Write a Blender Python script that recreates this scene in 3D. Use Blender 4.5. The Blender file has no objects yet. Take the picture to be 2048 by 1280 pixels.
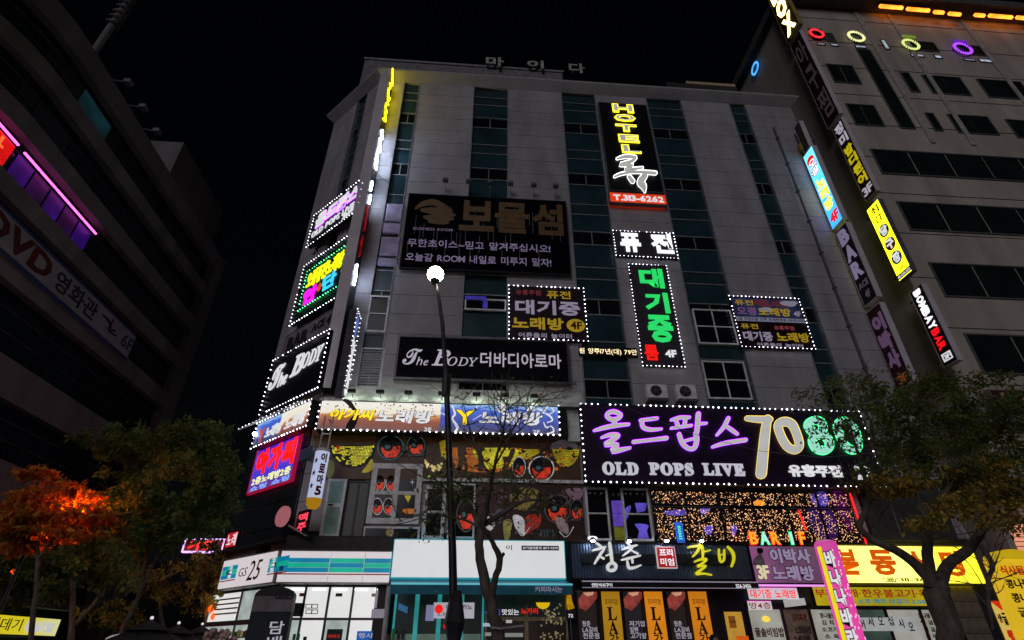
import bpy, math, random
import numpy as np
from mathutils import Matrix, Vector
SC = bpy.context.scene
COL = SC.collection
RAD = math.radians
# ------------------------------------------------------------------ camera, sky, light, exposure
FPX, PITCH, YAW, ROLL = 1084.0, RAD(31.5), RAD(4.4), RAD(-.15)      # focal length in pixels of a 2048 px wide picture
CAM = np.array([0, 0, 1.6])
FW = np.array([math.sin(YAW) * math.cos(PITCH), math.cos(YAW) * math.cos(PITCH), math.sin(PITCH)])
_r = np.cross(FW, [0, 0, 1.0]); _r /= np.linalg.norm(_r); _u = np.cross(_r, FW)
RT = _r * math.cos(ROLL) + _u * math.sin(ROLL); UP = _u * math.cos(ROLL) - _r * math.sin(ROLL)
cam_data = bpy.data.cameras.new('camera'); cam = bpy.data.objects.new('camera', cam_data); COL.objects.link(cam)
cam.matrix_world = Matrix(((RT[0], UP[0], -FW[0], CAM[0]), (RT[1], UP[1], -FW[1], CAM[1]), (RT[2], UP[2], -FW[2], CAM[2]), (0, 0, 0, 1)))
cam_data.sensor_width = 36; cam_data.lens = 36 * FPX / 2048; cam_data.clip_end = 2000; cam_data.clip_start = .05
SC.camera = cam
SC.render.resolution_x, SC.render.resolution_y = 1024, 640
world = bpy.data.worlds.new('World'); SC.world = world; world.use_nodes = True
nt = world.node_tree; bg = nt.nodes['Background']
sky = nt.nodes.new('ShaderNodeTexSky'); sky.sky_type = 'NISHITA'; sky.sun_disc = False
SUN_EL, SUN_AZ = RAD(20), RAD(200)
sky.sun_elevation = SUN_EL; sky.sun_rotation = SUN_AZ
nt.links.new(sky.outputs[0], bg.inputs[0]); bg.inputs[1].default_value = .0005
sun_d = bpy.data.lights.new('night_glow_sun', 'SUN'); sun_d.energy = .43; sun_d.angle = RAD(30); sun_d.color = (.97, .92, 1.0)
sun = bpy.data.objects.new('night_glow_sun', sun_d); COL.objects.link(sun)
sun.rotation_euler = (Vector((math.sin(SUN_AZ) * math.cos(SUN_EL), math.cos(SUN_AZ) * math.cos(SUN_EL), math.sin(SUN_EL)))).to_track_quat('Z', 'Y').to_euler()
SC.view_settings.view_transform = 'Standard'; SC.view_settings.look = 'None'
SC.view_settings.exposure = 0; SC.view_settings.gamma = 1; SC.view_settings.use_curve_mapping = False
SC.cycles.use_denoising = True; SC.cycles.max_bounces = 5; SC.cycles.diffuse_bounces = 2; SC.cycles.glossy_bounces = 2
SC.cycles.transmission_bounces = 3; SC.cycles.sample_clamp_indirect = 3; SC.cycles.caustics_reflective = False; SC.cycles.caustics_refractive = False
SC.cycles.use_adaptive_sampling = False

# ------------------------------------------------------------------ helpers: surveying (photo directions onto real planes)
def ray(x, y):
    return FW * FPX + RT * (x - 1024) - UP * (y - 640)
def lin(h):
    if isinstance(h, tuple): return h
    c = [int(h[i:i + 2], 16) / 255 for i in (0, 2, 4)]
    return tuple(a / 12.92 if a <= .04045 else ((a + .055) / 1.055) ** 2.4 for a in c)
class Frame:
    """A wall: origin o, u runs to the viewer's right, n points out of the wall, z up. Meshes are written as (u, z, out)."""
    def __init__(s, o, u, n): s.o, s.u, s.n = (np.array(a, float) for a in (o, u, n))
    def h(s, x, y, off=0):
        d = ray(x, y); t = ((s.o + s.n * off - CAM) @ s.n) / (d @ s.n); p = CAM + d * t
        return float((p - s.o) @ s.u), float(p[2] - s.o[2])
    def w(s, u, z, off=0): return s.o + s.u * u + s.n * off + np.array([0, 0, z])
    def M(s, a=(0, 0, 0)):
        p = s.w(*a)
        return Matrix(((s.u[0], 0, s.n[0], p[0]), (s.u[1], 0, s.n[1], p[1]), (0, 1, 0, p[2]), (0, 0, 0, 1)))
    def rect(s, q, off=0):
        """q: TL, TR, BR, BL in photo pixels -> u0, u1, z0, z1"""
        a = [s.h(x, y, off) for x, y in q]
        return (a[0][0] + a[3][0]) / 2, (a[1][0] + a[2][0]) / 2, (a[2][1] + a[3][1]) / 2, (a[0][1] + a[1][1]) / 2
    def r2(s, x0, y0, x1, y1, off=0):
        a, b = s.h(x0, y0, off), s.h(x1, y1, off)
        return a[0], b[0], b[1], a[1]
K = .7171
FR = Frame((0, 21, 0), (1, 0, 0), (0, -1, 0))                       # street front
LF = Frame((-6.3, 21, 0), (.7171, -.697, 0), (-.697, -.7171, 0))    # corner facade, u from -4.9 to 0
GR = Frame((0, 0, 0), (1, 0, 0), (0, -1, 0))                        # free-standing things: u = x, out = -y
def xface(x): return Frame((x, 0, 0), (0, 1, 0), (1, 0, 0))         # a wall that faces +x
def mface(x): return Frame((x, 0, 0), (0, -1, 0), (-1, 0, 0))       # a wall that faces -x

# ------------------------------------------------------------------ helpers: materials
_M = {}
def M(name, col, rough=.6, metal=0, var=.25, scale=3, bump=.15, spec=.22, stretch=(1, 1, 1), coord='Object'):
    """matt or glossy surface with procedural mottling and fine relief"""
    if name in _M: return _M[name]
    m = bpy.data.materials.new(name); m.use_nodes = True; t = m.node_tree; b = t.nodes['Principled BSDF']
    c = lin(col)
    tc = t.nodes.new('ShaderNodeTexCoord'); mp = t.nodes.new('ShaderNodeMapping'); mp.inputs[3].default_value = stretch
    n = t.nodes.new('ShaderNodeTexNoise'); n.inputs['Scale'].default_value = scale; n.inputs['Detail'].default_value = 6
    if coord == 'World': t.links.new(t.nodes.new('ShaderNodeNewGeometry').outputs['Position'], mp.inputs[0])
    else: t.links.new(tc.outputs[coord], mp.inputs[0])
    t.links.new(mp.outputs[0], n.inputs[0]);  t.links.new(mp.outputs[0], n.inputs[0])
    r = t.nodes.new('ShaderNodeValToRGB'); r.color_ramp.elements[0].position = .3; r.color_ramp.elements[1].position = .7
    r.color_ramp.elements[0].color = (*[v * (1 - var) for v in c], 1); r.color_ramp.elements[1].color = (*[min(1, v * (1 + var)) for v in c], 1)
    t.links.new(n.outputs[0], r.inputs[0]); t.links.new(r.outputs[0], b.inputs['Base Color'])
    b.inputs['Roughness'].default_value = rough; b.inputs['Metallic'].default_value = metal; b.inputs['Specular IOR Level'].default_value = spec
    if bump:
        n2 = t.nodes.new('ShaderNodeTexNoise'); n2.inputs['Scale'].default_value = scale * 12; n2.inputs['Detail'].default_value = 3
        t.links.new(mp.outputs[0], n2.inputs[0])
        bp = t.nodes.new('ShaderNodeBump'); bp.inputs['Strength'].default_value = bump; bp.inputs['Distance'].default_value = .02
        t.links.new(n2.outputs[0], bp.inputs['Height']); t.links.new(bp.outputs[0], b.inputs['Normal'])
    _M[name] = m; return m
def E(name, col, strength=1.0, light=True, var=.08, scale=2, base=None):  # unlit letters, cloths and notices get a glow in place of light
    """a glowing surface: lamp, backlit film, neon, also some unlit print and cloth"""
    if name in _M: return _M[name]
    m = bpy.data.materials.new(name); m.use_nodes = True; t = m.node_tree; b = t.nodes['Principled BSDF']; c = lin(col)
    b.inputs['Base Color'].default_value = (*[v * .5 for v in c], 1); b.inputs['Roughness'].default_value = .45
    tc = t.nodes.new('ShaderNodeTexCoord'); n = t.nodes.new('ShaderNodeTexNoise'); n.inputs['Scale'].default_value = scale
    if name.startswith('film_'): n.inputs['Scale'].default_value = scale * 1.6; n.inputs['Detail'].default_value = 9; n.inputs['Roughness'].default_value = .75; var = max(var, .8)
    t.links.new(tc.outputs['Object'], n.inputs[0])
    r = t.nodes.new('ShaderNodeValToRGB'); r.color_ramp.elements[0].position = .35; r.color_ramp.elements[1].position = .65
    r.color_ramp.elements[0].color = (*[v * (1 - var) for v in c], 1); r.color_ramp.elements[1].color = (*c, 1)
    t.links.new(n.outputs[0], r.inputs[0]); t.links.new(r.outputs[0], b.inputs['Emission Color'])
    b.inputs['Emission Strength'].default_value = strength
    if not light: m.cycles.emission_sampling = 'NONE'
    _M[name] = m; return m

# ------------------------------------------------------------------ helpers: meshes
class MB:
    def __init__(s): s.v, s.f, s.mi, s.sm = [], [], [], 0
    def add(s, vs, fs, mi=0):
        b = len(s.v); s.v += [tuple(map(float, p)) for p in vs]; s.f += [tuple(b + i for i in f) for f in fs]; s.mi += [mi] * len(fs); return s
    def box(s, u0, u1, z0, z1, w0, w1, mi=0):
        if u0 > u1: u0, u1 = u1, u0
        if z0 > z1: z0, z1 = z1, z0
        if w0 > w1: w0, w1 = w1, w0
        return s.add([(u0, z0, w0), (u1, z0, w0), (u1, z1, w0), (u0, z1, w0), (u0, z0, w1), (u1, z0, w1), (u1, z1, w1), (u0, z1, w1)],
                     [(3, 2, 1, 0), (4, 5, 6, 7), (0, 1, 5, 4), (1, 2, 6, 5), (2, 3, 7, 6), (3, 0, 4, 7)], mi)
    def bbox(s, u0, u1, z0, z1, w0, w1, c=.01, mi=0):
        """box with a chamfered front"""
        return s.add([(u0, z0, w0), (u1, z0, w0), (u1, z1, w0), (u0, z1, w0), (u0, z0, w1 - c), (u1, z0, w1 - c), (u1, z1, w1 - c), (u0, z1, w1 - c),
                      (u0 + c, z0 + c, w1), (u1 - c, z0 + c, w1), (u1 - c, z1 - c, w1), (u0 + c, z1 - c, w1)],
                     [(3, 2, 1, 0), (0, 1, 5, 4), (1, 2, 6, 5), (2, 3, 7, 6), (3, 0, 4, 7), (4, 5, 9, 8), (5, 6, 10, 9), (6, 7, 11, 10), (7, 4, 8, 11), (8, 9, 10, 11)], mi)
    def border(s, u0, u1, z0, z1, t, w0, w1, mi=0):
        s.box(u0, u1, z1 - t, z1, w0, w1, mi); s.box(u0, u1, z0, z0 + t, w0, w1, mi)
        s.box(u0, u0 + t, z0 + t, z1 - t, w0, w1, mi); return s.box(u1 - t, u1, z0 + t, z1 - t, w0, w1, mi)
    def prism(s, pts, w0, w1, mi=0):
        n = len(pts)
        a = sum(pts[i][0] * pts[(i + 1) % n][1] - pts[(i + 1) % n][0] * pts[i][1] for i in range(n))
        if a < 0: pts = pts[::-1]
        return s.add([(x, y, w0) for x, y in pts] + [(x, y, w1) for x, y in pts],
                     [tuple(range(n - 1, -1, -1)), tuple(range(n, 2 * n))] + [(i, (i + 1) % n, n + (i + 1) % n, n + i) for i in range(n)], mi)
    def tube(s, pts, rs, n=7, mi=0, caps=True):
        pts = [np.array(p, float) for p in pts]; b = len(s.v); k = len(pts)
        if not hasattr(rs, '__len__'): rs = [rs] * k
        ref = None
        for i, p in enumerate(pts):
            d = pts[min(i + 1, k - 1)] - pts[max(i - 1, 0)]; d /= np.linalg.norm(d) + 1e-9
            if ref is None: ref = np.cross(d, [.31, .2, .93] if abs(d[2]) < .8 else [1, .2, .1])
            x = ref - d * (ref @ d); x /= np.linalg.norm(x) + 1e-9; ref = x; y = np.cross(d, x)
            for j in range(n):
                a = 2 * math.pi * j / n; s.v.append(tuple(p + rs[i] * (x * math.cos(a) + y * math.sin(a))))
        for i in range(k - 1):
            for j in range(n):
                s.f.append((b + i * n + j, b + i * n + (j + 1) % n, b + (i + 1) * n + (j + 1) % n, b + (i + 1) * n + j)); s.mi.append(mi)
        if caps:
            s.f.append(tuple(b + j for j in range(n - 1, -1, -1))); s.f.append(tuple(b + (k - 1) * n + j for j in range(n))); s.mi += [mi, mi]
        return s
    def ell(s, c, r, n=12, m=8, mi=0):
        """ellipsoid"""
        b = len(s.v); c = np.array(c, float); r = np.array([r] * 3 if not hasattr(r, '__len__') else r, float)
        for i in range(m + 1):
            t = math.pi * i / m
            for j in range(n):
                a = 2 * math.pi * j / n; s.v.append(tuple(c + r * np.array([math.sin(t) * math.cos(a), math.cos(t), math.sin(t) * math.sin(a)])))
        for i in range(m):
            for j in range(n): s.f.append((b + i * n + j, b + i * n + (j + 1) % n, b + (i + 1) * n + (j + 1) % n, b + (i + 1) * n + j)); s.mi.append(mi)
        return s
    def octa(s, c, r, mi=0):
        x, y, z = c
        return s.add([(x + r, y, z), (x - r, y, z), (x, y + r, z), (x, y - r, z), (x, y, z + r), (x, y, z - r)],
                     [(0, 2, 4), (2, 1, 4), (1, 3, 4), (3, 0, 4), (2, 0, 5), (1, 2, 5), (3, 1, 5), (0, 3, 5)], mi)
    def mesh(s, name, mats, off=(0, 0, 0), smooth=False):
        me = bpy.data.meshes.new(name); ox, oy, oz = off
        me.from_pydata([(x - ox, y - oy, z - oz) for x, y, z in s.v], [], s.f)
        for m in (mats if isinstance(mats, (list, tuple)) else [mats]): me.materials.append(m)
        if any(s.mi): me.polygons.foreach_set('material_index', s.mi)
        if smooth: me.polygons.foreach_set('use_smooth', [True] * len(me.polygons))
        me.update(); return me
def setp(o, label=None, cat=None, group=None, kind=None):
    for k, v in (('label', label), ('category', cat), ('group', group), ('kind', kind)):
        if v: o[k] = v
    return o
class T:
    """a thing: an Empty on frame fr at anchor a = (u, z, out); parts are written in frame coordinates"""
    def __init__(s, name, label, cat, fr, a=(0, 0, 0), group=None, kind=None):
        s.fr, s.a = fr, a; s.off = (a[0], a[1], a[2])
        s.e = bpy.data.objects.new(name, None); COL.objects.link(s.e); s.e.matrix_world = fr.M(a); s.e.empty_display_size = .3
        setp(s.e, label, cat, group, kind)
    def part(s, name, mb, mats, parent=None, label=None, kind=None, smooth=False):
        o = bpy.data.objects.new(name, mb if isinstance(mb, bpy.types.Mesh) else mb.mesh(name, mats, s.off, smooth)); COL.objects.link(o)
        o.parent = parent or s.e; setp(o, label, kind=kind); return o
    def rep(s, name, me, at, parent=None, kind=None):
        """share mesh me (written about its own origin) at frame position at = (u, z, out)"""
        o = bpy.data.objects.new(name, me); COL.objects.link(o); o.parent = parent or s.e
        o.location = (at[0] - s.off[0], at[1] - s.off[1], at[2] - s.off[2]); setp(o, kind=kind); return o
def struct(name, fr, mb, mat, smooth=False):
    o = bpy.data.objects.new(name, mb.mesh(name, mat, smooth=smooth)); COL.objects.link(o); o.matrix_world = fr.M(); o['kind'] = 'structure'; return o
# ------------------------------------------------------------------ helpers: lettering
_G = {}
def glyph(ch, off=0.0):
    """vertices and faces of one character, extruded from z=0 to z=1"""
    key = (ch, off)
    if key in _G: return _G[key]
    c = bpy.data.curves.new('g', 'FONT'); c.body = ch; c.size = 1; c.resolution_u = 2; c.extrude = .5; c.offset = off
    o = bpy.data.objects.new('g', c)
    me = bpy.data.meshes.new_from_object(o)
    v = np.array([tuple(p.co) for p in me.vertices]) if len(me.vertices) else np.zeros((0, 3)); f = [tuple(p.vertices) for p in me.polygons]
    if len(v): v[:, 2] += .5
    bpy.data.objects.remove(o); bpy.data.meshes.remove(me); bpy.data.curves.remove(c)
    _G[key] = (v, f); return _G[key]
def layout(s, off=0.0, gap=.1):
    out, x = [], 0
    for ch in s:
        if ch == ' ': x += .38; continue
        v, f = glyph(ch, off); v0, _ = glyph(ch, 0)
        if not len(v): continue
        if 0xAC00 <= ord(ch) <= 0xD7A3: out.append((v, f, x - .03)); x += .93
        else:
            out.append((v, f, x - v0[:, 0].min())); x += v0[:, 0].max() - v0[:, 0].min() + gap
    return out
def text(t, s, rect, w, mat, bold=.012, depth=.03, name='letter', split=True, gap=.1, slant=0, back=None, bmat=None, bdepth=None, parent=None, vert=False, vary=None):
    """letters of s filling rect = (u0, u1, z0, z1) on thing t, standing out from w by depth"""
    u0, u1, z0, z1 = rect
    if vert:
        cs = [c for c in s]; n = len(cs); hh = (z1 - z0) / n
        for i, ch in enumerate(cs):
            if ch == ' ': continue
            text(t, ch, (u0, u1, z1 - (i + .93) * hh, z1 - (i + .07) * hh), w, vary[i] if vary else mat, bold, depth, name, True, gap, slant, back, bmat, bdepth, parent)
        return
    L = layout(s, bold, gap)
    if not L: return
    allv = np.concatenate([v[:, :2] + [x, 0] for v, f, x in L]); lo, hi = allv.min(0), allv.max(0)
    su, sz = (u1 - u0) / (hi[0] - lo[0]), (z1 - z0) / (hi[1] - lo[1])
    for pas in ((1, back, bmat), (0, bold, mat)):
        if pas[0] and back is None: continue
        LL = layout(s, pas[1], gap); mb = MB()
        d0, d1 = (w, w + (bdepth if bdepth is not None else depth * .5)) if pas[0] else (w + (depth * .35 if back is not None else 0), w + depth)
        for i, (v, f, x) in enumerate(LL):
            if split: mb = MB()
            zz = (v[:, 1] - lo[1]) * sz
            mb.add(np.stack([u0 + (v[:, 0] + x - lo[0]) * su + slant * zz, z0 + zz, d0 + v[:, 2] * (d1 - d0) + (i % 2) * .0007], 1), f)
            if split: t.part('letter_outline' if pas[0] else name, mb, (vary[i] if vary and not pas[0] else pas[2]), parent)
        if not split: t.part('lettering_outline' if pas[0] else 'lettering', mb, pas[2], parent)
def catmull(P, n=5, closed=False):
    P = [np.array(p, float) for p in P]; k = len(P); out = []
    if k < 3 and not closed: return P
    for i in range(k if closed else k - 1):
        g = (lambda j: P[j % k]) if closed else (lambda j: P[max(0, min(k - 1, j))])
        a, b, c, d = g(i - 1), g(i), g(i + 1), g(i + 2)
        for s in range(n):
            q = s / n; out.append(.5 * ((2 * b) + (c - a) * q + (2 * a - 5 * b + 4 * c - d) * q * q + (3 * b - a - 3 * c + d) * q ** 3))
    if not closed: out.append(P[-1])
    return out
def ribbon(pts, closed=False, grow=0, n=5, strip=False):
    """brush stroke (x, y, width) in photo pixels -> quads"""
    C = catmull(pts, n, closed); k = len(C); Lf, Rt = [], []
    for i, p in enumerate(C):
        d = (C[(i + 1) % k] - C[(i - 1) % k])[:2] if closed else (C[min(i + 1, k - 1)] - C[max(i - 1, 0)])[:2]
        d /= np.linalg.norm(d) + 1e-9; nn = np.array([-d[1], d[0]]); r = max(.3, p[2] / 2) + grow
        Lf.append(p[:2] + nn * r); Rt.append(p[:2] - nn * r)
    if closed or strip: return Lf, Rt
    poly = list(Lf)
    d = (C[-1] - C[-2])[:2]; d /= np.linalg.norm(d) + 1e-9; nn = np.array([-d[1], d[0]]); r = max(.3, C[-1][2] / 2) + grow
    poly += [C[-1][:2] + r * (nn * math.cos(a) + d * math.sin(a)) for a in (.6, 1.2, 1.57, 1.94, 2.54)]
    poly += Rt[::-1]
    d = (C[0] - C[1])[:2]; d /= np.linalg.norm(d) + 1e-9; nn = np.array([-d[1], d[0]]); r = max(.3, C[0][2] / 2) + grow
    poly += [C[0][:2] + r * (nn * math.cos(a) + d * math.sin(a)) for a in (.6, 1.2, 1.57, 1.94, 2.54)]
    return poly
def brush(t, strokes, zoom, w, mat, depth=.05, grow=0, name='letter', parent=None):
    """strokes: (points, closed) in zoomed-photo pixels; zoom = (ox, oy, scale)"""
    ox, oy, sc = zoom; mb = MB(); P = lambda p: t.fr.h(ox + p[0] * sc, oy + p[1] * sc, w)
    for i, (pts, closed) in enumerate(strokes):
        e = i * .0013; r = ribbon(pts, closed, grow)
        if closed:
            A, B = [P(p) for p in r[0]], [P(p) for p in r[1]]; k = len(A)
            V = [(x, y, w) for x, y in A] + [(x, y, w) for x, y in B] + [(x, y, w + depth + e) for x, y in A] + [(x, y, w + depth + e) for x, y in B]; F = []
            for j in range(k):
                q = (j + 1) % k; F += [(2 * k + j, 2 * k + q, 3 * k + q, 3 * k + j), (j, q, 2 * k + q, 2 * k + j), (k + j, 3 * k + j, 3 * k + q, k + q)]
            mb.add(V, F)
        else:
            A, B = ribbon(pts, False, grow, strip=True); A, B = [P(p) for p in A], [P(p) for p in B]; k = len(A); h_ = w + depth + e
            V = [(x, y, w) for x, y in A] + [(x, y, w) for x, y in B] + [(x, y, h_) for x, y in A] + [(x, y, h_) for x, y in B]; F = []
            for j in range(k - 1): F += [(2 * k + j, 3 * k + j, 3 * k + j + 1, 2 * k + j + 1)[::-1], (j, j + 1, 2 * k + j + 1, 2 * k + j), (k + j, 3 * k + j, 3 * k + j + 1, k + j + 1)]
            mb.add(V, F)
            for p in (pts[0], pts[-1]):
                rr = max(.3, p[2] / 2) + grow; mb.prism([P((p[0] + rr * math.cos(a), p[1] + rr * math.sin(a))) for a in np.linspace(0, 2 * math.pi, 12, False)], w, h_ - .0005)
    return t.part(name, mb, mat, parent)
def bulbs(t, rect, w, mat, sp=.17, r=.035, sides='TBLR', name='bulb_string', skip=.035):
    u0, u1, z0, z1 = rect; mb = MB(); rng = random.Random(int(u0 * 97 + z0 * 31))
    def run(a, b):
        n = max(1, round(math.dist(a, b) / sp))
        for i in range(n):
            if rng.random() < skip: continue
            q = (i + rng.uniform(-.12, .12)) / n; mb.octa((a[0] + (b[0] - a[0]) * q, a[1] + (b[1] - a[1]) * q, w + r), r * (.55 + .5 * rng.random()))
    if 'T' in sides: run((u0, z1), (u1, z1))
    if 'R' in sides: run((u1, z1), (u1, z0))
    if 'B' in sides: run((u1, z0), (u0, z0))
    if 'L' in sides: run((u0, z0), (u0, z1))
    return t.part(name, mb, mat, kind='stuff')
BULB = E('bulb_white', 'F0ECFF', 5.5, light=True); BULBG = E('bulb_green', '50FF98', 5, light=False)
DARKM = M('dark_sign_metal', '1A1A1E', .5, .3); STEEL = M('painted_steel', '6A6870', .5, .2)
def board(name, label, fr, q, off, thick=.15, mat=None, fmat=None, frame=.04, cat='sign', group=None, rect=None, pname='panel'):
    """sign box: panel and frame; returns thing, rect, out-distance of its face"""
    r = rect or fr.rect(q, off + thick); u0, u1, z0, z1 = r
    t = T(name, label, cat, fr, ((u0 + u1) / 2, z0, off), group)
    t.part(pname, MB().box(u0 + .01, u1 - .01, z0 + .01, z1 - .01, off, off + thick - .02), mat or DARKM)
    t.part('frame', MB().border(u0, u1, z0, z1, frame, off + .002, off + thick), fmat or DARKM)
    return t, r, off + thick - .018
def sub(r, a, b, c, d):
    """part of rect r: fractions from the left a..b, from the top c..d"""
    u0, u1, z0, z1 = r
    return u0 + (u1 - u0) * a, u0 + (u1 - u0) * b, z1 - (z1 - z0) * d, z1 - (z1 - z0) * c

# ================================================================== GROUND
ASPH = M('asphalt', (.05, .05, .052), .8, 0, .3, 2, .5); PAVE = M('paving', (.16, .155, .15), .75, 0, .25, 2, .4)
g = MB().box(-400, 400, -.5, 0, -400, 400); struct('ground', GR, g, M('ground_soil', (.06, .055, .05), .9))
struct('road', GR, MB().box(-120, 120, -.02, .004, -7, 12), ASPH)
struct('sidewalk', GR, MB().box(-10.5, 80, 0, .13, -60, -7.0), PAVE)
struct('sidewalk', GR, MB().box(-80, -14, 0, .13, -60, -7.0), PAVE)
struct('side_street', GR, MB().box(-14, -10.5, -.02, .008, -60, -7), ASPH)
mk = MB()
for i in range(-12, 13): mk.box(i * 8, i * 8 + 3, .004, .012, 1.2, 1.35)
struct('road_marking', GR, mk, M('road_paint', (.7, .7, .66), .6))
kb = MB()
for x in range(-80, 80):
    if not -14 <= x < -10: kb.box(x + .01, x + .99, 0, .14, -7.2, -7.0)
struct('kerb', GR, kb, M('kerb_stone', (.3, .3, .29), .8))

# ================================================================== MAIN BUILDING
PANEL = M('facade_panel', (.36, .345, .37), .55, 0, .20, .8, .06, stretch=(1.4, 1.4, .5), coord='World')
CORE = M('facade_core', (.03, .03, .034), .8); WFR = M('window_frame_grey', (.6, .6, .62), .4, .2)
GLASS = M('teal_glass', (.020, .050, .064), .18, 0, .3, .6, .03, spec=.5); GLASS2 = M('teal_spandrel', (.020, .046, .054), .3, 0, .2, .6, .03)
DGLASS = M('dark_glass', (.008, .009, .012), .12, 0, .3, 1, .02)
TRM = M('transom_metal', (.30, .33, .36), .4, .3)
main = T('hotel_building', 'tall grey panelled entertainment building with teal window strips in the middle of the photo', 'building', FR, (6.6, 0, 0))
WX = -.16
core = MB()
foot = [(-6.3, 21), (-9.78, 24.38), (-9.78, 42), (19.55, 42), (19.55, 21)]
fp = [(-6.15, 21.2), (-9.63, 24.5), (-9.63, 41.8), (19.4, 41.8), (19.4, 21.2)]
V = [(x, z, 21 - y) for z in (0, 31.4) for x, y in fp]; n5 = 5
core.add(V, [(0, 1, 2, 3, 4), (9, 8, 7, 6, 5)] + [(i, (i + 1) % 5 + 0, (i + 1) % 5 + 5, i + 5) for i in range(5)])
main.part('core_wall', core, CORE)
cols = [(-4.88, -3.98), (-.66, 1.40), (4.72, 6.80), (10.07, 12.28), (15.42, 16.42)]
piers = [(-6.28, -4.90), (-3.96, -.68), (1.42, 4.70), (6.82, 10.05), (12.30, 15.40), (16.44, 19.5)]
ZT = 31.2
pm = {}
def panels(t, piers, z0, z1, step, w0=-.19, w1=0.0, mat=PANEL):
    for a, b in piers:
        k = max(1, round((z1 - z0) / step)); hh = (z1 - z0) / k
        key = (round(b - a, 3), round(hh, 3), w1)
        if key not in pm: pm[key] = MB().bbox(-(b - a) / 2 + .004, (b - a) / 2 - .004, .005, hh - .005, w0, w1, .012).mesh('wall_panel', mat)
        for i in range(k): t.rep('wall_panel', pm[key], ((a + b) / 2, z0 + i * hh, 0))
panels(main, piers, 5.3, ZT, 1.05)
def strip(t, a, b, z0, z1=31.2):
    z = 31.2; first = True; c = (a + b) / 2
    rows = [(31.2, 30.4, 's'), (30.4, 29.68, 's')]
    top = 29.68
    while top > z0:
        rows += [(top, top - 1.17, 'p'), (top - 1.17, top - 2.03, 'v'), (top - 2.03, top - 3.48, 'p'), (top - 3.48, top - 4.2, 's')]; top -= 4.2
    for zt, zb, k in rows:
        if zt <= z0: continue
        zb = max(zb, z0)
        if k == 'v':
            t.part('window_pane', MB().box(a + .03, c - .02, zb + .03, zt, WX - .05, WX - .02), DGLASS)
            t.part('window_pane', MB().box(c + .02, b - .03, zb + .03, zt, WX - .05, WX - .02), DGLASS)
            t.part('mullion', MB().box(c - .02, c + .02, zb, zt, WX - .04, WX + .015), TRM)
        else: t.part('window_pane' if k == 'p' else 'spandrel_pane', MB().bbox(a + .02, b - .02, zb + .025, zt - .005, WX - .06, WX, .008), GLASS if k == 'p' else GLASS2)
        if zb > z0: t.part('transom', MB().box(a + .005, b - .005, zb - .025, zb + .022, WX - .04, WX + .05), TRM)
    for e in (a, b): t.part('edge_rail', MB().box(e - .018, e + .018, z0, 31.2, WX, .03), TRM)
for a, b in cols: strip(main, a, b, 9.3)
# cornice, roof slab, parapet
main.part('cornice', MB().add([(-6.3, 31.2, .0), (19.55, 31.2, .0), (19.9, 31.62, .5), (-6.55, 31.62, .5), (-6.5, 31.75, .5), (19.9, 31.75, .5), (19.55, 31.75, -.3), (-6.3, 31.75, -.3), (-6.3, 31.2, -.3), (19.55, 31.2, -.3)],
          [(0, 1, 2, 3), (3, 2, 5, 4), (4, 5, 6, 7), (8, 9, 1, 0), (7, 6, 9, 8), (1, 9, 6, 5, 2), (0, 3, 4, 7, 8)]), M('cornice_metal', (.40, .39, .40), .5, 0, .1, 1))
main.part('roof_slab', MB().prism([(x, 21 - y) for x, y in fp], 31.41, 31.6), CORE) if False else None
rf = MB(); rf.add([(x, 31.5, 21 - y) for x, y in foot], [(4, 3, 2, 1, 0)]); main.part('roof', rf, CORE)
# penthouse behind the parapet
PFR = Frame((0, 24.5, 0), (1, 0, 0), (0, -1, 0))
a0 = PFR.h(731, 116); a1 = PFR.h(735, 170)
pz = a0[1]; px0 = a0[0]
ph = T('rooftop_penthouse', 'dark flat rooftop block above the cornice behind the corner sign', 'penthouse', PFR, (px0 + 4, 31.5, 0))
ph.part('wall', MB().box(px0, px0 + 14.5, 31.5, pz - .2, -8, 0), M('penthouse_render', (.22, .21, .23), .8))
ph.part('coping', MB().box(px0 - .08, px0 + 14.6, pz - .2, pz, -8.1, .08), M('penthouse_coping', (.3, .29, .3), .7))
for i in range(4): ph.part('vent_louvre', MB().border(px0 + 4 + i * .9, px0 + 4.7 + i * .9, 32.2, 33.4, .05, .0, .04), STEEL)
RL = M('roof_letter_metal', (.5, .48, .45), .45, .2)
rl = T('roof_name_letters', 'three pale Korean letters standing on the roof edge above the hotel', 'sign', PFR, (PFR.h(1070, 150)[0], pz, .3))
for ch, x0, y0, x1, y1 in (('마', 972, 113, 1008, 133), ('이', 1054, 120, 1088, 137), ('다', 1137, 126, 1171, 147)):
    r = PFR.r2(x0, y0, x1, y1, .4); text(rl, ch, r, .3, RL, bold=.03, depth=.12)
    rl.part('stand', MB().box(r[0] + .2, r[0] + .26, pz - .4, r[2], .3, .36).box(r[1] - .4, r[1] - .34, pz - .4, r[2], .3, .36), STEEL)
# low lit brick parapet at the back of the roof
bp = Frame((0, 23, 0), (1, 0, 0), (0, -1, 0)); r = bp.r2(1372, 163, 1473, 176)
lp = T('roof_parapet_wall', 'low pale brick parapet strip on the roof beside the dark right tower', 'wall', bp, ((r[0] + r[1]) / 2, 31.5, 0))
zt = r[3] + .1; lp.part('base', MB().box(r[0] - 1.5, r[1], 31.4, zt - .32, -.3, 0), CORE)
bm = MB().bbox(.01, .39, .01, .3, -.25, .0, .01).mesh('brick', M('pale_brick', (.5, .42, .28), .8, 0, .3, 4))
for i in range(int((r[1] - r[0]) / .4)): lp.rep('brick', bm, (r[0] + i * .4, zt - .32, 0))
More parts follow.
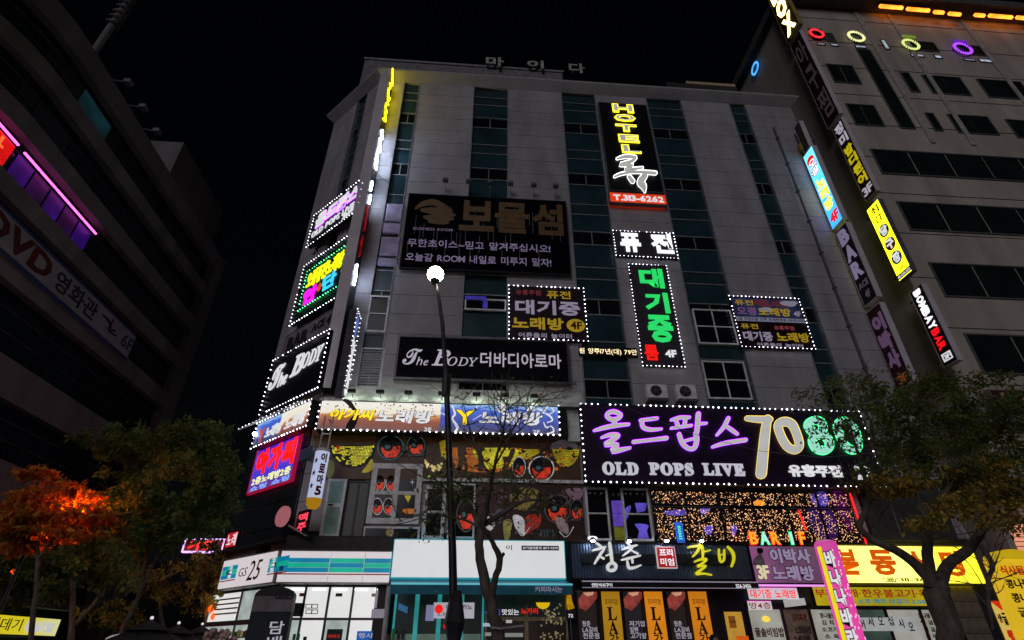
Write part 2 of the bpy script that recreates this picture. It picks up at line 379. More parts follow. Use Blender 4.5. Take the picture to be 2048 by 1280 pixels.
# tilted antenna
an = T('roof_antenna', 'small white forked antenna on the roof edge', 'antenna', PFR, (*PFR.h(1042, 166, 1), 1))
an.part('mast', MB().tube([(*PFR.h(1038, 166, 1), 1), (*PFR.h(1041, 150, 1), 1)], .03), WFR)
an.part('fork', MB().tube([(*PFR.h(1034, 143, 1), 1), (*PFR.h(1041, 151, 1), 1), (*PFR.h(1048, 146, 1), 1)], .05), WFR)

# corner facade of the same building
LW = (-4.88, 0)
sa, sb = LF.h(697, 290)[0], LF.h(714, 290)[0]
mainL = T('corner_wing', 'narrow angled corner face of the grey building left of the tall blade sign', 'building', LF, (-2.45, 0, 0))
panels(mainL, [(-4.86, sa - .02), (sb + .02, -.02)], 3.0, ZT, 1.05, mat=PANEL)
strip(mainL, sa, sb, 23.2)
mainL.part('cornice', MB().add([(-4.88, 31.2, 0), (0, 31.2, 0), (.2, 31.62, .5), (-5.1, 31.62, .5), (-5.1, 31.75, .5), (.2, 31.75, .5), (0, 31.75, -.3), (-4.88, 31.75, -.3)],
           [(0, 1, 2, 3), (3, 2, 5, 4), (4, 5, 6, 7), (0, 3, 4, 7)]), bpy.data.materials['cornice_metal'])
mainL.part('side_wall', MB().box(-4.90, -4.80, 0, 31.2, -.3, -.19), CORE)
# side-street flank
fl = Frame((-9.78, 24.38, 0), (0, -1, 0), (-1, 0, 0))
struct('side_wall', fl, MB().box(-17, 0, 0, 31.3, -.1, -.02), PANEL)

# individually framed windows set into the strips
def win(t, q, off, nu, nz, label=None, glass=DGLASS, fm=None, fr=.05, parent=None):
    r = t.fr.rect(q, off); u0, u1, z0, z1 = r
    w = t.part('window', MB().border(u0, u1, z0, z1, fr * 1.4, off - .12, off), fm or WFR, parent, label)
    fu, fz = (u1 - u0) / nu, (z1 - z0) / nz
    b = MB()
    for i in range(1, nu): b.box(u0 + i * fu - fr / 2, u0 + i * fu + fr / 2, z0 + fr, z1 - fr, off - .1, off - .01)
    for i in range(1, nz): b.box(u0 + fr, u1 - fr, z0 + i * fz - fr / 2, z0 + i * fz + fr / 2, off - .1, off - .015)
    if b.v: t.part('glazing_bar', b, fm or WFR, w)
    for i in range(nu):
        for j in range(nz): t.part('pane', MB().box(u0 + i * fu + fr / 2, u0 + (i + 1) * fu - fr / 2, z0 + j * fz + fr / 2, z0 + (j + 1) * fz - fr / 2, off - .09, off - .06), glass, w)
    return w, r
WHF = M('white_window_frame', (.8, .8, .8), .4)
win(main, [(740, 590), (780, 592), (771, 665), (731, 661)], .03, 1, 2, 'white framed window below the tall blade sign', fm=WHF)
win(main, [(1384, 617), (1462, 620), (1478, 690), (1398, 686)], .05, 2, 2, fm=WHF)
win(main, [(1404, 720), (1488, 724), (1507, 800), (1416, 796)], .05, 2, 2, fm=WHF)
win(main, [(930, 595), (1013, 600), (1012, 622), (929, 618)], .05, 2, 1, fm=WHF)
PUR = E('purple_glow', '4038C0', .5, light=False, var=.5, scale=4)
r = FR.r2(930, 592, 972, 600, .06); main.part('neon_edge', MB().box(r[0], r[1], r[2], r[3], .05, .09), PUR)
r = FR.r2(966, 600, 975, 616, .06); main.part('neon_edge', MB().box(r[0], r[1], r[2], r[3], .05, .09), PUR)
FILM = M('lilac_film', (.45, .40, .60), .6, 0, .3, 2)
for q in ([(775, 405), (808, 407), (803, 443), (768, 441)], [(768, 443), (803, 446), (800, 468), (763, 464)], [(763, 470), (802, 474), (796, 512), (758, 508)], [(757, 512), (797, 516), (793, 530), (754, 527)]):
    r = FR.rect(q, .1); main.part('covered_pane', MB().bbox(r[0], r[1], r[2] + .02, r[3], -.1, .08, .05), FILM)
r = FR.rect([(722, 695), (769, 697), (761, 776), (712, 774)], .02)
lv = main.part('louvre', MB().border(*r, .05, -.12, .02), WFR); sl = MB()
for i in range(14): z = r[2] + .05 + i * (r[3] - r[2] - .1) / 14; sl.box(r[0] + .04, r[1] - .04, z, z + .07, -.06, -.02)
main.part('louvre_slat', sl, M('louvre_grey', (.25, .25, .27), .5), lv, kind='stuff')

# air conditioners
def ac(q, label):
    r = FR.rect(q, .55); u0, u1, z0, z1 = r; c, rad = u0 + (u1 - u0) * .42, (z1 - z0) * .38; zc = (z0 + z1) / 2
    t = T('air_conditioner', label, 'air conditioner', FR, ((u0 + u1) / 2, z0, .1), 'outdoor air conditioning units on the facade')
    t.part('casing', MB().bbox(u0, u1, z0, z1, .18, .5, .02), M('ac_casing', (.8, .77, .8), .5))
    f = MB().prism([(c + rad * math.cos(a), zc + rad * math.sin(a)) for a in np.linspace(0, 2 * math.pi, 20, False)], .5, .512); fan = t.part('fan_opening', f, DARKM)
    b = MB()
    for k in range(5):
        a = k * 1.257; p = lambda rr, aa: (c + rr * math.cos(aa), zc + rr * math.sin(aa)); b.prism([p(.04, a - .5), p(rad * .85, a), p(rad * .85, a + .5), p(.04, a + .4)], .513, .519)
    t.part('blade', b, M('ac_fan_grey', (.08, .08, .09), .5), fan); t.part('hub', MB().ell((c, zc, .53), .045, 8, 5), STEEL, fan)
    g = MB()
    for k in range(1, 5):
        rr = rad * k / 4; g.tube([(c + rr * math.cos(a), zc + rr * math.sin(a), .535) for a in np.linspace(0, 2 * math.pi, 19)], .006, 4)
    t.part('grille', g, STEEL)
    t.part('bracket', MB().box(u0 + .1, u0 + .14, z0 - .06, z0, .0, .5).box(u1 - .14, u1 - .1, z0 - .06, z0, .0, .5).box(u0, u1, z0 - .1, z0 - .06, .0, .5), STEEL)
ac([(1294, 766), (1335, 768), (1337, 795), (1298, 793)], 'left one of two wall mounted outdoor air conditioners above the purple sign')
ac([(1352, 767), (1393, 769), (1396, 797), (1357, 795)], 'right one of two wall mounted air conditioners, nearest the framed window')

# ================================================================== RIGHT TOWER
RW = M('tower_cladding', (.46, .415, .36), .65, 0, .22, .5, .1, stretch=(1.5, 1.5, .3), coord='World')
RX = 22.1
tw = T('office_tower', 'tall grey office tower with long dark window bands at the right edge', 'building', FR, (RX + 12, 0, 0))
tw.part('wall', MB().box(RX, RX + 40, 0, 43.4, -14, -.02), RW)
tw.part('roof_slab', MB().box(RX - .5, RX + 41, 43.4, 44.2, -14, 1.2), M('tower_eave', (.10, .095, .09), .8))
TG = M('tower_glass', (.010, .018, .018), .2, 0, .3, .7, .02)
def twin(q, n=1, glass=TG, label=None):
    r = FR.rect(q, .03); u0, u1, z0, z1 = r
    f = tw.part('window', MB().border(u0, u1, z0, z1, .06, -.02, .05), M('tower_window_frame', (.13, .13, .13), .5), None, label); fu = (u1 - u0) / n
    for i in range(n): tw.part('pane', MB().box(u0 + i * fu + .03, u0 + (i + 1) * fu - .03, z0 + .04, z1 - .04, -.01, .02), glass, f)
def band(px, y0, y1, n=10):
    u0, z1 = FR.h(px, y0, .03); _, z0 = FR.h(px + (y1 - y0) * .5, y1, .03)
    f = tw.part('window_band', MB().border(u0, u0 + 24, z0, z1, .08, -.02, .05), bpy.data.materials['tower_window_frame'])
    for i in range(n): tw.part('pane', MB().box(u0 + i * 2.4 + .05, u0 + (i + 1) * 2.4 - .05, z0 + .05, z1 - .05, -.01, .02 + (i % 3) * .004), TG, f)
TGs = [(1652, 127), (1704, 131), (1725, 167), (1668, 165)]
twin(TGs, 2); twin([(1692, 208), (1747, 209), (1771, 252), (1711, 250)], 2)
twin([(1713, 97), (1739, 100), (1835, 258), (1799, 256)], 1); twin([(1802, 144), (1821, 146), (1839, 184), (1819, 183)], 1)
twin([(1849, 225), (1866, 226), (1889, 262), (1870, 261)], 1); twin([(1846, 150), (1921, 154), (1942, 190), (1863, 187)], 2)
twin([(1896, 228), (1977, 233), (1997, 268), (1916, 267)], 2); twin([(1955, 158), (2043, 163), (2066, 199), (1976, 195)], 2); twin([(2013, 239), (2110, 244), (2132, 280), (2034, 276)], 2)
for px, y0, y1 in ((1739, 297, 347), (1792, 402, 460), (1856, 524, 593), (1927, 666, 747)): band(px, y0, y1)
MULL = M('tower_pilaster', (.44, .41, .38), .65)
for x0, y0 in ((1727, 60), (1800, 72), (1960, 95)):
    u = FR.h(x0, y0)[0]; tw.part('pilaster', MB().box(u, u + .35, 28.6, 43.3, -.01, .06), MULL)
for k in range(14): tw.part('cladding_joint', MB().box(RX + .02, RX + 40, 3 * k + 3.0, 3 * k + 3.03, -.02, .006), CORE)
# shop canopy storey of the tower
tw.part('lower_canopy', MB().box(RX, RX + 30, 10.4, 10.8, -.01, 1.0), M('tower_canopy', (.12, .1, .1), .7))
LITW = E('lit_office_pane', 'C8E0E8', .55, light=False, var=.4, scale=3); GRNW = M('dim_green_pane', (.05, .09, .085), .3)
for q, m in (([(1648, 65), (1667, 67), (1672, 84), (1653, 82)], GRNW), ([(1700, 66), (1722, 69), (1730, 89), (1706, 86)], GRNW), ([(1758, 78), (1769, 80), (1783, 99), (1772, 98)], LITW),
             ([(1808, 80), (1866, 85), (1882, 104), (1824, 100)], TG), ([(1910, 88), (1965, 93), (1985, 113), (1930, 108)], TG), ([(1616, 56), (1645, 59), (1652, 80), (1625, 77)], TG)): twin(q, 1, m)
LITB = E('lit_transom', 'C4CCE8', .75, light=False, var=.5, scale=4)
for q in ([(1632, 85), (1650, 87), (1653, 91), (1636, 89)], [(1658, 86), (1676, 88), (1679, 93), (1662, 91)], [(1708, 89), (1732, 92), (1735, 97), (1712, 95)], [(1818, 106), (1846, 109), (1851, 115), (1824, 112)], [(1866, 109), (1882, 111), (1887, 118), (1871, 116)], [(1924, 116), (1950, 119), (1954, 123), (1929, 120)], [(1956, 117), (1988, 119), (1992, 126), (1961, 124)]):
    twin(q, 1, LITB)
# ring lights
def ring(fr, px, py, rx, colr, label, off=.1, w=.5, cat='ring light'):
    u, z = fr.h(px, py, off); u2, _ = fr.h(px + rx, py, off); R = abs(u2 - u)
    t = T('ring_light', label, cat, fr, (u, z - R, off), 'neon ring lights near the top of the right tower')
    t.part('backing', MB().tube([(u + R * .98 * math.cos(a), z + R * .98 * math.sin(a), off) for a in np.linspace(0, 2 * math.pi, 25)], .05, 5, caps=False), DARKM)
    b = MB()
    for k in range(22):
        a = k * 2 * math.pi / 22; c, s = math.cos(a), math.sin(a)
        b.tube([(u + R * .8 * c, z + R * .8 * s, off + .09), (u + R * 1.08 * math.cos(a + .1), z + R * 1.08 * math.sin(a + .1), off + .09)], .055, 5)
    t.part('tube_segment', b, colr, kind='stuff')
ring(FR, 1632, 69, 13, E('ring_red', 'FF3038', 1.2, False), 'red ring shaped light at the upper left window of the right tower')
ring(FR, 1711, 75, 15, E('ring_cream', 'F8F4B0', 1.1, False), 'cream ring light, second from the left on the right tower')
ring(FR, 1820, 91, 15, E('ring_lime', 'E4F090', 1.0, False), 'pale lime ring light under a green lit lintel on the tower')
ring(FR, 1924, 99, 16, E('ring_violet', 'A848F8', 1.4, False), 'violet ring light, rightmost on the right tower')
MR = mface(RX)
ring(MR, 1512, 137, 10, E('ring_blue', '50A8FF', 1.4, False), 'blue ring light on the dark alley side of the tower')
for q, m in (([(1803, 70), (1830, 73), (1832, 77), (1805, 74)], E('glow_lime', '9AC840', .35, False)), ([(1904, 79), (1934, 82), (1936, 87), (1906, 84)], E('glow_violet', '7030C0', .6, False))):
    r = FR.rect(q, .08); tw.part('lit_lintel', MB().box(*r, .05, .12), m)
# orange lit eave lamps
ORA = E('eave_lamp_orange', 'FF8A28', 4.5, True, .6, 1.2)
for i, (x0, y0, x1, y1) in enumerate(((1756, 8, 1809, 20), (1810, 13, 1863, 26), (1864, 19, 1892, 30), (1893, 22, 1926, 34), (1945, 25, 1974, 36), (1975, 28, 2028, 38), (2029, 31, 2066, 41))):
    r = FR.r2(x0, y0, x1, y1, .7); zc = (r[2] + r[3]) / 2
    t = T('eave_lamp', 'orange strip lamp under the tower eave, number %s from its left end' % ('one two three four five six seven'.split()[i]), 'strip lamp', FR, ((r[0] + r[1]) / 2, zc, .6), 'orange strip lamps under the tower eave')
    t.part('tube', MB().bbox(r[0] + .04, r[1] - .04, zc - .1, zc + .12, .6, .8, .03), ORA); t.part('housing', MB().box(r[0], r[1], zc + .12, zc + .2, .55, .85), DARKM)

# ================================================================== LEFT BUILDING (curved corner)
LX = -17.0; LB = xface(LX)
LWM = M('left_building_band', (.17, .158, .165), .7, 0, .3, .5, .1, stretch=(1.5, 1.5, .3), coord='World'); LGM = M('left_building_glass', (.006, .014, .02), .15, 0, .4, .5, .02)
LNM = M('left_glass_rail', (.08, .09, .1), .4, .3)
Y1 = LB.h(206, 120)[0] - 1.0; Y2 = LB.h(444, 529)[0]; ZR = LB.h(444, 529)[1]
CR = 6.5
def lpath(inset=0.0, n=14):
    """plan of the facade: straight side, round corner, then street side; (x, y)"""
    P = [(LX - inset, Y2), (LX - inset, (Y1 + Y2) / 2)]
    P += [(LX - CR + (CR - inset) * math.cos(a), Y1 - (CR - inset) * math.sin(a)) for a in np.linspace(0, math.pi / 2, n)]
    return P + [(LX - CR - 8, Y1 - CR + inset), (LX - CR - 25, Y1 - CR + inset)]
def sweep(z0, z1, ia, ib, y_far=None):
    """wall ring between insets ia (outer) and ib (inner)"""
    A, B = lpath(ia), lpath(ib); k = len(A); mb = MB()
    V = [(x, z, -y) for z in (z0, z1) for x, y in A] + [(x, z, -y) for z in (z0, z1) for x, y in B]; F = []
    for i in range(k - 1):
        F += [(i, i + 1, k + i + 1, k + i), (2 * k + i, 3 * k + i, 3 * k + i + 1, 2 * k + i + 1), (k + i, k + i + 1, 3 * k + i + 1, 3 * k + i), (i, 2 * k + i, 2 * k + i + 1, i + 1)]
    F += [(0, k, 3 * k, 2 * k), (k - 1, 3 * k - 1, 4 * k - 1, 2 * k - 1)]
    return mb.add(V, F)
lb = T('curved_corner_building', 'dark commercial building with pale storey bands and a rounded corner at the left edge', 'building', GR, (LX - 8, 0, -(Y1 + Y2) / 2))
A = lpath(.3); k = len(A); poly = A + [(LX - 45, Y2)]
lb.part('core_wall', MB().add([(x, z, -y) for z in (0, ZR - .3) for x, y in poly], [tuple(range(len(poly) - 1, -1, -1)), tuple(range(len(poly), 2 * len(poly)))] + [(i, (i + 1) % len(poly), len(poly) + (i + 1) % len(poly), len(poly) + i) for i in range(len(poly))]), LGM)
zb = [LB.h(x, y)[1] for x, y in ((410, 572), (402, 591), (387, 638), (379, 662), (361, 712), (353, 736), (336, 790), (326, 818))]
bands = [(ZR - .9, ZR + .2)] + [(zb[2 * i + 1], zb[2 * i]) for i in range(4)] + [(zb[7] - 3.6, zb[6] - 3.1), (zb[7] - 6.9, zb[6] - 6.3)]
for a, b in bands: lb.part('storey_band', sweep(a, b, -.12, .25), LWM)
prev = ZR - .9
for a, b in bands[1:]:
    h = prev - b
    for q in (.0, .38, .72): lb.part('glass_rail', sweep(b + h * q + .02, b + h * q + .05, .24, .3), LNM)
    mb = MB()
    prev = a
lb.part('end_pilaster', MB().box(LX - .4, LX + .16, 0, ZR + .2, -Y2 - .1, -Y2 + 1.0), LWM)
lb.part('roof', MB().add([(x, ZR - .29, -y) for x, y in poly], [tuple(range(len(poly)))]), CORE)
# panes along the straight side, one object each
for bi in range(5):
    zt, zlo = bands[bi][0], bands[bi + 1][1]
    n = 7
    for i in range(n):
        ya = Y1 + (Y2 - 1.1 - Y1) * i / n; yb = Y1 + (Y2 - 1.1 - Y1) * (i + 1) / n
        lb.part('pane', MB().box(LX - .29, LX - .26 + .004 * (i % 2), zlo + .04, zt - .04, -yb + .03, -ya - .03), LGM)
teal = E('dim_teal_pane', '1C4650', .3, False, .85, .6)
q = LB.rect([(185, 155), (202, 165), (215, 245), (165, 180)], -.2); zt, zlo = bands[0][0], bands[1][1]
y0 = LB.h(172, 180, -.2)[0]; lb.part('lit_pane', MB().box(LX - .25, LX - .22, zlo + .3, zt - .3, -y0 - 2.0, -y0), teal)
# penthouse of the left building
pe = LB.h(368, 285, -1.2); pf = LB.h(441, 435, -1.2)
lb.part('penthouse', MB().box(LX - 7, LX - 1.2, ZR - .3, pe[1], -pf[0], -pe[0]), LWM)
# exhaust pipe with ring ribs at the top left
vf = xface(LX - 1.6); v1 = vf.h(228, 45); 
vt = T('roof_exhaust_pipe', 'ribbed grey exhaust pipe on the roof of the curved left building', 'exhaust pipe', vf, (v1[0], ZR, 0))
vt.part('pipe', MB().tube([(v1[0], ZR, 0), (v1[0], v1[1] + 3.2, 0)], .16, 12), LWM)
for i in range(6): vt.part('rib', MB().tube([(v1[0] + .26 * math.cos(a), v1[1] - .2 + i * .45, .26 * math.sin(a)) for a in np.linspace(0, 2 * math.pi, 13)], .06, 5), STEEL)
# floodlight arms along the left roof edge
for i, (x, y) in enumerate(((255, 165), (285, 215), (312, 263))):
    u, z = LB.h(x, y, .8); t = T('roof_floodlight', '%s unlit floodlight on an arm over the left roof edge' % ('nearest', 'middle', 'farthest')[i], 'floodlight', LB, (u, z, .2), 'floodlights along the left roof edge')
    t.part('arm', MB().tube([(u, ZR + .2, .1), (u, z, .8)], .03), STEEL); t.part('head', MB().bbox(u - .15, u + .15, z - .1, z + .1, .7, 1.0), STEEL)
# lilac-lit storey with a pink neon line
zt, zlo = bands[1][0], bands[2][1]
PK = E('pink_neon', 'FF60C8', 3.0, True, .05); VI = E('violet_window', '4812A0', .36, True, .8, .9); VI2 = E('violet_window_deep', '481070', .28, True, .85, .9)
ya, yb = LB.h(50, 303)[0], LB.h(193, 470)[0]; nn = 5; zn = (LB.h(50, 303)[1] + LB.h(193, 470)[1]) / 2
vt = T('violet_window_strip', 'violet lit window strip with a pink neon line along its top, left building', 'lit windows', LB, ((ya + yb) / 2, zlo, -.2))
for i in range(nn):
    a, b = ya + (yb - ya) * i / nn, ya + (yb - ya) * (i + 1) / nn
    vt.part('pane', MB().box(a + .05, b - .05, zn - 1.35, zn - .05, -.22, -.2), (VI, VI2)[i % 2]); vt.part('neon_tube', MB().tube([(a + .03, zn, -.02), (b - .03, zn, -.02)], .045, 6), PK)
# red lit sign at the left edge
ya, yb = LB.h(-60, 190)[0], LB.h(30, 300)[0]; zr0 = LB.h(12, 300)[1]; zr1 = LB.h(0, 243)[1]
rs = T('red_window_sign', 'bright red backlit sign cut by the left edge of the photo', 'sign', LB, ((ya + yb) / 2, zn - 1.2, -.15))
rs.part('panel', MB().box(ya, yb, zn - 1.25, zn - .1, -.15, -.05), E('red_film', 'E01010', 1.0, True, .3)); rs.part('neon_tube', MB().tube([(ya, zn, .0), (yb, zn, .0)], .045, 6), PK)
text(rs, '관', (yb - 1.3, yb - .35, zn - 1.15, zn - .2), -.05, E('orange_letter', 'FF7030', 1.0, False), depth=.02)
# long white film banner
BN = M('banner_vinyl', (.30, .30, .33), .6, 0, .15, 1)
r = (LB.h(-120, 330, .25)[0], (LB.h(273, 669, .25)[0] + LB.h(254, 724, .25)[0]) / 2, LB.h(254, 724, .25)[1], LB.h(273, 669, .25)[1])
bt = T('film_banner', 'long white banner with dark red DVD lettering on the left building', 'banner', LB, ((r[0] + r[1]) / 2, r[2], .2))
bt.part('sheet', MB().box(*r, .18, .24), BN); BLU = M('banner_blue', (.03, .05, .16), .6)
bt.part('edge_stripe', MB().box(r[0], r[1], r[3] - .12, r[3], .24, .246).box(r[0], r[1], r[2], r[2] + .18, .24, .246), BLU)
MAR = M('maroon_print', (.10, .012, .015), .6); INK = M('dark_ink', (.03, .03, .04), .6)
ud = lambda px, py: LB.h(px, py, .25)[0]
dz = r[3] - r[2]
text(bt, 'DVD', (ud(-28, 420), ud(108, 535), r[2] + dz * .22, r[2] + dz * .86), .246, MAR, bold=.04, depth=.01)
text(bt, '영화관', (ud(112, 555), ud(192, 630), r[2] + dz * .25, r[2] + dz * .82), .246, INK, bold=.02, depth=.01, gap=.3)
brush(bt, [([(206, 630, 3), (216, 640, 5), (222, 655, 3)], False), ([(226, 640, 3), (218, 660, 4), (232, 672, 3)], False), ([(212, 655, 2), (230, 662, 4)], False)], (0, 0, 1), .246, INK, .01, name='emblem'); text(bt, '6F', (ud(244, 678), ud(262, 700), r[2] + dz * .3, r[2] + dz * .75), .246, BLU, depth=.01)

# ================================================================== SIGNS ON THE STREET FRONT
WH = E('letter_white', 'D8D8DC', 1.0); WHd = E('letter_white_dim', 'B8B0C0', .75, False); WHL = E('letter_lilac_dim', '9A8FA6', .62, False)
YEL = E('letter_yellow', 'F0E000', 1.3); YELd = M('letter_gold_unlit', (.30, .20, .04), .5); GRY = E('face_grey_lit', 'C4C4C4', .85)
GLD = E('letter_gold_lit', 'B09020', .6, False); RED = E('letter_red', 'E81810', 1.1, False); GRN = E('letter_green', '28D868', 1.0); ORG = E('letter_orange_lit', 'D85A10', .8, False)
# --- HOTEL sign
HB = M('hotel_sign_black', (.006, .006, .009), .4)
t, r, w = board('hotel_sign', 'black vertical sign reading HOTEL in yellow with a white brush glyph', FR, [(1196, 204), (1292, 209), (1330, 386), (1219, 380)], .1, .25, HB, STEEL)
HZ = (1140, 80, .3125); YO = E('neon_yellow', 'F8E020', 2.6); FACEG = E('letter_face_grey', 'B4B4B0', .75, False)
for ch, x0, y0, x1, y1 in (('H', 268, 405, 411, 466), ('O', 280, 470, 424, 523), ('T', 290, 534, 432, 588), ('E', 308, 600, 448, 657), ('L', 328, 666, 459, 725)):
    q = FR.r2(1140 + x0 * .3125, 80 + y0 * .3125, 1140 + x1 * .3125, 80 + y1 * .3125, w + .05)
    text(t, ch, q, w, YO, bold=.05, depth=.05, name='letter_rim'); e = .075; text(t, ch, (q[0] + e, q[1] - e, q[2] + e, q[3] - e), w + .05, FACEG, bold=.015, depth=.02)
RYU = [([(300, 762, 10), (350, 748, 22), (418, 752, 18), (385, 780, 22), (322, 800, 22), (400, 802, 14), (355, 830, 24), (462, 820, 12)], False), ([(285, 876, 12), (330, 858, 16), (420, 845, 18), (545, 853, 22)], False),
       ([(378, 876, 22), (400, 905, 26)], False), ([(478, 868, 36), (452, 910, 44), (470, 940, 36), (478, 975, 8)], False)]
brush(t, RYU, HZ, w, E('neon_white', 'FFFFFF', 2.4), .05, grow=3, name='glyph_rim'); brush(t, RYU, HZ, w + .07, FACEG, .02, grow=0, name='glyph')
q = FR.rect([(1218, 384), (1331, 389), (1335, 410), (1219, 405)], .35)
t2, r2_, w2 = board('phone_sign', 'orange red lightbox with a white telephone number under the HOTEL sign', FR, None, .12, .25, E('orange_red_film', 'E03C10', .9), STEEL, rect=q)
text(t2, 'T.313-6262', sub(q, .07, .95, .22, .78), w2, WH, bold=.035, depth=.02)
# --- 퓨전
SGREY = M('sign_dark_grey', (.045, .04, .055), .5)
t, r, w = board('fusion_sign', 'dark sign with two bold white Korean letters inside a bulb border', FR, [(1226, 461), (1347, 467), (1356, 517), (1232, 511)], .05, .12, SGREY)
bulbs(t, r, w, BULB, .2)
for ch, x0, y0, x1, y1 in (('퓨', 1238, 466, 1284, 505), ('전', 1299, 467, 1349, 508)): text(t, ch, FR.r2(x0, y0, x1, y1, w), w, E('letter_bright', 'E4E4E8', 1.4), bold=.04, depth=.05)
# --- 대기중 룸 4F
t, r, w = board('green_letter_sign', 'tall dark sign with three green Korean letters and a red one below', FR, [(1256, 528), (1332, 531), (1371, 735), (1286, 730)], .05, .12, SGREY)
bulbs(t, r, w, BULB, .19)
for ch, x0, y0, x1, y1, m in (('대', 1276, 537, 1330, 577, GRN), ('기', 1287, 585, 1341, 627, GRN), ('중', 1292, 630, 1351, 686, GRN), ('룸', 1287, 690, 1319, 721, RED)):
    text(t, ch, FR.r2(x0, y0, x1, y1, w), w, m, bold=.02 if ch == '룸' else .04, depth=.05)
text(t, '4F', FR.r2(1329, 700, 1354, 715, w), w, WH, bold=.03, depth=.04)
# --- LED ticker
t, r, w = board('led_ticker', 'narrow LED text strip running out left of the green letter sign', FR, [(1157, 692), (1275, 697), (1276, 714), (1158, 711)], .02, .08, M('led_black', (.012, .003, .003), .4), frame=.02)
text(t, '원 양주17년(대) 79만', sub(r, .01, .99, .14, .86), w, E('led_cream', 'FFE8B8', 1.3, False), bold=.01, depth=.01, split=False)
# --- 보물섬 large banner
BK = M('banner_black', (.005, .004, .007), .8, 0, .3, 1, spec=0)
t, r, w = board('treasure_banner', 'large unlit black banner with dull gold letters and lilac text lines', FR, [(816, 386), (1132, 402), (1143, 550), (800, 535)], .12, .18, BK, M('banner_edge', (.02, .02, .024), .4))
DG = E('dull_gold_print', '5A4020', .16, False, .4, 3)
for ch, x0, y0, x1, y1 in (('보', 921, 400, 988, 464), ('물', 990, 404, 1058, 468), ('섬', 1063, 407, 1128, 472)): text(t, ch, FR.r2(x0, y0, x1, y1, w), w, DG, bold=.035, depth=.02)
Z1 = (780, 360, .3437)
hm = [([(150, 165, 14), (190, 140, 30), (250, 130, 36), (300, 150, 36), (350, 180, 30)], False), ([(185, 175, 20), (240, 180, 40), (310, 190, 46), (375, 205, 16)], False), ([(200, 215, 16), (250, 225, 44), (310, 228, 44), (365, 225, 14)], False), ([(225, 245, 10), (290, 250, 18), (340, 250, 10)], False)]
brush(t, hm, Z1, w, DG, .012, name='printed_emblem')
text(t, 'BUSINESS ROOM', FR.r2(827, 454, 905, 463, w), w, E('lilac_small', '70607A', .5, False), depth=.008, split=False)
WHB = E('banner_text_lilac', '86789A', .55, False, .3, 2)
text(t, '무한초이스~믿고 맡겨주십시오!', FR.r2(816, 477, 1101, 506, w), w, WHB, bold=.012, depth=.015, gap=.04)
text(t, '오늘같 ROOM 내일로 미루지 말자!', FR.r2(812, 505, 1103, 534, w), w, WHB, bold=.012, depth=.015, gap=.04)
cr = MB(); rng = random.Random(4)
for i in range(34):
    u = r[0] + .25 + (r[1] - r[0] - .5) * ((i * .618) % 1); z = r[2] + .15 + rng.random() * (r[3] - r[2] - 1.6); cr.box(u, u + .014, z, z + .7 + rng.random() * .8, w, w + .012)
t.part('cloth_crease', cr, M('pale_thread', (.30, .30, .32), .4), kind='stuff')
for i, x in enumerate((889, 936, 979, 1020, 1067, 1111)):
    u, z = FR.h(x, 392 - i * 1.2 + (i * 2.6), .3); z = r[3]
    l = T('banner_floodlight', 'unlit arm floodlight above the black banner, %s from the left' % 'first second third fourth fifth sixth'.split()[i], 'floodlight', FR, (u, z, .2), 'arm floodlights above the big black banner')
    l.part('arm', MB().tube([(u, z, .2), (u + .02, z + .75, .55)], .018, 5), STEEL); l.part('head', MB().bbox(u - .13, u + .15, z + .72, z + .86, .45, .7), STEEL)
# --- 대기중 노래방 4F small poster sign
MG = M('sign_maroon_black', (.022, .008, .014), .4, 0, .5, 2)
t, r, w = board('waiting_room_sign', 'dark square karaoke sign with white and yellow text, bulbs around, left of centre', FR, [(1018, 571), (1166, 577), (1177, 682), (1018, 677)], .12, .16, MG)
bulbs(t, r, w, BULB, .22, .04)
text(t, '유흥주점', sub(r, .09, .42, .07, .17), w, E('dim_red', '80303A', .5, False), depth=.01, split=False); text(t, '퓨전', sub(r, .50, .82, .07, .22), w, GLD, depth=.02)
text(t, '대기중', sub(r, .08, .93, .27, .54), w, WHL, bold=.03, depth=.03); text(t, '노래방', sub(r, .04, .70, .60, .82), w, GLD, bold=.03, depth=.03)
c = sub(r, .74, .98, .60, .84); t.part('disc', MB().prism([((c[0] + c[1]) / 2 + (c[1] - c[0]) / 2 * math.cos(a), (c[2] + c[3]) / 2 + (c[3] - c[2]) / 2 * math.sin(a)) for a in np.linspace(0, 2 * math.pi, 24, False)], w, w + .015), GLD)
text(t, '4F', sub(r, .79, .94, .65, .79), w + .016, M('maroon_ink', (.08, .01, .01)), bold=.03, depth=.01); text(t, '어른들의 놀이터', sub(r, .12, .80, .88, .97), w, WHL, depth=.01, split=False)
# --- The Body wide sign
t, r, w = board('body_aroma_sign', 'wide black unlit sign with serif English and white Korean letters', FR, [(797, 669), (1137, 681), (1142, 768), (786, 757)], .1, .2, M('body_sign_black', (.006, .006, .009), .7, spec=.05), M('sign_frame_ornate', (.10, .09, .11), .35, .5), frame=.09)
# 'The Body' in serif italics, first letters large
text(t, '𝒯', FR.r2(808, 697, 842, 730, w), w, WHd, depth=.03); text(t, '𝘩𝑒', FR.r2(834, 714, 856, 731, w), w, WHd, bold=0, depth=.03); text(t, '𝐵', FR.r2(866, 699, 900, 732, w), w, WHd, depth=.03); text(t, '𝑂𝐷𝑌', FR.r2(896, 714, 956, 733, w), w, WHd, bold=0, depth=.03, gap=.04)
text(t, '더바디아로마', FR.r2(961, 704, 1123, 738, w), w, WHd, bold=.012, depth=.03, gap=.02)
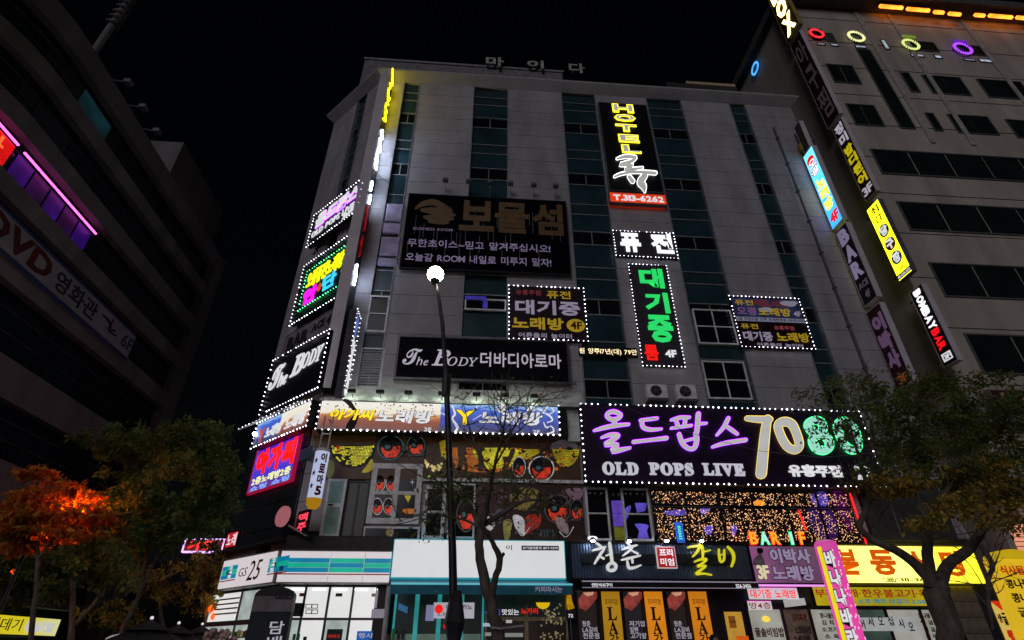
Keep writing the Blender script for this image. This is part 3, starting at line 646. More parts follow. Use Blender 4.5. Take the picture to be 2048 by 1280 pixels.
# --- collage poster sign on the right
t, r, w = board('collage_sign', 'two part karaoke sign with blue upper picture and black lower text, bulb border, right side', FR, [(1458, 591), (1598, 598), (1629, 698), (1484, 693)], .12, .14, MG)
bulbs(t, r, w, BULB, .2, .035)
BLP = E('poster_blue_dim', '2C3458', .5, False, .7, 1.5); q = sub(r, .02, .98, .03, .48); t.part('picture', MB().box(*q, w, w + .01), BLP)
for i in range(7):
    rng = random.Random(i); cx, cz = q[0] + (.35 + .6 * rng.random()) * (q[1] - q[0]), q[2] + (.45 + .45 * rng.random()) * (q[3] - q[2]); rr = .15 + .2 * rng.random()
    t.part('printed_petal', MB().prism([(cx + rr * math.cos(a) * 1.5, cz + rr * math.sin(a) * .6) for a in np.linspace(0, 6.28, 10, False)], w + .01, w + .014 + i * .001), [E('petal_a', '8A8898', .6, False), E('petal_b', '5A2838', .6, False)][i % 2])
text(t, '퓨전', sub(r, .06, .32, .07, .18), w + .01, GLD, depth=.01, split=False); text(t, '오광', sub(r, .06, .34, .22, .38), w + .012, E('pinkish', '785080', .6, False), bold=.02, depth=.02); text(t, '노래방', sub(r, .36, .82, .22, .38), w + .012, GLD, bold=.02, depth=.02); text(t, '4F', sub(r, .86, .96, .27, .37), w + .012, WHL, depth=.02)
t.part('white_line', MB().box(*sub(r, .02, .98, .42, .50), w + .012, w + .02), E('lilac_line', '8888A0', .5, False)); text(t, '2층 무한리필 안주 무제한제공 5부터시작', sub(r, .03, .97, .43, .49), w + .02, INK, depth=.006, split=False)
text(t, '퓨전', sub(r, .06, .30, .55, .65), w, GLD, depth=.01, split=False); text(t, '유흥주점', sub(r, .52, .80, .57, .65), w, E('dim_red2', '984048', .6, False), depth=.01, split=False)
text(t, '대기중', sub(r, .06, .46, .70, .88), w, WHL, bold=.03, depth=.02); text(t, '노래방', sub(r, .52, .97, .70, .88), w, GLD, bold=.03, depth=.02); text(t, '어른들의 놀이터', sub(r, .22, .85, .91, .98), w, WHL, depth=.01, split=False)
# --- second-floor twin lightbox: orange film and blue film
LBX = FR.rect([(640, 800), (1117, 812), (1120, 872), (634, 858)], .9)
CAN = M('canopy_white', (.62, .66, .62), .5)
cn = T('sign_canopy', 'pale metal canopy strip above the wide orange and blue lightbox', 'canopy', FR, ((LBX[0] + LBX[1]) / 2, LBX[3], 0))
u1c = FR.h(1165, 800, .3)[0]
cn.part('sheet', MB().add([(LBX[0] - .1, LBX[3] + .95, .02), (u1c, LBX[3] + .95, .02), (u1c, LBX[3] + .05, .78), (LBX[0] - .1, LBX[3] + .05, .78), (LBX[0] - .1, LBX[3] + 1.0, .02), (u1c, LBX[3] + 1.0, .02), (u1c, LBX[3] + .1, .78), (LBX[0] - .1, LBX[3] + .1, .78)], [(0, 1, 2, 3), (7, 6, 5, 4), (3, 2, 6, 7)]), CAN)
t = T('twin_lightbox', 'long backlit sign in orange brown and blue with karaoke lettering', 'lightbox', FR, ((LBX[0] + LBX[1]) / 2, LBX[2], .6))
um = FR.h(880, 840, .9)[0]; WB = .9
t.part('case', MB().box(LBX[0], LBX[1], LBX[2], LBX[3], .35, .86), DARKM)
def rampmat(name, stops, axis, lo, hi, st, noise=.25):
    """backlit print: colour stops along an axis of the sheet, broken up by noise"""
    m = bpy.data.materials.new(name); m.use_nodes = True; T_ = m.node_tree; b = T_.nodes['Principled BSDF']; b.inputs['Base Color'].default_value = (.3, .3, .3, 1)
    tc = T_.nodes.new('ShaderNodeTexCoord'); sp = T_.nodes.new('ShaderNodeSeparateXYZ'); T_.links.new(tc.outputs['Generated'], sp.inputs[0])
    n = T_.nodes.new('ShaderNodeTexNoise'); n.inputs['Scale'].default_value = 5; T_.links.new(tc.outputs['Generated'], n.inputs[0])
    mx = T_.nodes.new('ShaderNodeMath'); mx.operation = 'MULTIPLY_ADD'; mx.inputs[1].default_value = noise; T_.links.new(n.outputs[0], mx.inputs[0]); T_.links.new(sp.outputs[axis], mx.inputs[2])
    s2 = T_.nodes.new('ShaderNodeMath'); s2.operation = 'SUBTRACT'; s2.inputs[1].default_value = noise / 2; T_.links.new(mx.outputs[0], s2.inputs[0])
    r = T_.nodes.new('ShaderNodeValToRGB'); T_.links.new(s2.outputs[0], r.inputs[0]); els = r.color_ramp.elements
    for i, (p, c) in enumerate(stops):
        e = els[i] if i < 2 else els.new(p)
        e.position = p; e.color = (*lin(c), 1)
    T_.links.new(r.outputs[0], b.inputs['Emission Color']); b.inputs['Emission Strength'].default_value = st; return m
OF = rampmat('orange_print_glow', [(0, '4A1A06'), (1, 'E8E4DC'), (.35, '8A3A0C'), (.5, 'C07828'), (.62, 'E4DCC8')], 1, 0, 1, 1.0, .35); BF = rampmat('blue_print_glow', [(0, '081030'), (1, '88B8E8'), (.4, '0C34A0'), (.8, '1C58D0')], 1, 0, 1, .95, .35)  # upper stops whitened to paint the washed-out glow into both films
t.part('orange_film', MB().box(LBX[0] + .04, um, LBX[2] + .04, LBX[3] - .04, .861, .9), OF); t.part('blue_film', MB().box(um + .005, LBX[1] - .04, LBX[2] + .04, LBX[3] - .04, .861, .9), BF)
bulbs(t, (LBX[0], LBX[1], LBX[2], LBX[3]), .9, BULB, .24, .05, 'BRL')
Z3 = (420, 780, .25); YLB = E('letter_yellow_lit', 'F0D018', 1.2); BRN = M('outline_brown', (.06, .015, .005), .6); NAV = M('outline_navy', (.005, .008, .05), .6)
text(t, '아가씨', FR.r2(659, 817, 742, 840, .95), .9, YLB, bold=.04, depth=.03, slant=.25, back=.07, bmat=BRN, bdepth=.01); text(t, '노래방', FR.r2(752, 819, 862, 847, .95), .9, WH, bold=.04, depth=.03, slant=.2, back=.07, bmat=BRN, bdepth=.01)
text(t, 'Y', FR.r2(912, 819, 948, 849, .95), .9, YLB, bold=.03, depth=.03, back=.06, bmat=BRN, bdepth=.01); text(t, '노래방', FR.r2(958, 821, 1083, 851, .95), .9, WH, bold=.04, depth=.03, slant=.15, back=.07, bmat=NAV, bdepth=.01)
text(t, '2F', FR.r2(848, 854, 862, 862, .95), .9, WH, depth=.01, split=False); text(t, '2F', FR.r2(1066, 859, 1080, 867, .95), .9, WH, depth=.01, split=False)
dk = MB(); rng = random.Random(9)
for i in range(60):
    u, z = LBX[0] + .2 + rng.random() * (um - LBX[0] - .4), LBX[3] - .06 - rng.random() * .5; s = .03 + .03 * rng.random(); dk.box(u, u + s, z - s, z, .9, .903)
t.part('printed_film_strip', dk, BRN, kind='stuff')
sil = [([(1070, 80, 20), (1110, 100, 40), (1150, 150, 30), (1180, 190, 30), (1150, 240, 60), (1120, 300, 70)], False)]
brush(t, sil, Z3, .9, M('print_dark_silhouette', (.02, .012, .01), .6), .004, name='printed_silhouette')
Z4 = (780, 780, .25)
flo = [([(1260, 350, 14), (1310, 330, 12), (1290, 290, 8), (1250, 300, 12), (1230, 260, 8)], False), ([(1220, 180, 10), (1270, 200, 16), (1300, 240, 12), (1260, 260, 10)], False), ([(1180, 150, 8), (1230, 165, 14), (1260, 130, 8)], False), ([(1290, 140, 6), (1310, 170, 10), (1280, 190, 8)], False), ([(500, 130, 12), (520, 190, 16), (500, 230, 14), (540, 300, 22), (520, 330, 10)], False), ([(400, 180, 6), (440, 200, 8), (460, 240, 5)], False), ([(660, 240, 3), (730, 200, 6)], False), ([(640, 180, 3), (700, 130, 7)], False)]
for f_ in flo: brush(t, [f_], Z4, .9, WH, .006, name='printed_ornament')
for x, y, rr in ((897, 150, 30), (1125, 155, 24)):
    u, z = FR.h(780 + x * .25, 780 + y * .25, .9); t.part('printed_glow', MB().prism([(u + rr * .0052 * math.cos(a) * 1.4, z + rr * .0052 * math.sin(a) * 1.2) for a in np.linspace(0, 6.28, 16, False)], .9, .904), WH)
for i, x in enumerate((703, 760, 817, 884, 953, 1010, 1068)):
    u = FR.h(x, 793, 1.0)[0]; z = LBX[3] + .28
    l = T('sign_spotlight', 'small black arm spotlight over the orange and blue lightbox, %s from the left' % 'first second third fourth fifth sixth seventh'.split()[i], 'spotlight', FR, (u, z, .5), 'spotlights over the second floor lightbox')
    l.part('arm', MB().tube([(u, z - .1, .75), (u, z + .03, 1.1)], .014, 5), DARKM); l.part('head', MB().bbox(u - .15, u + .15, z - .02, z + .1, 1.05, 1.22, .03), DARKM); l.part('lens', MB().box(u - .12, u + .12, z + .0, z + .08, 1.035, 1.048), E('spot_lens', 'F0FFE8', 45, True))
t.part('end_post', MB().box(LBX[1] + .1, LBX[1] + .4, LBX[2] + .1, LBX[3] - .1, .2, .5), DARKM); t.part('end_panel', MB().box(LBX[1] + .42, u1c, LBX[2], LBX[3] + .1, .1, .3), CAN)
# --- old pops big sign
PUB = M('sign_purple_black', (.020, .008, .030), .45, 0, .3, 1)
t, r, w = board('old_pops_sign', 'huge dark purple sign with brush letters, big 7080 numerals and bulbs around', FR, [(1161, 806), (1722, 825), (1768, 974), (1170, 964)], .5, .4, PUB, DARKM)
bulbs(t, r, w, BULB, .24, .045)
Z5 = (1120, 780, .33203)
OL = [([(325, 132, 22), (290, 140, 20), (283, 160, 20), (310, 178, 20), (350, 172, 20), (364, 150, 20)], True), ([(328, 180, 22), (326, 215, 26)], False), ([(205, 246, 10), (260, 230, 20), (330, 216, 20), (412, 208, 14)], False),
      ([(250, 288, 10), (300, 272, 20), (350, 275, 22), (310, 305, 24), (275, 330, 24), (345, 330, 18), (318, 368, 30), (420, 350, 12)], False)]
DE = [([(482, 184, 12), (530, 178, 16), (583, 172, 16)], False), ([(492, 185, 20), (500, 225, 20), (545, 240, 18), (610, 236, 10)], False), ([(442, 314, 18), (520, 305, 16), (640, 291, 20)], False)]
PA = [([(668, 182, 10), (720, 168, 18), (778, 166, 14)], False), ([(695, 180, 18), (712, 222, 18)], False), ([(755, 172, 18), (748, 215, 18)], False), ([(668, 232, 10), (720, 224, 14), (790, 215, 12)], False), ([(832, 146, 24), (828, 200, 24), (822, 258, 22)], False), ([(835, 205, 14), (880, 202, 10)], False),
      ([(716, 268, 20), (735, 320, 22), (770, 352, 20), (808, 350, 22), (822, 300, 24), (815, 262, 20)], False), ([(735, 312, 12), (812, 292, 12)], False)]
SS = [([(1012, 172, 20), (985, 225, 20), (944, 272, 12)], False), ([(995, 215, 12), (1030, 240, 18), (1066, 266, 14)], False), ([(918, 344, 12), (990, 322, 20), (1116, 302, 20)], False)]
NP = E('neon_magenta', '9818E8', 5.5); FG = E('brush_face', 'B4B4B0', .95, False)
for st in (OL, DE, PA, SS): brush(t, st, Z5, w, NP, .05, grow=3.2, name='letter_rim'); brush(t, st, Z5, w + .07, FG, .03, grow=1.6)
SEV = [([(1125, 172, 26), (1200, 178, 36), (1262, 178, 34)], False), ([(1248, 175, 44), (1235, 250, 52), (1220, 400, 58), (1210, 505, 60)], False)]
O1 = [([(1348, 192, 50), (1312, 215, 46), (1335, 290, 46), (1372, 345, 46), (1418, 362, 44), (1440, 330, 46), (1420, 255, 46), (1392, 205, 48)], True)]
E8 = [([(1535, 184, 46), (1494, 205, 46), (1510, 245, 48), (1555, 265, 50), (1582, 235, 46), (1572, 198, 46)], True), ([(1560, 270, 50), (1520, 300, 48), (1540, 350, 48), (1590, 366, 46), (1622, 335, 48), (1602, 285, 48)], True)]
O2 = [([(1700, 190, 46), (1668, 215, 44), (1690, 290, 44), (1725, 345, 44), (1775, 365, 44), (1795, 330, 44), (1778, 255, 46), (1745, 205, 46)], True)]
NY = E('neon_cream', 'F0D050', 1.6); NG = E('neon_green', '20F080', 3.2); FM = E('mint_face', 'A0E8D0', .85, False)
for st, m, f in ((SEV, NY, FG), (O1, NY, FG), (E8, NG, FM), (O2, NG, FM)): brush(t, st, Z5, w, m, .05, grow=3, name='numeral_rim'); brush(t, st, Z5, w + .07, f, .03, grow=.5, name='numeral')
for s, x0, x1 in (('𝐎𝐋𝐃', 1204, 1278), ('𝐏𝐎𝐏𝐒', 1297, 1388), ('𝐋𝐈𝐕𝐄', 1404, 1491)): text(t, s, FR.r2(x0, 924 + (x0 - 1204) * .015, x1, 950 + (x1 - 1204) * .008, w), w, E('letter_white_soft', 'C0C0CC', .9), bold=.02, depth=.05, gap=.12, back=.05, bmat=WHd, bdepth=.02)
text(t, '유흥주점', FR.r2(1573, 929, 1686, 955, w), w, WH, bold=.04, depth=.05, gap=.02); text(t, '2F', FR.r2(1706, 930, 1745, 960, w), w, WH, bold=.05, depth=.05)

# ================================================================== SIGNS ON THE CORNER FACE
def Lq(*q): return list(q)
t, r, w = board('small_old_pops_sign', 'slanting purple sign with white brush letters and bulb border high on the corner face', LF, [(628, 431), (726, 357), (720, 405), (612, 506)], .25, .25, PUB)
bulbs(t, r, w, BULB, .21, .04)
text(t, '올드팝스', sub(r, .08, .95, .10, .55), w, WH, bold=.045, depth=.06, slant=.1, back=.055, bmat=NP, bdepth=.02); text(t, 'OLD POPS LIVE', sub(r, .05, .9, .62, .80), w, WH, bold=.03, depth=.04); text(t, '3F', sub(r, .7, .9, .82, .94), w, WH, bold=.03, depth=.04)
zs = LF.h(612, 560, .3)[1]
t, r, w = board('neon_karaoke_sign', 'corner sign with yellow, magenta and cyan neon letters inside green and white bulbs', LF, [(608, 535), (697, 470), (690, 590), (582, 645)], .2, .2, M('sign_green_black', (.01, .03, .018), .45))
bulbs(t, r, w, BULB, .22, .04, 'TLB'); bulbs(t, sub(r, .12, .93, .16, .82), w, BULBG, .2, .04)
text(t, '오광퓨전노래방', sub(r, .17, .90, .22, .50), w, E('neon_lemon', 'E8E818', 1.6), bold=.02, depth=.05); text(t, '안', sub(r, .17, .45, .52, .78), w, E('neon_pinkmag', 'E818D8', 1.6), bold=.05, depth=.05); text(t, '단', sub(r, .56, .82, .50, .74), w, E('neon_cyan', '38B8E8', 1.5), bold=.03, depth=.05)
t.part('fruit_picture', MB().prism([(r[0] + (r[1] - r[0]) * (.49 + .04 * math.cos(a)), r[2] + (r[3] - r[2]) * (.38 + .07 * math.sin(a))) for a in np.linspace(0, 6.28, 10, False)], w, w + .02), ORG)
t, r, w = board('bar_sign', 'unlit grey sign reading BAR ACE 4F on the corner face', LF, [(572, 668), (673, 618), (668, 655), (562, 722)], .15, .15, M('bar_sign_grey', (.26, .22, .28), .5), M('bar_sign_edge', (.16, .14, .17), .5))
text(t, 'BAR', sub(r, .08, .5, .2, .8), w, INK, bold=.05, depth=.03); text(t, 'ACE', sub(r, .56, .80, .2, .55), w, INK, bold=.02, depth=.03); text(t, '4F', sub(r, .84, .97, .2, .6), w, INK, depth=.03)
t, r, w = board('corner_body_sign', 'black corner sign with white italic English lettering and bulb border', LF, [(547, 720), (660, 660), (637, 774), (519, 831)], .35, .35, M('corner_black', (.008, .010, .012), .4))
bulbs(t, r, w, BULB, .21, .04)
text(t, '𝒯', sub(r, .04, .28, .18, .60), w, WH, bold=.02, depth=.04); text(t, '𝘩𝑒', sub(r, .22, .38, .36, .62), w, WH, bold=.02, depth=.04); text(t, '𝐵', sub(r, .43, .64, .18, .55), w, WH, bold=.03, depth=.04); text(t, '𝑂𝐷𝑌', sub(r, .62, .95, .22, .5), w, WH, bold=.02, depth=.04, gap=.05)
# lower corner lightbox with bulbs (karaoke), canopy above
q = LF.rect([(520, 868), (628, 800), (622, 862), (505, 905)], .5)
q = (q[0], q[1], LBX[2] + .12, LBX[3])
t, r, w = board('corner_lightbox', 'backlit corner lightbox with white karaoke lettering on orange and blue film', LF, None, .25, .4, OF, rect=q)
t.part('blue_film', MB().box(r[0] + .05, r[0] + (r[1] - r[0]) * .48, r[2] + .05, r[3] - .05, w, w + .01), BF)
bulbs(t, r, w, BULB, .22, .04)
text(t, 'Y', sub(r, .10, .20, .35, .9), w + .01, ORG, bold=.02, depth=.03); text(t, '노래방', sub(r, .22, .52, .38, .82), w + .01, WH, bold=.04, depth=.03, slant=.2); text(t, '노래방', sub(r, .58, .93, .38, .82), w + .01, WH, bold=.04, depth=.03, slant=.2)
cn = T('corner_canopy', 'narrow pale canopy under the corner sign, edged by bulbs', 'canopy', LF, (-2.4, r[3], 0))
cn.part('sheet', MB().add([(-4.9, r[3] + .75, .02), (0, r[3] + .75, .02), (.1, r[3] + .1, .7), (-4.95, r[3] + .1, .7)], [(0, 1, 2, 3)]).box(-4.95, .1, r[3] + .05, r[3] + .1, .66, .72), CAN)
bulbs(cn, (-4.95, .1, r[3] + .1, r[3] + .12), .7, BULB, .3, .024, 'T')
fu_, fz_ = LF.h(509, 868, .66)
fl_ = T('corner_floodlight', 'bright white floodlight at the far left end of the corner lightbox', 'floodlight', LF, (-5.15, r[3] - .5, .5))
fl_.part('housing', MB().bbox(fu_ - .12, fu_ + .12, fz_ - .1, fz_ + .16, .4, .6), DARKM); fl_.part('lens', MB().ell((fu_, fz_, .66), .08, 8, 6), E('flood_white', 'F4FFFF', 60))
# red LED screen
q = LF.rect([(512, 903), (597, 868), (590, 959), (499, 990)], .2)
RB = rampmat('led_blue_red', [(0, '701060'), (1, '3810B0'), (.3, '2818C8'), (.7, '4010D8')], 1, 0, 1, .9, .3)
t, r, w = board('led_screen', 'LED screen with fat red Korean letters on blue, yellow line below', LF, None, .1, .15, RB, E('led_edge_red', 'A01030', .8, False), rect=q, frame=.05)
for i, ch in enumerate('아가씨'): text(t, ch, sub(r, .07 + .3 * i, .36 + .3 * i, .06, .62), w, E('led_red', 'FF1408', 1.8), bold=.07, depth=.02)
text(t, '2층노래방2층', sub(r, .06, .94, .66, .83), w, E('led_cream2', 'F0F0A0', 1.2, False), bold=.02, depth=.01, split=False); text(t, '쇼핑 쇼핑', sub(r, .06, .94, .85, .96), w, E('led_paleblue', '80B0FF', 1.2, False), depth=.01, split=False)
# dark corner storeys: cladding strips around and below the screen
DC = M('corner_dark_cladding', (.018, .028, .032), .4, .1, .3, 1)
dc = T('corner_cladding', 'dark teal metal cladding wrapping the lower corner above the shop sign', 'cladding', LF, (-2.4, 5, 0))
for i, (a, b) in enumerate(((5.0, 5.55), (5.58, 6.5), (6.53, 7.45), (7.48, 8.4), (8.43, 9.5))): dc.part('cladding_panel', MB().bbox(-4.95, .02, a, b, -.1, .06 + .03 * (i == 0), .02), DC)
dc.part('blue_pane', MB().box(*sub(LF.rect([(598, 900), (622, 893), (622, 915), (598, 921)], .08), 0, 1, 0, 1), .06, .075), E('dim_blue_pane', '183848', .35, False))
dc.part('ledge', MB().box(-5.0, .1, 4.95, 5.02, 0, .5), M('ledge_dark', (.05, .045, .05), .5))
# round drum sign hanging from the corner: cylinder 이로마 5층
DFR = Frame((0, 19.7, 0), (1, 0, 0), (0, -1, 0))
tp, bt_ = DFR.h(643, 905), DFR.h(631, 998); uc = (tp[0] + bt_[0]) / 2; rad = (DFR.h(657, 905)[0] - DFR.h(629, 905)[0]) / 2
t = T('drum_sign', 'hanging white cylinder sign with stars, red letters and a yellow bottom', 'sign', DFR, (uc, bt_[1], 0))
t.part('drum', MB().tube([(uc, bt_[1], 0), (uc, tp[1], 0)], rad, 20), E('drum_white', 'B8C0E0', .85), smooth=True)
t.part('bottom_cap', MB().tube([(uc, bt_[1] - .32, 0), (uc, bt_[1] - .2, 0), (uc, bt_[1], 0)], [rad * .6, rad * .95, rad * 1.06], 20), E('drum_yellow', 'C08A10', .6, False)); t.part('top_cap', MB().tube([(uc, tp[1], 0), (uc, tp[1] + .12, 0)], [rad * 1.06, rad * .9], 20), CAN)
t.part('hanger', MB().tube([(uc - .15, tp[1] + .1, 0), (uc - .15, tp[1] + 1.4, 0)], .03).tube([(uc + .15, tp[1] + .1, 0), (uc + .15, tp[1] + 1.4, 0)], .03).tube([(uc - .15, tp[1] + .7, 0), (uc + .15, tp[1] + .7, 0)], .03).tube([(uc, tp[1] + 1.3, 0), (uc, tp[1] + 1.3, -1.2)], .04), WFR)
H = tp[1] - bt_[1]
def wrap(o):
    for v in o.data.vertices:
        x = v.co.x / rad; x = max(-1.4, min(1.4, x)); dd = rad + .012 + (v.co.z); v.co.x, v.co.z = dd * math.sin(x), dd * math.cos(x)
for i, ch in enumerate('이로마5'):
    k0 = len(COL.objects); text(t, ch, (uc + rad * .15, uc + rad * .98, tp[1] - H * (.05 + .235 * i + .2), tp[1] - H * (.05 + .235 * i)), 0, M('drum_maroon', (.16, .01, .02), .5), bold=.05, depth=.01, split=True); wrap(COL.objects[-1])
for i in range(3):
    text(t, '★', (uc - rad * .75, uc - rad * .15, tp[1] - H * (.28 + .27 * i), tp[1] - H * (.14 + .27 * i)), 0, M('drum_navy', (.01, .01, .10), .5), depth=.01, name='star'); wrap(COL.objects[-1])
# pink round sign and small red LED on the corner
u, z = LF.h(578, 1035, .3); t = T('round_sign', 'small round pink sign on an arm near the bottom of the corner', 'sign', LF, (u, z, .3))
rr = abs(LF.h(591, 1035, .5)[0] - LF.h(565, 1035, .5)[0]) / 2
t.part('disc', MB().prism([(u + rr * math.cos(a), z + rr * .8 * math.sin(a)) for a in np.linspace(0, 6.28, 22, False)], .5, .58), E('pink_disc', 'B06870', .7, False)); t.part('arm', MB().tube([(u + rr, z - .35, .5), (u + rr + .6, z - .7, .1)], .03), WFR)
q = LF.rect([(596, 1025), (617, 1018), (615, 1064), (592, 1070)], .2)
t, r, w = board('small_led_sign', 'small upright red LED text sign beside the round pink sign', LF, None, .12, .1, M('led_black', 'x'), rect=q, frame=.02); text(t, '맥주', sub(r, .1, .9, .1, .9), w, E('led_hotred', 'FF4058', 1.5, False), depth=.01, vert=True)
# signs beyond the corner, over the side street
SFR = Frame((0, 25.5, 0), (1, 0, 0), (0, -1, 0))
q = SFR.rect([(371, 1079), (452, 1078), (450, 1106), (369, 1107)], 0)
t, r, w = board('red_side_street_sign', 'red LED sign with a white neon edge over the side street', SFR, None, 0, .2, E('led_deepred', '700808', .7, False), E('neon_edge_white', 'E0B0F8', 1.6, False), rect=q, frame=.06); text(t, '기중', sub(r, .12, .72, .15, .85), w, E('led_brightred', 'FF3030', 1.6), bold=.05, depth=.02)
t.part('arm', MB().tube([(r[1], (r[2] + r[3]) / 2, .0), (r[1] + .9, (r[2] + r[3]) / 2, -.4)], .04), STEEL)
q = LF.rect([(457, 1068), (480, 1062), (478, 1092), (455, 1098)], .1); t, r, w = board('edge_led_sign', 'small red LED panel at the far edge of the corner facade', LF, None, .08, .12, E('led_red_panel', 'C01828', .9, False), rect=q, frame=.02); text(t, '노래', sub(r, .1, .9, .1, .9), w, WH, depth=.01, split=False)

# ================================================================== BLADE SIGNS
# tall blade at the left corner: grey edge towards the viewer, lettering on its right face
XB = -5.56; B1 = xface(XB)
yf = B1.h(778, 141)[0]
zb_ = 10.4
y_near, y_far = 19.9, 20.99
zt = Frame((0, y_near, 0), (1, 0, 0), (0, -1, 0)).h(775, 141)[1]
t = T('tall_blade_sign', 'very tall thin blade sign on the corner with yellow then white lettering', 'blade sign', B1, ((y_near + y_far) / 2, zb_, -.1))
bm_ = M('blade_edge_grey', (.66, .62, .68), .5, 0, .1, 1)
t.part('edge_strip', MB().box(y_near - .05, y_near, zb_, zt, -.5, 0), bm_); t.part('face_panel', MB().box(y_near + .002, y_far, zb_, zt, -.05, -.01), M('blade_black', (.01, .01, .012), .4)); t.part('back_panel', MB().box(y_near + .002, y_far, zb_, zt, -.5, -.46), bm_)
Yb = E('blade_yellow', 'FFE810', 9); Wb = E('blade_white', 'D8E6FF', 24)
def bz(x, y): return B1.h(x, y)
YS = [([(25, 0, 10), (75, 12, 14), (60, 22, 12), (35, 26, 14)], False), ([(50, 30, 14), (25, 42, 12), (55, 52, 14), (75, 42, 12)], False), ([(70, 56, 12), (40, 62, 14), (30, 72, 12), (72, 70, 10)], False), ([(40, 78, 14), (75, 84, 10), (30, 92, 12)], False)]
def vbrush(t, st, y0, y1, z0, z1, w, mat, name='letter'):
    mb = MB()
    for i, (pts, cl) in enumerate(st):
        asp = (z1 - z0) / (y1 - y0); poly = [np.array([p[0], p[1] / asp]) for p in ribbon([(p[0], p[1] * asp, p[2] * .85) for p in pts], False)]
        mb.prism([(y0 + (y1 - y0) * p[0] / 100, z1 - (z1 - z0) * p[1] / 100) for p in poly], w, w + .05 + i * .0015)
    t.part(name, mb, mat)
z0y, z1y = bz(766, 251)[1], bz(786, 148)[1]
vbrush(t, YS, y_near + .05, y_far, z0y, z1y, -.01, Yb, 'yellow_script')
WS = [([(60, 0, 14), (40, 8, 16), (70, 14, 16), (55, 24, 14)], False), ([(35, 30, 12), (60, 40, 14), (80, 48, 8)], False), ([(50, 44, 16), (45, 58, 16), (40, 68, 10)], False), ([(42, 70, 26), (45, 84, 36), (60, 97, 20)], False)]
vbrush(t, WS, y_near + .05, y_far, bz(752, 343)[1], bz(763, 248)[1], -.01, Wb, 'white_script')
vbrush(t, [([(45, 0, 26), (40, 40, 20)], False), ([(65, 55, 20), (60, 95, 22)], False)], y_near + .1, y_far - .2, bz(738, 410)[1], bz(742, 354)[1], -.01, Wb, 'white_script')
RDb = E('blade_red_dim', 'A01018', .7, False, .8, 3); q0, q1 = bz(718, 520)[1], bz(735, 398)[1]
vbrush(t, [([(50, 2, 20), (35, 14, 30), (60, 24, 26)], False), ([(40, 32, 30), (55, 44, 34), (35, 52, 20)], False), ([(50, 62, 26), (40, 74, 36), (55, 86, 30), (45, 96, 16)], False)], y_near + .1, y_far - .1, q0, q1, -.01, RDb, 'red_script')
vbrush(t, [([(40, 0, 14), (35, 45, 26)], False), ([(60, 40, 18), (50, 95, 26)], False)], y_near + .15, y_far - .2, bz(706, 565)[1], bz(711, 520)[1], -.01, Wb, 'white_script')
# lower blade with bulbs
z0, z1 = 11.0, Frame((0, 19.9, 0), (1, 0, 0), (0, -1, 0)).h(697, 574)[1]
B2 = xface(-5.1)
t = T('bulb_blade_sign', 'narrow blade sign edged with white bulbs standing beside the corner body sign', 'blade sign', B2, (20.3, z0, -.1))
z0, z1 = Frame((0, 19.95, 0), (1, 0, 0), (0, -1, 0)).h(655, 792)[1], B2.h(702, 578)[1]; ya = 19.95; yb = 20.75
t.part('panel', MB().box(ya, yb, z0, z1, -.3, -.01), M('blade_lilac_dark', (.05, .045, .07), .5)); bulbs(t, (ya, yb, z0, z1), -.01, BULB, .22, .032)
text(t, '노래방유흥주점대기중', (ya + .2, yb - .15, z0 + .2, z1 - 1.2), -.01, WH, bold=.03, depth=.03, vert=True); t.part('picture', MB().box(ya + .15, yb - .15, z1 - 1.1, z1 - .15, -.009, .0), E('blue_picture', '6080D0', .8, False, .6, 2))
t.part('bracket', MB().box(ya + .1, ya + .25, z0 - .12, z0, -.7, .0), bm_)

def blade(name, label, fx, q, mat, edge=None, th=.28, front=True, group=None, extra=0):
    """blade sign whose -x face shows; q = TL, TR, BR, BL pixels of that face"""
    fr = mface(fx); r = fr.rect(q); u0, u1, z0, z1 = r
    t = T(name, label, 'blade sign', fr, ((u0 + u1) / 2, z0, -.1), group)
    t.part('panel', MB().box(u0 + .03, u1 - .03, z0 + .03, z1 - .03, -.06, -.01), mat); em = edge or bm_
    t.part('front_edge', MB().box(u1 - .03, u1, z0, z1, -th, .0), em); t.part('rear_edge', MB().box(u0, u0 + .03, z0, z1, -th, .0), em)
    t.part('top_edge', MB().box(u0 + .03, u1 - .03, z1 - .03, z1, -th, 0), em); t.part('bottom_edge', MB().box(u0 + .03, u1 - .03, z0, z0 + .03, -th, 0), em)
    t.part('back_panel', MB().box(u0 + .03, u1 - .03, z0 + .03, z1 - .03, -th, -th + .03), em)
    bx = MB()
    for z in np.linspace(z0 + .4, z1 - .4, 3): bx.box(u0 - .35, u0, z - .03, z + .03, -.2, -.14)
    t.part('wall_bracket', bx, STEEL); return t, r
XR = 18.85
CY = rampmat('cyan_print', [(0, '1870B0'), (1, '489CB8'), (.5, '2888B8')], 1, 0, 1, 3.4)
t, r = blade('karaoke_blade_sign', 'bright cyan blade sign with red and yellow karaoke lettering and 4F', XR, [(1604, 313), (1624, 294), (1688, 440), (1664, 456)], CY)
text(t, '오광', sub(r, .15, .85, .12, .34), -.01, E('blade_wht', 'F0F0F0', 1.2, False), bold=.03, depth=.02, vert=True, back=.07, bmat=E('blade_dkred', '901018', .8, False)); text(t, '노래방', sub(r, .15, .85, .38, .80), -.01, E('blade_yel', 'F0E020', 1.2, False), bold=.04, depth=.02, vert=True, back=.08, bmat=E('blade_wht', 'x')); text(t, '4F', sub(r, .15, .9, .84, .95), -.01, RED, bold=.04, depth=.02)
t.part('red_ornament', MB().prism([(r[0] + (r[1] - r[0]) * (.45 + .35 * math.cos(a)), r[3] - .7 + .28 * math.sin(a)) for a in np.linspace(0, 6.28, 12, False)], -.01, .0), RED)
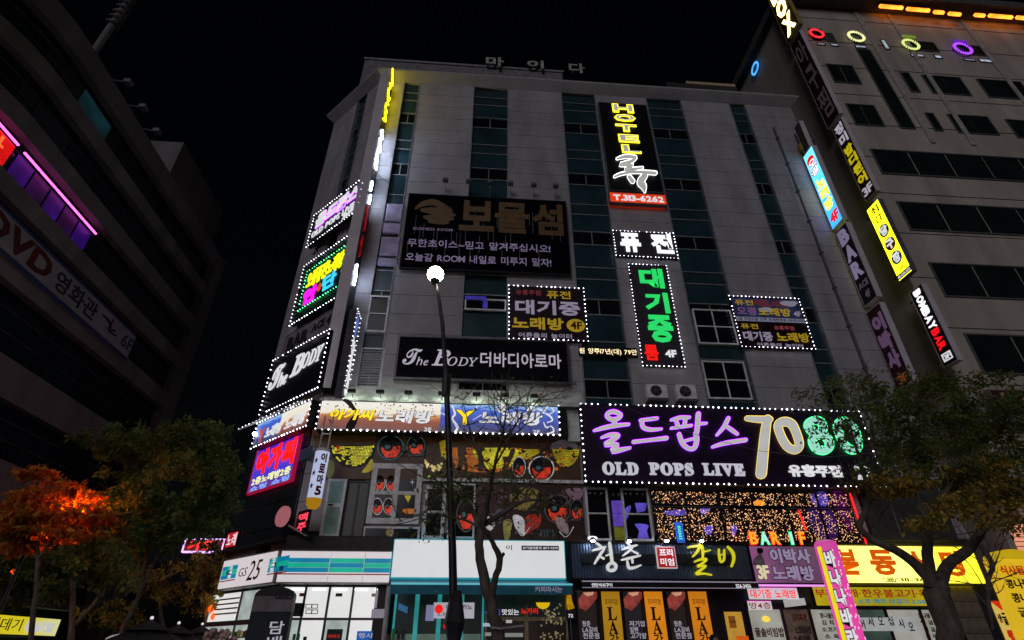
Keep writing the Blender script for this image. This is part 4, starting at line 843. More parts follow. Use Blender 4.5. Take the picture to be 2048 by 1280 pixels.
t, r = blade('bar_blade_sign', 'unlit black blade sign with big lilac BAR letters under the cyan one', XR, [(1669, 458), (1696, 448), (1753, 597), (1725, 614)], M('bar_blade_black', (.012, .012, .016), .4))
for i, ch in enumerate('BAR'): text(t, ch, sub(r, .14, .86, .03 + .225 * i, .225 + .225 * i), -.01, E('lilac_letter', '8C80A0', .6, False), bold=.05, depth=.03)
text(t, 'ACE', sub(r, .15, .85, .74, .81), -.01, E('grey_letter', '56505E', .5, False), bold=.02, depth=.02); text(t, '4F', sub(r, .35, .7, .86, .94), -.01, E('grey_letter', 'x'), depth=.02)
t, r = blade('maroon_blade_sign', 'unlit maroon blade sign with lilac Korean letters, lowest by the tree', XR, [(1732, 625), (1757, 606), (1829, 765), (1790, 778)], M('maroon_panel', (.055, .014, .022), .5, 0, .3, 2))
for i, ch in enumerate('이박사'): text(t, ch, sub(r, .14, .86, .10 + .235 * i, .32 + .235 * i), -.01, E('lilac_letter2', '6A5070', .5, False), bold=.06, depth=.03)
text(t, '3F', sub(r, .3, .85, .87, .97), -.01, E('orange_dim', '804820', .45, False), bold=.02, depth=.02)
cyl = T('yellow_drum_lamp', 'small dull yellow drum at the top of the main building right corner', 'drum sign', mface(XR), (-20.4, FR.h(1605, 300, .6)[1], -.2))
u, z = mface(XR).h(1603, 302); cyl.part('drum', MB().tube([(u, z, -.2), (u, z + .5, -.2)], .28, 12), M('dull_yellow', (.35, .28, .03), .5)); cyl.part('bracket', MB().tube([(u, z + .3, -.2), (u - .8, z + .3, -.2)], .04), STEEL)
t, r = blade('faded_blade_sign', 'faded dark blade sign high on the main building right corner', XR, [(1585, 255), (1598, 246), (1622, 296), (1608, 302)], M('faded_maroon', (.06, .04, .035), .6))
XT = 21.4
t, r = blade('cream_blade_sign', 'blade sign with glowing cream lettering at the top edge of the photo', XT, [(1508, -50), (1538, -70), (1607, 55), (1574, 72)], M('fox_black', (.02, .012, .004), .4), M('fox_edge', (.4, .28, .1), .5))
for i, ch in enumerate('AFOX'): text(t, ch, (r[0] + .25, r[1] - .25, r[3] - (r[3] - r[2]) * (.10 + .22 * i + .19), r[3] - (r[3] - r[2]) * (.10 + .22 * i)), -.01, E('fox_cream', 'FFD880', 6), bold=.05, depth=.04)
t, r = blade('dark_red_blade_sign', 'long unlit dark red blade sign on the tower corner', XT, [(1576, 85), (1604, 66), (1680, 235), (1653, 253)], M('dark_red_panel', (.035, .012, .014), .5, 0, .4, 2))
text(t, '아구찜', sub(r, .15, .85, .05, .95), -.01, E('faded_letter', '44383C', .4, False), depth=.02, vert=True)
t, r = blade('seafood_blade_sign', 'dark red blade sign with white and yellow letters ending in 3F', XT, [(1664, 253), (1681, 240), (1757, 382), (1727, 402)], M('dark_red_panel2', (.05, .012, .012), .5, 0, .3, 2))
text(t, '정미', sub(r, .15, .85, .02, .30), -.01, WHd, bold=.03, depth=.03, vert=True); text(t, '밥디퀸어', sub(r, .15, .85, .32, .84), -.01, E('letter_dull_yellow', 'C8B818', .8, False), bold=.04, depth=.03, vert=True); text(t, '3F', sub(r, .1, .9, .87, .96), -.01, WHd, bold=.02, depth=.03)
YF = E('blade_yellow_film', 'E8F018', 4.5)
t, r = blade('billiard_blade_sign', 'bright yellow blade sign with green, red and blue discs', XT, [(1732, 419), (1757, 398), (1824, 543), (1797, 563)], YF, STEEL)
text(t, '최강', sub(r, .2, .8, .03, .27), -.01, M('blade_ink_red', (.30, .03, .03), .5), bold=.02, depth=.02, vert=True)
for i, (ch, c) in enumerate((('당', (.01, .22, .06)), ('구', (.28, .01, .01)), ('장', (.01, .12, .40)))):
    a, b, c0, c1 = sub(r, .14, .86, .30 + .185 * i, .46 + .185 * i); t.part('disc', MB().prism([((a + b) / 2 + (b - a) / 2 * math.cos(k), (c0 + c1) / 2 + (c1 - c0) / 2 * math.sin(k)) for k in np.linspace(0, 6.28, 20, False)], -.01, .0), M('disc_%d' % i, c, .5)); text(t, ch, (a + (b - a) * .15, b - (b - a) * .15, c0 + (c1 - c0) * .12, c1 - (c1 - c0) * .12), .0, WH, bold=.05, depth=.02)
text(t, '9F', sub(r, .4, .7, .87, .91), -.01, M('ink_orange', (.35, .12, .02), .5), depth=.02, split=False); t.part('black_strip', MB().box(*sub(r, .03, .97, .93, .985), -.01, .0), INK); text(t, '010-2200-2222', sub(r, .06, .94, .945, .975), .0, WH, depth=.01, split=False)
t, r = blade('red_white_blade_sign', 'black blade sign reading BOMBAY in white and BAR in red, 3F', XT, [(1820, 583), (1846, 565), (1912, 722), (1884, 738)], M('bombay_black', (.02, .008, .008), .4))
u0, u1, z0, z1 = r
for i, ch in enumerate('BOMBAYBAR'):
    e = .075; zz1 = z1 - (z1 - z0) * (.03 + .088 * i); m = E('bombay_white', 'E8E8F0', 1.5) if i < 6 else E('bombay_red', 'E81018', 1.2, False)
    # letters run down the blade, turned sideways
    v, f = glyph(ch, .04); lo, hi = v.min(0), v.max(0); hh = (z1 - z0) * .08; ww = (u1 - u0) * .5
    mb = MB(); a = (v[:, 0] - lo[0]) / (hi[0] - lo[0]); b = (v[:, 1] - lo[1]) / (hi[1] - lo[1])
    mb.add(np.stack([u0 + (u1 - u0) * .25 + b * ww, zz1 - a * hh, -.01 + v[:, 2] * .03], 1), f); t.part('letter', mb, m)
t.part('badge', MB().border(*sub(r, .2, .8, .86, .95), .05, -.01, .015), WH); text(t, '3F', sub(r, .3, .7, .88, .93), -.01, WH, bold=.02, depth=.02)
# gutter pipes between the two buildings
for i, x in enumerate((1622, 1702)):
    u, z = FR.h(x, 450, .12)
    p = T('wall_pipe', ('pale vertical drain pipe on the right edge of the main building', 'yellowish lit drain pipe on the tower corner')[i], 'drain pipe', FR, (u, 5, .1)); p.part('pipe', MB().tube([(u, 4.5, .12), (u, 29, .12)], .06, 8), STEEL)
    for z in np.arange(6, 29, 2.2): p.part('clamp', MB().box(u - .09, u + .09, z, z + .06, .0, .2), STEEL)

# ================================================================== SECOND FLOOR: PRINTED FILM, WINDOWS
PO = .10
DKF = M('film_dark', (.008, .006, .005), .6, 0, .5, 1.5, .03, spec=.04); 
pr = FR.r2(636, 872, 1165, 966, PO); 
t = T('disco_film_upper', 'upper band of printed window film with disco ball, loudspeakers and dancing figures', 'window film', FR, ((pr[0] + pr[1]) / 2, pr[2], 0))
uz = [FR.h(x, 920, PO)[0] for x in (640, 745, 850, 955, 1060, 1160)]
for a, b in zip(uz, uz[1:]): t.part('film_panel', MB().box(a + .01, b - .01, pr[2], pr[3] + .2, -.05, PO), E('film_base', '4A2A08', .2, False, .85, .8))
def P(t, pts, zoom, w, mat, d=.004, name='printed_shape', smooth=True, closed=True):
    ox, oy, s = zoom; pp = [np.array(p, float) for p in pts]
    if smooth: pp = catmull(pp, 4, True)
    return t.part(name, MB().prism([t.fr.h(ox + p[0] * s, oy + p[1] * s, w) for p in pp], w, w + d), mat)
def EL(t, c, rx, ry, zoom, w, mat, d=.004, name='printed_shape', a0=0, a1=6.2832, n=22):
    return P(t, [(c[0] + rx * math.cos(a), c[1] + ry * math.sin(a)) for a in np.linspace(a0, a1, n, a1 - a0 < 6.28)], zoom, w, mat, d, name, False)
YA = E('film_yellow', 'C8B414', .55, False, .5, 2); OR_ = E('film_orange', 'D87818', .55, False, .4, 2); BRF = E('film_brown', '3A2408', .45, False, .6, 3); REDF = E('film_red', 'E03818', .8, False, .35, 4); TEA = E('film_teal', '3A6870', .5, False, .6, 4); WHF_ = E('film_white', 'C8C4C8', .75, False, .2, 3); PLE = E('film_paleyellow', 'E8D890', .7, False); DK2 = M('film_black', (.006, .006, .007), .4); OLI = E('film_olive', '6E7430', .4, False, .4, 3); GREF = E('film_grey', '5A5258', .45, False, .5, 3)
ZA, ZB = (600, 860, .1796), (880, 860, .1796)
P(t, [(150, 60), (840, 60), (840, 170), (440, 175), (300, 200), (160, 190)], ZA, PO, BRF, smooth=False)
# disco ball: dark printed half disc with lit tiles
EL(t, (590, 170), 260, 250, ZA, PO + .004, DK2, a0=0, a1=math.pi, name='disco_ball_dark_half')
tl = MB(); rng = random.Random(2); tl2 = MB()
for i in range(13):
    yy = 185 + i * 17; hw = 245 * math.sqrt(max(0, 1 - ((yy - 150) / 250) ** 2)); n = int(hw * 2 / 30)
    for j in range(n):
        x = 590 - hw + j * 30 + 3
        if (x < 560 and rng.random() < .45): continue
        p = [(x, yy + (x - 590) ** 2 * -.0002), (x + 25, yy + (x + 25 - 590) ** 2 * -.0002), (x + 25, yy + 12), (x, yy + 12)]
        (tl if rng.random() < .7 else tl2).prism([FR.h(600 + a * .1796, 860 + b * .1796, PO) for a, b in p], PO + .008, PO + .012)
t.part('disco_ball_tile', tl, E('disco_yellow', 'D8D018', .8, False, .4, 6), kind='stuff'); t.part('disco_ball_tile', tl2, E('disco_pale', 'A8A030', .6, False), kind='stuff')
P(t, [(800, 320), (815, 420), (760, 470), (690, 470), (740, 400)], ZA, PO + .004, YA); P(t, [(310, 340), (370, 360), (385, 450), (350, 530), (305, 530)], ZA, PO + .004, OLI); P(t, [(400, 180), (450, 180), (450, 235), (400, 240)], ZA, PO + .004, REDF)
def speaker(t, c, rx, ry, zoom, w, ring=GREF, half=True, name='printed_loudspeaker'):
    o = EL(t, c, rx, ry, zoom, w, ring, name=name); ws = w + .004
    EL(t, c, rx * .9, ry * .92, zoom, ws, DK2, name='printed_shape'); P(t, [(c[0] - rx * .72, c[1] + ry * .0), (c[0] - rx * .1, c[1] - ry * .05), (c[0] + rx * .7, c[1] - ry * .12), (c[0] + rx * .72, c[1] + ry * .3), (c[0] + rx * .4, c[1] + ry * .78), (c[0] - rx * .35, c[1] + ry * .8), (c[0] - rx * .65, c[1] + ry * .4)], zoom, ws + .004, REDF, smooth=False)
    EL(t, (c[0] - rx * .2, c[1] - ry * .02), rx * .36, ry * .30, zoom, ws + .008, DK2); EL(t, (c[0] - rx * .24, c[1] - ry * .05), rx * .2, ry * .16, zoom, ws + .012, TEA)
speaker(t, (1010, 195), 150, 140, ZA, PO + .008, TEA); speaker(t, (1292, 175), 103, 115, ZA, PO + .008, TEA)
P(t, [(0, 185), (80, 190), (80, 300), (45, 280), (20, 300)], ZB, PO + .004, YA, smooth=False); P(t, [(1560, 130), (1640, 130), (1640, 330), (1600, 290), (1560, 190)], ZA, PO + .004, YA)
P(t, [(130, 195), (860, 200), (860, 320), (800, 420), (640, 470), (400, 470), (330, 460), (200, 420), (135, 410)], ZB, PO + .002, OR_, smooth=False, d=.002)
P(t, [(395, 210), (840, 210), (850, 300), (790, 400), (600, 430), (500, 420), (420, 330)], ZB, PO + .004, E('film_lemon', 'E0D828', .8, False, .4, 3)); P(t, [(860, 215), (1120, 215), (1100, 260), (960, 330), (850, 300)], ZB, PO + .004, YA, smooth=False)
for pts in ([(245, 110), (262, 120), (255, 150), (285, 165), (295, 220), (270, 270), (300, 330), (310, 440), (280, 445), (262, 350), (240, 440), (190, 440), (205, 330), (195, 260), (200, 180), (225, 150)],
            [(400, 130), (440, 130), (515, 140), (500, 190), (470, 250), (490, 330), (480, 450), (420, 450), (430, 330), (400, 230)], [(700, 300), (760, 290), (790, 210), (840, 220), (800, 330), (740, 440), (690, 450), (710, 370)]):
    P(t, pts, ZB, PO + .008, BRF, name='printed_dancer')
speaker(t, (880, 410), 75, 115, ZB, PO + .012, WHF_); speaker(t, (1130, 430), 145, 140, ZB, PO + .014, WHF_)
EL(t, (1380, 210), 160, 100, ZB, PO + .004, GREF, a0=math.pi, a1=2 * math.pi, name='disco_ball'); EL(t, (1400, 215), 150, 195, ZB, PO + .004, YA, a0=0, a1=math.pi, name='disco_ball'); 
tl = MB()
for i in range(9):
    for j in range(16):
        if rng.random() < .5: x, yy = 1240 + j * 18, 235 + i * 19; tl.prism([FR.h(880 + a * .1796, 860 + b * .1796, PO) for a, b in ((x, yy), (x + 10, yy), (x + 10, yy + 9), (x, yy + 9))], PO + .008, PO + .011)
t.part('disco_ball_tile', tl, DK2, kind='stuff')
sp = MB()
for i in range(26):
    a = i * .9; x, yy = 1390 + (i % 9) * 24 + 20 * math.sin(i * 2.2), 340 + 60 * ((i * .37) % 1) + 60 * abs(math.sin(i * .35)); u, z = FR.h(600 + x * .1796, 860 + yy * .1796, PO); sp.prism([(u + .05 * math.cos(k), z + .05 * math.sin(k)) for k in np.linspace(0, 6.28, 7, False)], PO + .004, PO + .008)
t.part('printed_sparkle', sp, PLE, kind='stuff'); EL(t, (1443, 523), 18, 18, ZA, PO + .004, E('film_lime', '90D020', .8, False))
gm, gd = MB(), MB(); rng = random.Random(77)
for i in range(150):
    x, yy = 30 + rng.random() * 1500, 200 + rng.random() * 240; u, z = FR.h(880 + x * .1796, 860 + yy * .1796, PO); s1, s2, a = .03 + .10 * rng.random() ** 2, .02 + .05 * rng.random(), rng.uniform(-.8, .8)
    (gm if rng.random() < .5 else gd).prism([(u + s1 * math.cos(k) * math.cos(a) - s2 * math.sin(k) * math.sin(a), z + s1 * math.cos(k) * math.sin(a) + s2 * math.sin(k) * math.cos(a)) for k in np.linspace(0, 6.28, 7, False)], PO + .0105, PO + .0112 + (i % 5) * .0002)
t.part('printed_confetti', gm, OR_, kind='stuff'); t.part('printed_dark_fleck', gd, DK2, kind='stuff')  # dark flecks of the print, scattered at random
# lower row
lt = T('disco_film_lower', 'lower printed window film with shoes, hat and speakers behind the bare tree', 'window film', FR, (1.5, 5.2, 0))
a, b = FR.h(955, 1020, PO)[0], FR.h(1168, 1020, PO)[0]; z0l, z1l = FR.h(1060, 1082, PO)[1], FR.h(1060, 965, PO)[1]
for i in range(4): lt.part('film_panel', MB().box(a + (b - a) * i / 4 + .012, a + (b - a) * (i + 1) / 4 - .012, z0l, z1l, -.05, PO), E('film_base_red', '3A1408', .14, False, .85, .8))
speaker(lt, (1310, 880), 150, 165, ZB, PO + .004, GREF); speaker(lt, (1525, 890), 78, 120, ZB, PO + .004, GREF)
P(lt, [(900, 640), (1080, 660), (1075, 740), (1100, 760), (1020, 840), (960, 900), (820, 860), (780, 720), (880, 700)], ZB, PO + .004, E('film_tan', '8A7838', .5, False, .6, 5), name='printed_hat')
P(lt, [(400, 640), (760, 640), (780, 900), (560, 900), (420, 840)], ZB, PO + .002, E('film_darkred', '301010', .5, False, .6, 3), d=.003)
P(lt, [(810, 960), (880, 950), (940, 1010), (945, 1160), (900, 1150), (840, 1090)], ZB, PO + .008, WHF_, name='printed_shoe'); P(lt, [(980, 950), (1120, 940), (1110, 1060), (1040, 1110), (950, 1160), (945, 1020)], ZB, PO + .008, E('film_red2', 'A82818', .6, False, .4, 6), name='printed_shoe')
P(lt, [(710, 1010), (790, 1000), (795, 1090), (770, 1210), (720, 1220), (705, 1100)], ZB, PO + .008, E('film_khaki', '9A9048', .5, False, .3), name='printed_sole'); P(lt, [(530, 960), (600, 1010), (610, 1060), (560, 1120), (500, 1070), (520, 1000)], ZB, PO + .008, WHF_, name='printed_shoe'); P(lt, [(640, 880), (740, 900), (700, 960), (660, 1000), (610, 950)], ZB, PO + .008, GREF)
P(lt, [(1290, 970), (1380, 980), (1430, 1080), (1420, 1160), (1350, 1130), (1300, 1060)], ZB, PO + .016, E('film_pink', '9A8080', .55, False, .4), name='printed_shoe'); P(lt, [(1400, 660), (1560, 650), (1590, 720), (1520, 790), (1440, 740)], ZB, PO + .004, E('film_mauve', '806070', .5, False, .6, 6), name='printed_flower')
brush(lt, [([(1330, 1130, 8), (1390, 1190, 8), (1440, 1160, 6), (1485, 1080, 10)], False), ([(850, 1100, 6), (920, 1180, 6), (1000, 1080, 6)], False)], ZB, PO + .02, WHF_, .004, name='printed_heel')
brush(lt, [([(1120 + i * 32, 1110, 6), (1135 + i * 32, 1150, 8), (1125 + i * 32, 1195, 4)], False) for i in range(5)], ZB, PO + .004, TEA, .004, name='printed_scribble')
gm, gd = MB(), MB()
for i in range(110):
    x, yy = 420 + rng.random() * 1150, 640 + rng.random() * 540; u, z = FR.h(880 + x * .1796, 860 + yy * .1796, PO); s1, s2, a = .03 + .10 * rng.random() ** 2, .015 + .04 * rng.random(), rng.uniform(-1.5, 1.5)
    (gm if rng.random() < .6 else gd).prism([(u + s1 * math.cos(k) * math.cos(a) - s2 * math.sin(k) * math.sin(a), z + s1 * math.cos(k) * math.sin(a) + s2 * math.sin(k) * math.cos(a)) for k in np.linspace(0, 6.28, 7, False)], PO + .018, PO + .0187 + (i % 5) * .0002)
lt.part('printed_fleck', gm, GREF, kind='stuff'); lt.part('printed_dark_fleck', gd, DK2, kind='stuff')  # pale and dark flecks belonging to the print
rl_ = T('window_rail', 'long pale metal rail between the two rows of printed film', 'rail', FR, (1.8, z1l, .1)); rl_.part('bar', MB().box(FR.h(845, 963, .2)[0], FR.h(1172, 968, .2)[0], z1l - .03, z1l + .09, .12, .22), WHF)
def swin(label, q, nu, nz, fm, prints=(), off=.14, glass=DGLASS, fr=.09, name='window_unit', group=None):
    r = FR.rect(q, off); u0, u1, z0, z1 = r; t = T(name, label, 'window', FR, ((u0 + u1) / 2, z0, 0), group)
    t.part('frame', MB().border(u0, u1, z0, z1, fr, -.05, off), fm); fu, fz = (u1 - u0) / nu, (z1 - z0) / nz; b = MB()
    for i in range(1, nu): b.box(u0 + i * fu - fr / 2, u0 + i * fu + fr / 2, z0 + fr, z1 - fr, -.04, off - .004)
    for i in range(1, nz):
        for k in range(nu): b.box(u0 + k * fu + (fr if k == 0 else fr / 2 + .001), u0 + (k + 1) * fu - (fr if k == nu - 1 else fr / 2 + .001), z0 + i * fz - fr / 3, z0 + i * fz + fr / 3, -.04, off - .01)
    if b.v: t.part('glazing_bar', b, fm)
    for i in range(nu):
        for k in range(nz): t.part('pane', MB().box(u0 + i * fu + fr / 2 + .003, u0 + (i + 1) * fu - fr / 2 - .003, z0 + k * fz + fr / 3 + .003, z0 + (k + 1) * fz - fr / 3 - .003, -.03, off - .05), glass)
    return t, r
GW = M('worn_white_frame', (.85, .83, .85), .5, 0, .25, 4)
t, r = swin('large pale framed window covered in red speaker prints beside the teal shutter', [(746, 926), (846, 928), (838, 1050), (732, 1045)], 2, 2, GW, fr=.2)
for c in ((890, 590), (1015, 590), (860, 850), (985, 850)): speaker(t, c, 60, 95, ZA, .092, WHF_)
for c in ((1230, 480), (1200, 770)): P(t, [(c[0] - 40, c[1] - 40), (c[0] + 40, c[1] - 40), (c[0] + 5, c[1] + 40)], ZA, .094, YA, smooth=False)
for c in ((1250, 580), (1280, 670)): P(t, [(c[0] + (30 if k % 2 == 0 else 5) * math.cos(k * math.pi / 4), c[1] + (38 if k % 2 == 0 else 6) * math.sin(k * math.pi / 4)) for k in range(8)], ZA, .098, WHF_, smooth=False, name='printed_star')
P(t, [(1150, 880), (1270, 880), (1260, 930), (1160, 930)], ZA, .094, OR_)
t, r = swin('long low transom windows with star field prints under the speaker window', [(728, 1052), (840, 1054), (838, 1082), (724, 1080)], 2, 1, GW, fr=.07); EL(t, (1000, 1140), 45, 45, ZA, .095, E('film_moon', '9A7A40', .5, False, .6, 8))
t, r = swin('narrow pale window right of the speaker window, behind thin twigs', [(850, 970), (892, 971), (888, 1080), (843, 1078)], 1, 2, GW, fr=.13); brush(t, [([(1490, 850, 5), (1510, 760, 7), (1590, 700, 5)], False)], ZA, .092, GREF, .004, name='printed_arc')
t, r = swin('dark speaker print window just right of the lamp post', [(898, 966), (950, 967), (950, 1078), (895, 1076)], 1, 1, GW, fr=.07); speaker(t, (290, 950), 110, 190, ZB, .095, GREF)
t, r = swin('tall framed window left of the fairy lights with two panes', [(1170, 974), (1215, 975), (1223, 1082), (1176, 1080)], 1, 2, GW, fr=.08, group='framed windows under the purple sign'); EL(t, (1185, 1076), 10, 4, (0, 0, 1), .15, E('reflected_lamp', 'F0F0FF', 1.3, False))  # small ellipse on the pane is a painted lamp reflection, no print
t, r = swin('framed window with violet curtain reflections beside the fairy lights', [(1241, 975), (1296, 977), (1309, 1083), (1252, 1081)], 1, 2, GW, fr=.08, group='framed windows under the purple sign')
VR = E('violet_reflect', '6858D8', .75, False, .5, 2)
P(t, [(1270, 1006), (1294, 1006), (1290, 1022), (1274, 1026)], (0, 0, 1), .095, VR, smooth=False); P(t, [(1270, 1048), (1296, 1050), (1294, 1062), (1297, 1078), (1276, 1078), (1278, 1062)], (0, 0, 1), .095, VR); P(t, [(1250, 1018), (1262, 1012), (1256, 1034), (1250, 1040)], (0, 0, 1), .095, VR)  # violet reflections drawn onto the panes as glowing shapes
q = FR.rect([(1222, 976), (1240, 976), (1251, 1082), (1226, 1081)], 0); t = T('violet_gap', 'narrow violet lit gap between two framed windows', 'window', FR, (q[0], q[2], 0)); 
for i, m in enumerate((E('gap_olive', '787820', .5, False, .6, 3), E('gap_violet', '6848C0', .7, False, .4, 3), E('gap_violet', 'x'), DGLASS)): t.part('pane', MB().box(q[0] + .03, q[1] - .03, q[2] + (q[3] - q[2]) * i / 4 + .03, q[2] + (q[3] - q[2]) * (i + 1) / 4, -.05, .03), m)
# fairy-light window
q = FR.rect([(1302, 980), (1700, 985), (1722, 1086), (1312, 1084)], .1); t = T('fairy_light_window', 'wide dark window wall full of tiny warm fairy lights with violet glows', 'window', FR, ((q[0] + q[1]) / 2, q[2], 0)); zt_ = q[2] + (q[3] - q[2]) * .68
for i in range(6):
    a, b = q[0] + (q[1] - q[0]) * i / 6, q[0] + (q[1] - q[0]) * (i + 1) / 6
    for z0, z1 in ((q[2], zt_ - .03), (zt_ + .03, q[3])):
        t.part('pane', MB().box(a + .03, b - .03, z0 + .03, z1 - .03, -.03, .05), E('bar_glass', '100408', .6, False, .8, 1)); t.part('pane_frame', MB().border(a + .005, b - .005, z0, z1, .035, -.04, .09), DARKM)
fl2 = MB(); rng = random.Random(11)
for i in range(2300):
    u, z = q[0] + .05 + rng.random() * (q[1] - q[0] - .1), q[2] + .05 + rng.random() * (q[3] - q[2] - .1)
    if abs(z - zt_) < .07: continue
    fl2.octa((u, z, .06), .009 + .012 * rng.random())
t.part('fairy_light', fl2, E('fairy_warm', 'FFC088', 2.0, False), kind='stuff')
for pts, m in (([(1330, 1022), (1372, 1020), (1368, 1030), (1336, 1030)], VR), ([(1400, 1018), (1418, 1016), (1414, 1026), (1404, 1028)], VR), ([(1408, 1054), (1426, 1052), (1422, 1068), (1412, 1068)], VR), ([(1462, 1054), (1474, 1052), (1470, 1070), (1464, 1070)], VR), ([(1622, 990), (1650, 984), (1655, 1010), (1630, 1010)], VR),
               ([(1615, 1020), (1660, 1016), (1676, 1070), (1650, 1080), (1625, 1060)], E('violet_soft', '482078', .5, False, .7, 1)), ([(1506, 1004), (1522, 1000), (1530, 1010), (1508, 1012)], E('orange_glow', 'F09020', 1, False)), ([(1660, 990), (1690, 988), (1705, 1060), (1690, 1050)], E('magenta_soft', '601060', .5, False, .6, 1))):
    P(t, pts, (0, 0, 1), .054, m, .003, 'reflected_glow')  # window reflections and glows painted as bright patches on the glass
s_ = FR.rect([(1350, 1044), (1366, 1044), (1369, 1085), (1354, 1085)], .1); t.part('mini_sign', MB().box(*s_, .06, .09), E('mini_cyan', '3060D0', .9, False)); text(t, '호프', (s_[0] + .08, s_[1] - .08, s_[2] + .1, s_[3] - .1), .09, E('mini_green', '50F0A0', 1.2, False), depth=.01, vert=True)
for i, (a, b) in enumerate((((1700, 987), (1733, 1088)), ((1597, 1020), (1612, 1060)))):
    p, q_ = FR.h(*a, .15), FR.h(*b, .15); n_ = T('red_neon_tube', ('long red neon tube at the right end of the fairy light window', 'short red neon tube inside the fairy light window')[i], 'neon tube', FR, (p[0], q_[1], .15)); n_.part('tube', MB().tube([(p[0], p[1], .15), (q_[0], q_[1], .15)], .03), E('neon_red', 'FF1820', 2.5)); n_.part('clip', MB().box(p[0] - .05, p[0] + .05, p[1] - .05, p[1], .0, .13), DARKM)
# teal shutter door and dark opening
q = FR.rect([(656, 954), (690, 962), (682, 1076), (641, 1072)], .25); t = T('open_shutter', 'open teal window sash with pale frame beside a dark opening', 'window sash', FR, (q[0], q[2], .25)); fmx = M('pale_green_frame', (.75, .85, .8), .5)
t.part('frame', MB().border(*q, .1, .2, .28).box(q[0] + .1, q[1] - .1, (q[2] + q[3]) / 2, (q[2] + q[3]) / 2 + .14, .2, .27), fmx); t.part('panel', MB().box(q[0] + .1, q[1] - .1, q[2] + .1, q[3] - .1, .21, .24), M('teal_panel', (.34, .56, .50), .5, 0, .15)); t.part('handle', MB().box(q[0] + .13, q[0] + .3, (q[2] + q[3]) / 2 + .05, (q[2] + q[3]) / 2 + .1, .27, .31), DARKM)
t, r = swin('dark open window between the teal sash and the speaker window', [(690, 960), (740, 963), (726, 1076), (686, 1074)], 2, 1, M('brown_frame', (.10, .09, .075), .5), fr=.06)
# dark spandrel wall behind the second storey and storefront fascia
bw = T('storefront_backing', 'dark recessed wall behind the signs and windows of the lower two storeys', 'wall', FR, (5, 0, -.2)); bw.part('wall', MB().box(-6.25, 19.5, 0, 9.25, -.19, -.055), CORE)
fa = T('dark_fascia', 'dark metal ledge running above the shop signs at the corner', 'ledge', FR, (-4, 5.0, 0)); q = FR.rect([(572, 1085), (790, 1078), (788, 1100), (572, 1105)], .4); fa.part('ledge', MB().bbox(-6.3, q[1], q[2], q[3] + .15, 0, .5, .05), M('fascia_dark', (.045, .042, .045), .5))
# gutter: ledge with spot
q = FR.rect([(1710, 985), (1790, 990), (1830, 1085), (1735, 1086)], .05)
dp = T('dark_panel_bay', 'dark grey panelled bay behind the right tree trunk', 'cladding', FR, (q[0], 5.2, 0))
for i in range(3): dp.part('cladding_panel', MB().bbox(q[0] + .3 + i * 1.15, q[0] + 1.42 + i * 1.15, 5.2, 7.4, -.05, .03 + .01 * (i % 2), .02), M('bay_panel', (.05, .052, .055), .5))

# ================================================================== GROUND FLOOR SHOPS
# --- convenience store
CW = E('store_sign_white', 'D0C8CC', .98, True, .04); CB = M('store_blue', 'x') if False else E('store_blue', '1088B0', .75, False, .1); CG = E('store_green', '18B898', .8, False, .15); CR_ = E('store_redline', '901818', .6, False); CN = E('store_navy', '0C3C60', .6, False)
q = FR.rect([(574, 1103), (783, 1103), (779, 1165), (578, 1163)], .5); zs0, zs1 = q[2], q[3]
SILV = M('sign_rim_silver', (.35, .36, .34), .4, .3)
t = T('striped_shop_sign', 'white lightbox with blue and green stripes and a red line on the street side', 'sign', FR, ((q[0] + q[1]) / 2, zs0, .3)); u0, u1 = -6.35, q[1]; WS_ = .5
t.part('case', MB().box(u0, u1, zs0 - .05, zs1 + .05, .2, .45), SILV)
us = [u0, FR.h(659, 1130, .5)[0], FR.h(728, 1130, .5)[0], u1]
for i in range(3):
    a, b = us[i] + .01, us[i + 1] - .01; t.part('panel', MB().bbox(a, b, zs0, zs1, .46, .5, .01), CW); hh = (zs1 - zs0)
    for k in range(3): t.part('stripe', MB().box(a, b, zs1 - hh * (.22 + .157 * (k + 1)), zs1 - hh * (.22 + .157 * k) - .004, .5, .506), (CB, CG)[(k + i) % 2])
    t.part('red_line', MB().box(a, b, zs1 - hh * .77, zs1 - hh * .73, .5, .506), CR_)
q = LF.rect([(447, 1125), (574, 1103), (578, 1163), (435, 1179)], .5); q = (q[0], .2, zs0, zs1); hh = zs1 - zs0
t = T('convenience_logo_sign', 'white corner lightbox with a convenience store logo between blue green blocks', 'sign', LF, ((q[0] + q[1]) / 2, zs0, .3))
t.part('case', MB().box(q[0], q[1], zs0 - .05, zs1 + .05, .2, .45), SILV); t.part('panel', MB().bbox(q[0], q[1], zs0, zs1, .46, .5, .01), CW)
mats = (CB, CG, CN)
LU = lambda x, y: (LF.h(x, y, .5)[0] - q[0]) / (q[1] - q[0])
for s0, s1, n in ((LU(443, 1150), LU(473, 1145), 3), (LU(537, 1135), LU(576, 1130), 5)):
    for k in range(3):
        for j in range(n):
            a, b = q[0] + (q[1] - q[0]) * (s0 + (s1 - s0) * j / n), q[0] + (q[1] - q[0]) * (s0 + (s1 - s0) * (j + 1) / n); t.part('colour_block', MB().box(a, b - .004, zs1 - hh * (.22 + .157 * (k + 1)), zs1 - hh * (.22 + .157 * k) - .004, .5, .506), mats[(k + j * (j + 1) // 2) % 3 if j % 2 else k % 2])
    t.part('red_line', MB().box(q[0] + (q[1] - q[0]) * s0, q[0] + (q[1] - q[0]) * s1, zs1 - hh * .77, zs1 - hh * .73, .5, .506), CR_)
LNV = M('logo_navy', (.02, .05, .12), .5); LBR = M('logo_brown', (.16, .03, .01), .5)
